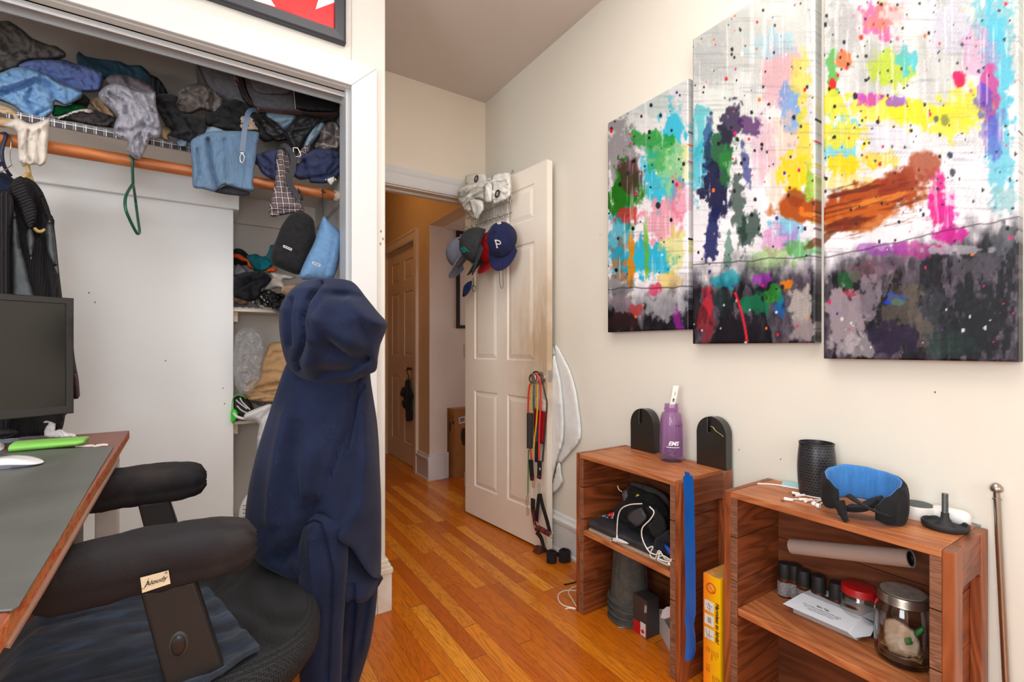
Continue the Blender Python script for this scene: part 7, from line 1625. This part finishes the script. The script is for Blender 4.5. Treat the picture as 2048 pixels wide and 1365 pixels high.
# mouse
c = (up(85, 925, z=TZ)+up(-18, 932, z=TZ))/2
a = up(84, 930, z=TZ); L_ = .115; ax = Vector((.96, -.22, 0)).normalized(); ay = Vector((-ax.y, ax.x, 0)); c = a-ax*L_/2
T = thing('computer_mouse', 'white wireless mouse lying on the grey desk mat', 'mouse', (c.x, c.y, TZ))
rs = []; rs2 = []
def mo(w, l, zf):
    out = []
    for k in range(40):
        an = 2*PI*k/40; cx_, sy_ = math.cos(an), math.sin(an); x = l*math.copysign(abs(cx_)**.75, cx_); y = w*math.copysign(abs(sy_)**.8, sy_)
        out.append(Vector((c.x, c.y, TZ+zf(x)))+ax*x+ay*y)
    return out
H_ = L_/2; arch = lambda k: (lambda x: k*(.021-.016*(x/H_)**2)+.0005)
obj('base', rings(NB(), [mo(.024, H_*.88, lambda x: .0005), mo(.0285, H_*.985, arch(.42)), mo(.0287, H_*.99, arch(.46))]), mat('mouse_aluminium', (170,172,186), .3, metal=.5), T, smooth=60)
obj('shell', rings(NB(), [mo(.0287, H_*.992, arch(.47)), mo(.0290, H_, arch(.62)), mo(.0270, H_*.965, arch(.82)), mo(.021, H_*.86, arch(.95)), mo(.010, H_*.6, arch(1.0)), mo(.001, H_*.1, arch(1.0))]), mat('mouse_white', (236,236,240), .15, coat=.5), T, smooth=60)
# green phone sleeve
a = up(26, 894, z=DZ+.012); b = up(174, 882, z=DZ+.012); ax = (b-a); L_ = ax.length; ax.normalize(); ay = Vector((-ax.y, ax.x, 0))
T = thing('green_sleeve', 'bright green hollow phone sleeve lying at the back of the desk', 'phone case', (a+b)/2-Vector((0, 0, .012)))
def sec(t_, w, h_, zc): return [a+ax*t_*L_+ay*(w*math.copysign(abs(math.cos(q))**.8, math.cos(q)))+Vector((0, 0, zc-.012+h_*math.copysign(abs(math.sin(q))**.8, math.sin(q)))) for q in [2*PI*k/24 for k in range(24)]]
GRN = mat('lime_rubber', (128,196,84), .45, bump=(200,.05))
rs = [sec(.03, .030, .0065, .0105), sec(0, .034, .0095, .0115), sec(0.02, .0355, .0112, .0125), sec(.5, .036, .0105, .0125), sec(.9, .036, .0095, .0125), sec(.985, .034, .007, .014), sec(1.0, .030, .003, .0155)]
obj('sleeve', rings(NB(), rs), GRN, T, smooth=60)
obj('dark_opening', rings(NB(), [sec(.028, .0295, .0062, .0105), sec(.0295, .0295, .0062, .0105)]), mat('sleeve_inside', (34,36,32), .8), T)
# crumpled tissue
c = up(122, 872, z=DZ+.012); T = thing('crumpled_tissue', 'crumpled white tissue standing behind the green sleeve', 'tissue', (c.x, c.y, DZ))
TS = mat('tissue_white', (236,230,232), .8, bump=(90,.5,.003)); NC = -FWv
relief('paper', [(89,873),(88,864),(92,854),(96,850),(97,846),(89,847),(86,845),(92,842),(102,844),(111,848),(111,856),(110,862),(118,859),(124,860),(134,866),(150,868),(154,874),(150,877),(128,877),(100,877)], Vector((c.x, c.y, DZ)), NC, TS, T, thick=.014, edge=5, amp=.006, freq=7, ang=60, step=1.5, rnd=False)
# clear plastic rings
for i, (px, py, r, m_, lab) in enumerate(((16, 884, .020, mat('clear_blue_film', (170,200,216), .15, alpha=.6), 'pale blue clear plastic lid lying at the back left of the desk'), (52, 880, .022, mat('clear_lilac_film', (150,134,152), .15, alpha=.55), 'lilac clear plastic film piece lying left of the crumpled tissue'), (84, 878, .024, mat('clear_lilac_film', 0), 'lilac clear plastic film piece touching the crumpled tissue'))):
    c = zz(px, py, DZ+.001); bm = lathe(NB(), [(0, 0), (r*1.3, .0), (r*1.3, .003), (r*1.1, .0035), (r, .0055), (r*.8, .003), (0, .003)], c, 28, sc=(1, 1)); tag(obj('plastic_disc', bm, m_, smooth=40), lab, 'plastic piece')
bm = tube(NB(), [zz(px, py, DZ+.003) for px, py in ((-8, 902), (0, 900), (4, 896), (3, 890), (-6, 888))], .0042, 10, 4); tag(obj('white_cord_end', bm, mat('white_rubber', 0), smooth=60), 'white cord end at the far left of the desk', 'cord')
bm = prism(NB(), [zz(px, py, DZ+.001) for px, py in ((150, 892.5), (186, 891), (190, 893.2), (194, 890.8), (208, 889.3), (216, 890), (216, 892), (207, 891.8), (196, 893.8), (188, 895), (184, 893.4), (150, 894.5))], (0, 0, .0022)); tag(obj('white_stick', bm, mat('white_rubber', 0)), 'thin white plastic stick lying at the back edge of the mat', 'stick')
c = zz(0, 874, DZ); bm = ellipsoid(NB(), c+Vector((-.02, .0, .010)), (.055, .03, .016), 24, 10); tag(obj('black_pouch', bm, mat('matte_black_cap', 0), smooth=60), 'low black case at the far left behind the clear plastic lids', 'case')
# ---- monitor
A0 = up(0, 583, d=1.11); A1 = up(148, 597, d=1.227); B1 = up(143, 827, d=1.227)
ex = (A1-A0); ex.z = 0; ex.normalize(); nz = Vector((ex.y, -ex.x, 0)); ezt = A1.z; ezb = B1.z
Wm = .56; O_ = Vector((A1.x, A1.y, 0))-ex*Wm
T = thing('monitor', 'black computer monitor standing at the far end of the desk', 'monitor', (O_.x+ex.x*Wm/2, O_.y+ex.y*Wm/2, DZ))
def mb(u0, u1, z0, z1, n0, n1): return prism(NB(), [O_+ex*u0+nz*n0+UPv*z0, O_+ex*u1+nz*n0+UPv*z0, O_+ex*u1+nz*n0+UPv*z1, O_+ex*u0+nz*n0+UPv*z1], nz*(n1-n0))
MB_ = mat('monitor_bezel', (24,24,25), .3, coat=.3); bz = .016
M = Matrix(((ex.x, 0, nz.x, O_.x), (ex.y, 0, nz.y, O_.y), (0, 1, 0, 0), (0, 0, 0, 1)))
rs = []
for (i_, z_) in ((0, -.030), (0, -.002), (.002, 0), (bz-.001, -.001), (bz, -.004)):
    rs.append([M @ Vector(p) for p in ((i_, ezb+i_*(1.4 if i_ > .01 else 1), z_), (Wm-i_, ezb+i_*(1.4 if i_ > .01 else 1), z_), (Wm-i_, ezt-i_, z_), (i_, ezt-i_, z_))])
bm = rings(NB(), rs, caps=False); bm.faces.new([bm.verts.new(p) for p in rs[0]])
obj('bezel', bm, MB_, T, smooth=30)
t = NT('lcd_screen'); t.set(rough=.22, spec=.6); t.col(lin((24,25,21))); SCR = t.m
obj('screen', mb(bz-.001, Wm-bz+.001, ezb+bz*1.4-.001, ezt-bz+.001, -.008, -.0042), SCR, T)
obj('back_shell', mb(.12, Wm-.12, ezb+.05, ezt-.05, -.055, -.030), MB_, T, bevel=.008)
obj('stand_neck', mb(Wm/2-.03, Wm/2+.03, DZ+.01, ezb+.12, -.075, -.055), MB_, T, bevel=.004)
bm = lathe(NB(), [(0, 0), (.10, 0), (.10, .008), (.09, .012), (0, .013)], O_+ex*(Wm/2)+nz*(-.07)+UPv*DZ, 36); obj('stand_base', bm, MB_, T, smooth=40)
# ================================================================ OFFICE CHAIR
SZ = .475
T = thing('office_chair', 'black mesh office chair with padded armrests pushed up to the desk', 'chair', (-.03, 1.19, 0))
t = NT('seat_mesh'); t.set(rough=.75, spec=.3); 
vo = t.n('ShaderNodeTexVoronoi'); vo.inputs['Scale'].default_value = 260; vo.inputs['Randomness'].default_value = .15; t.l(t.co('Object', (1, 1, .8)), vo.inputs['Vector'])
mk = t.ramp(vo.outputs['Distance'], [(.25, (0,0,0)), (.5, (255,255,255))]); t.col(t.mix(mk, lin((12,12,13)), lin((36,37,39)))); t.bump(mk, .6, .002); SMM = t.m
CX_, CY_ = -.045, 1.19
def rr(hx, hy, z, e=3.2, n=64):
    return [Vector((CX_+hx*math.copysign(abs(math.cos(a))**(2/e), math.cos(a)), CY_+hy*math.copysign(abs(math.sin(a))**(2/e), math.sin(a)), z+.012*math.cos(a)**2*(1 if math.cos(a) > 0 else 0))) for a in [2*PI*k/n for k in range(n)]]
rs = [rr(.20, .23, SZ-.085), rr(.235, .268, SZ-.075), rr(.250, .283, SZ-.05), rr(.252, .285, SZ-.028), rr(.244, .277, SZ-.008), rr(.225, .258, SZ+.002), rr(.18, .20, SZ+.003), rr(.10, .11, SZ-.002), rr(.01, .01, SZ-.004)]
obj('seat', rings(NB(), rs), SMM, T, smooth=70)
APM = NT('armrest_cover'); APM.set(rough=.8, spec=.3); v = APM.co()
APM.col(APM.mix(APM.ramp(APM.noise(v, 9, 4, .6), [(.52, (0,0,0)), (.72, (110,110,110))]), lin((36,34,37)), lin((104,92,78)))); b_ = APM.bump(APM.noise(v, 260, 3), .35, .0015); APM.bump(APM.noise(v, 22, 4), .25, .006, b_); APM = APM.m
def armpad(x0, x1, yc, z0, z1, hw):
    rs = []; n = 36; N_ = 22
    for i in range(N_+1):
        t_ = i/N_; x = x0+(x1-x0)*t_; e = 1-abs(2*t_-1)**5; e = max(e, 0)**.5
        w_ = hw*(.82+.18*t_)*(.25+.75*e); h_ = (z1-z0)/2*(.35+.65*e); zc = (z0+z1)/2+.006*math.sin(PI*t_)+(.006*t_)
        ring = []
        for k in range(n):
            a = 2*PI*k/n; ca, sa = math.cos(a), math.sin(a)
            p = Vector((x+.002*math.sin(9*a), yc+w_*math.copysign(abs(ca)**.62, ca)*(1 if sa > -.1 else .86), zc+h_*math.copysign(abs(sa)**(.5 if sa > 0 else .8), sa)))
            nz_ = noise.noise(p*26)*.0035+noise.noise(p*70)*.0012+(noise.noise(Vector((p.x*60, p.y*9, p.z*9)))*.003 if sa < -.2 else 0)
            ring.append(p+Vector((0, ca, sa))*nz_)
        rs.append(ring)
    return rings(NB(), rs)
def armrest(yc, x0, x1, z1, sx0, sx1, bot):
    p_ = obj('armrest_pad', armpad(x0, x1, yc, z1-.094, z1, .054), APM, T, smooth=180)
    bm = prism(NB(), [(sx0, yc-.016, z1-.08), (sx1, yc-.016, z1-.08), (sx1+.045, yc-.016, bot), (sx1+.03, yc-.016, bot-.06), (sx0+.045, yc-.016, bot-.06), (sx0+.035, yc-.016, bot)], (0, .032, 0))
    s_ = obj('arm_post', bm, mat('arm_post_plastic', (28,27,27), .5, bump=(250,.15)), T, bevel=.006, seg=3)
    return p_, s_
p1, s1_ = armrest(.948, -.222, .072, .728, -.090, -.018, .47)
p2, s2_ = armrest(1.475, -.29, -.004, .728, -.145, -.082, .47)
bm = NB(); c_ = up(357, 1291, y=.932-.001); ellipsoid(bm, c_+Vector((0, -.001, 0)), (.010, .004, .017), 20, 10); obj('lever_button', bm, mat('button_black', (30,30,32), .3), s1_, smooth=60)
bm = NB(); ellipsoid(bm, c_+Vector((0, .001, 0)), (.014, .003, .022), 20, 10); obj('button_surround', bm, mat('button_ring', (50,49,48), .5), s1_, smooth=60)
# cloth tag with script on the near armrest
yt = .8935; TGc = [up(px, py, y=yt) for px, py in ((284.5, 1187), (341, 1168), (337, 1142), (280.5, 1157))]
tg_ = obj('woven_tag', prism(NB(), TGc, (0, .0012, 0)), mat('tag_cream', (226,212,176), .7, c2=(214,192,164), scale=30), p1)
e_ = TGc[1]-TGc[0]; f_ = TGc[3]-TGc[0]; bs = basis(TGc[0]+f_*.36+e_*.10+Vector((0, -.0006, 0)), e_, f_)
obj('lettering', text_mesh('Aloudy', e_.length*.27, bs, .0002, shear=.45, bold=.0001), mat('black_print', 0), tg_)
# script flourish and ring mark
bm = tube(NB(), [bs @ Vector(p) for p in ((-.0035, -.001, .0004), (-.001, -.0022, .0004), (.002, .001, .0004), (.006, .009, .0004), (.0075, .0105, .0004))], .00035, 5, 4); obj('flourish', bm, mat('black_print', 0), tg_)
bm = NB(); c_ = TGc[0]+f_*.82+e_*.90+Vector((0, -.0006, 0)); lathe(bm, [(.0010, 0), (.0016, 0), (.0016, .0003), (.0010, .0003)], c_, 16, (0, -1, 0), caps=False); obj('ring_mark', bm, mat('black_print', 0), tg_)
# under-structure and backrest (mostly under the hoodie)
obj('seat_plate', bx((-.18, 1.05, SZ-.11), (.16, 1.33, SZ-.084)), BLK, T, bevel=.005)
for yc in (.948, 1.475): obj('arm_bracket', bx((-.06, min(yc, 1.19), .40), (.05, max(yc, 1.19), .425)), BLK, T, bevel=.004)
obj('gas_column', cyl(NB(), (-.03, 1.19, .10), (-.03, 1.19, SZ-.10), .028, .024, 24), BLK, T, smooth=40)
for k in range(5):
    a = k*2*PI/5+.35; d_ = Vector((math.cos(a), math.sin(a), 0)); o_ = Vector((-.03, 1.19, 0))
    bm = tube(NB(), [o_+UPv*.12, o_+d_*.15+UPv*.10, o_+d_*.27+UPv*.075], [.026, .022, .018], 10, 4); lg = obj('base_leg', bm, BLK, T, smooth=50)
    bm = cyl(NB(), o_+d_*.27+UPv*.028-d_.cross(UPv)*.02, o_+d_*.27+UPv*.028+d_.cross(UPv)*.02, .028, seg=20); obj('caster', bm, BLK, lg, smooth=40)
rs = []
for i in range(9):
    t_ = i/8; z_ = .56+.36*t_; w_ = .105*(1-.35*t_**2); xb = .25+.015*math.sin(t_*PI*.5)
    rs.append([Vector((xb+(.012 if k < 8 else -.012), 1.295+w_*(2*((k if k < 8 else 15-k))/7-1), z_)) for k in range(16)])
obj('backrest', rings(NB(), rs), SMM, T, smooth=60)
obj('back_bar', tube(NB(), [(.14, 1.2, .40), (.22, 1.25, .42), (.245, 1.29, .58)], .022, 12, 5), BLK, T, smooth=60)
# ---- navy fleece throw on the seat
TH = NT('navy_plush'); TH.set(rough=.85, sheen=.12); v = TH.co(); TH.col(TH.ramp(TH.noise(TH.co('Object', (2, 9, 4)), 4, 6, .65, .6), [(.35, (16,22,32)), (.52, (29,42,60)), (.72, (58,76,98))])); TH.bump(TH.noise(v, 350, 3), .5, .002); TH = TH.m
def inq(s_, t_):  # quad on the seat
    A, B, C_, D = Vector((.078, .952)), Vector((-.005, 1.285)), Vector((-.52, 1.42)), Vector((-.46, .70))
    return (A*(1-t_)+B*t_)*(1-s_)+(D*(1-t_)+C_*t_)*s_
top_, n_ = [], 60
for i in range(n_+1):
    row = []
    for k in range(n_+1):
        s_, t_ = i/n_, k/n_; p = inq(s_, t_); w_ = Vector((p.x, p.y, 0))
        dr = max(0, -.28-p.x); dy = max(0, .915-p.y)
        z_ = SZ+.012-dr*.9-dy*1.0+.010*noise.noise(Vector((p.x*7, p.y*16, 1)))+.007*noise.noise(Vector((p.x*14+p.y*22, p.y*30, 3)))+(.004 if min(s_, t_, 1-t_) < .03 else 0)
        row.append(Vector((p.x, p.y, z_)))
    top_.append(row)
bm = NB(); V = [[bm.verts.new(p) for p in r] for r in top_]; V2 = [[bm.verts.new(p-Vector((0, 0, .008))) for p in r] for r in top_]
for i in range(n_):
    for k in range(n_): bm.faces.new((V[i][k], V[i][k+1], V[i+1][k+1], V[i+1][k])); bm.faces.new((V2[i][k], V2[i+1][k], V2[i+1][k+1], V2[i][k+1]))
for i in range(n_):
    for (a, b) in ((0, 0), (n_, n_)): bm.faces.new((V[i][a], V[i+1][a], V2[i+1][a], V2[i][a])); bm.faces.new((V[a][i], V[a][i+1], V2[a][i+1], V2[a][i]))
tag(obj('fleece_throw', bm, TH, smooth=60), 'dark navy plush throw crumpled on the seat of the office chair', 'throw')
# ================================================================ HOODIE
HDM = NT('navy_sweatshirt'); HDM.set(rough=.95, sheen=.06, spec=.12); v = HDM.co()
b0 = HDM.ramp(HDM.noise(v, 10, 5), [(.3, (23,30,52)), (.7, (33,41,67))])
vo = HDM.n('ShaderNodeTexVoronoi'); vo.inputs['Scale'].default_value = 70; HDM.l(v, vo.inputs['Vector'])
b0 = HDM.mix(HDM.math('LESS_THAN', vo.outputs['Distance'], .055), b0, lin((84,92,112)))
HDM.col(b0); n1 = HDM.bump(HDM.noise(v, 700, 2), .35, .001); HDM.bump(HDM.noise(v, 30, 4), .15, .003, n1); HDM = HDM.m
CK = lambda L_, k: [(a_*k, b_, c_) for a_, b_, c_ in L_]
T = thing('hoodie', 'navy blue hooded sweatshirt draped over the back of the office chair', 'hoodie', up(650, 1300, d=1.25))
D0 = 1.265
body = [(700, 592, 728, D0, .07), (716, 584, 732, D0, .085), (740, 575, 735, D0, .11), (770, 567, 737, D0, .13), (800, 558, 741, D0, .14), (850, 545, 747, D0-.01, .16), (900, 532, 751, D0-.01, .17), (950, 520, 754, D0-.01, .17), (1000, 513, 757, D0-.01, .17), (1050, 513, 758, D0-.01, .17), (1080, 528, 758, D0-.01, .165), (1110, 572, 758, D0-.02, .15), (1140, 632, 757, D0-.03, .13), (1164, 688, 756, D0-.04, .10), (1182, 728, 753, D0-.04, .05)]
cr = [(.016, 5, [(724,775),(712,790),(705,830),(690,900)]), (-.010, 16, [(628,900),(612,985),(575,1080)]), (.020, 14, [(625,1010),(600,1080),(560,1120)]), (.010, 3, [(728,722),(705,790),(690,860),(655,960)]), (-.020, 18, [(740,820),(744,900),(735,1000),(700,1060)]),
      (.030, 10, [(640,1042),(622,1075),(610,1110)]), (.045, 16, [(690,1105),(715,1150),(748,1180)]), (-.022, 16, [(700,1060),(730,1110),(752,1140)]), (-.014, 14, [(575,830),(560,900),(548,980),(545,1040)]), (.012, 12, [(590,850),(583,950),(600,1020)]), (.016, 8, [(700,1180),(704,1260),(700,1350)]), (-.012, 10, [(600,1130),(640,1190),(655,1260)])]
obj('body', loft_view(body, 140, 9, .016, 8, 2, CK(cr, 1.5), vstretch=.3), HDM, T, smooth=180)
low = [(1020, 560, 690, 1.31, .05), (1050, 520, 720, 1.32, .10), (1120, 527, 745, 1.32, .12), (1150, 542, 752, 1.32, .12), (1190, 570, 752, 1.32, .12), (1240, 610, 747, 1.31, .11), (1300, 636, 737, 1.31, .10), (1345, 645, 724, 1.31, .095), (1375, 648, 714, 1.31, .09)]
obj('lower_body', loft_view(low, 110, 9, .014, 9, 12, [(.03, 7, [(705,1180),(700,1260),(690,1365)]), (-.02, 12, [(560,1080),(590,1140),(640,1220)]), (.02, 7, [(735,1180),(726,1240),(716,1300)])], vstretch=.3), HDM, T, smooth=180)
slv = [(1026, 634, 656, 1.13, .03), (1036, 620, 672, 1.13, .045), (1050, 610, 690, 1.13, .055), (1075, 604, 694, 1.13, .06), (1110, 600, 694, 1.12, .06), (1160, 605, 690, 1.11, .058), (1210, 610, 688, 1.11, .055), (1270, 604, 684, 1.11, .052), (1330, 603, 682, 1.11, .05), (1375, 606, 680, 1.11, .048)]
cs = [(.012, 4, [(612,1052),(625,1046),(638,1050)]), (.012, 6, [(640,1060),(660,1150),(655,1260),(650,1365)]), (-.008, 8, [(620,1080),(628,1180),(622,1300)])]
obj('sleeve', loft_view(slv, 70, 9, .010, 13, 5, CK(cs, 1.3), vstretch=.5), HDM, T, smooth=180)
flp = [(1085, 700, 735, 1.19, .02), (1100, 695, 752, 1.18, .035), (1120, 700, 757, 1.18, .04), (1140, 716, 757, 1.18, .04), (1158, 732, 755, 1.18, .03), (1170, 742, 751, 1.18, .015)]
hood = [(560, 640, 690, 1.18, .03), (563, 620, 703, 1.18, .055), (571, 602, 712, 1.18, .075), (585, 588, 722, 1.17, .095), (600, 578, 734, 1.17, .105), (622, 570, 752, 1.16, .115), (640, 568, 769, 1.16, .118), (650, 568, 773, 1.16, .118), (668, 569, 766, 1.16, .115), (690, 572, 757, 1.16, .11), (710, 576, 753, 1.17, .105), (730, 582, 750, 1.17, .095), (745, 592, 744, 1.18, .08), (757, 608, 720, 1.19, .06), (768, 625, 700, 1.20, .04)]
ch = [(.020, 5, [(640,566),(615,600),(604,640),(608,670),(600,700),(590,722),(596,738)]), (-.012, 8, [(650,580),(628,610),(620,650),(625,680)]), (-.018, 14, [(660,600),(640,650),(630,700),(620,730)]), (.022, 9, [(665,590),(690,588),(712,592)]), (-.016, 18, [(640,640),(690,680),(740,700)]), (.024, 10, [(655,690),(690,716),(720,720)]), (.035, 12, [(640,745),(690,742),(716,724),(722,716)]), (-.014, 12, [(700,600),(735,630),(765,650)]), (.014, 12, [(720,650),(735,690),(745,740)]), (.014, 6, [(580,600),(574,640),(577,690)])]
obj('hood', loft_view(hood, 130, 9, .014, 9, 9, CK(ch, 1.25), vstretch=.8), HDM, T, smooth=180)
# ================================================================ CAMERA, LIGHT
cam = bpy.data.cameras.new('camera'); co = bpy.data.objects.new('camera', cam); COL.objects.link(co)
co.location = (0, 0, EYE); co.rotation_euler = (PI/2, 0, -YAW)
cam.sensor_width = 36; cam.lens = 36*F/2048; cam.shift_y = (HY-682.5)/2048; cam.clip_start = .02
bpy.context.scene.camera = co
def area(name, loc, rot, sx, sy, power, c):
    l = bpy.data.lights.new(name, 'AREA'); l.shape = 'RECTANGLE'; l.size = sx; l.size_y = sy; l.energy = power; l.color = c
    o = bpy.data.objects.new(name, l); COL.objects.link(o); o.location = loc; o.rotation_euler = rot; return o
area('window_daylight', ((WX0+WX1)/2, -1.62, (WZ0+WZ1)/2), (PI/2, 0, 0), WX1-WX0-.1, WZ1-WZ0-.1, 17, (.88, .95, 1))
area('left_fill_light', (-2.28, -.45, 1.5), (0, -PI/2, 0), 1.4, 1.3, 48, (.9, .96, 1))  # unseen fill added at the left wall to brighten door and right wall
area('ceiling_fill', (-.7, .3, 2.45), (0, 0, 0), .45, .45, 6, (.98, .98, .97))  # overhead fill without a fixture, added to lift the room
sp = bpy.data.lights.new('bounce_flash', 'SPOT'); sp.energy = 420; sp.spot_size = 1.85; sp.spot_blend = 1; sp.shadow_soft_size = .15; sp.color = (.95, .97, 1)
so = bpy.data.objects.new('bounce_flash', sp); COL.objects.link(so); so.location = (.5, .35, 1.6); so.rotation_euler = (PI-.1, 0, 0)
area('camera_flash', (-.12, -.2, 1.12), (PI/2, 0, -YAW+.1), .3, .3, 3.6, (.93, .97, 1))
def point(name, loc, power, c, r=.08):
    l = bpy.data.lights.new(name, 'POINT'); l.energy = power; l.color = c; l.shadow_soft_size = r
    o = bpy.data.objects.new(name, l); COL.objects.link(o); o.location = loc; return o
point('hall_lamp', (.85, 3.5, 2.45), 4.0, (1, .55, .2))
point('side_room_daylight', (2.6, 3.0, 1.2), 5, (1, .88, .84), .3)
w = bpy.data.worlds.new('world'); bpy.context.scene.world = w; w.use_nodes = True
w.node_tree.nodes['Background'].inputs[0].default_value = (.9, .95, 1, 1); w.node_tree.nodes['Background'].inputs[1].default_value = .6
vs = bpy.context.scene.view_settings; vs.view_transform = 'Standard'; vs.look = 'None'; vs.exposure = .14; vs.gamma = 1; vs.use_curve_mapping = False
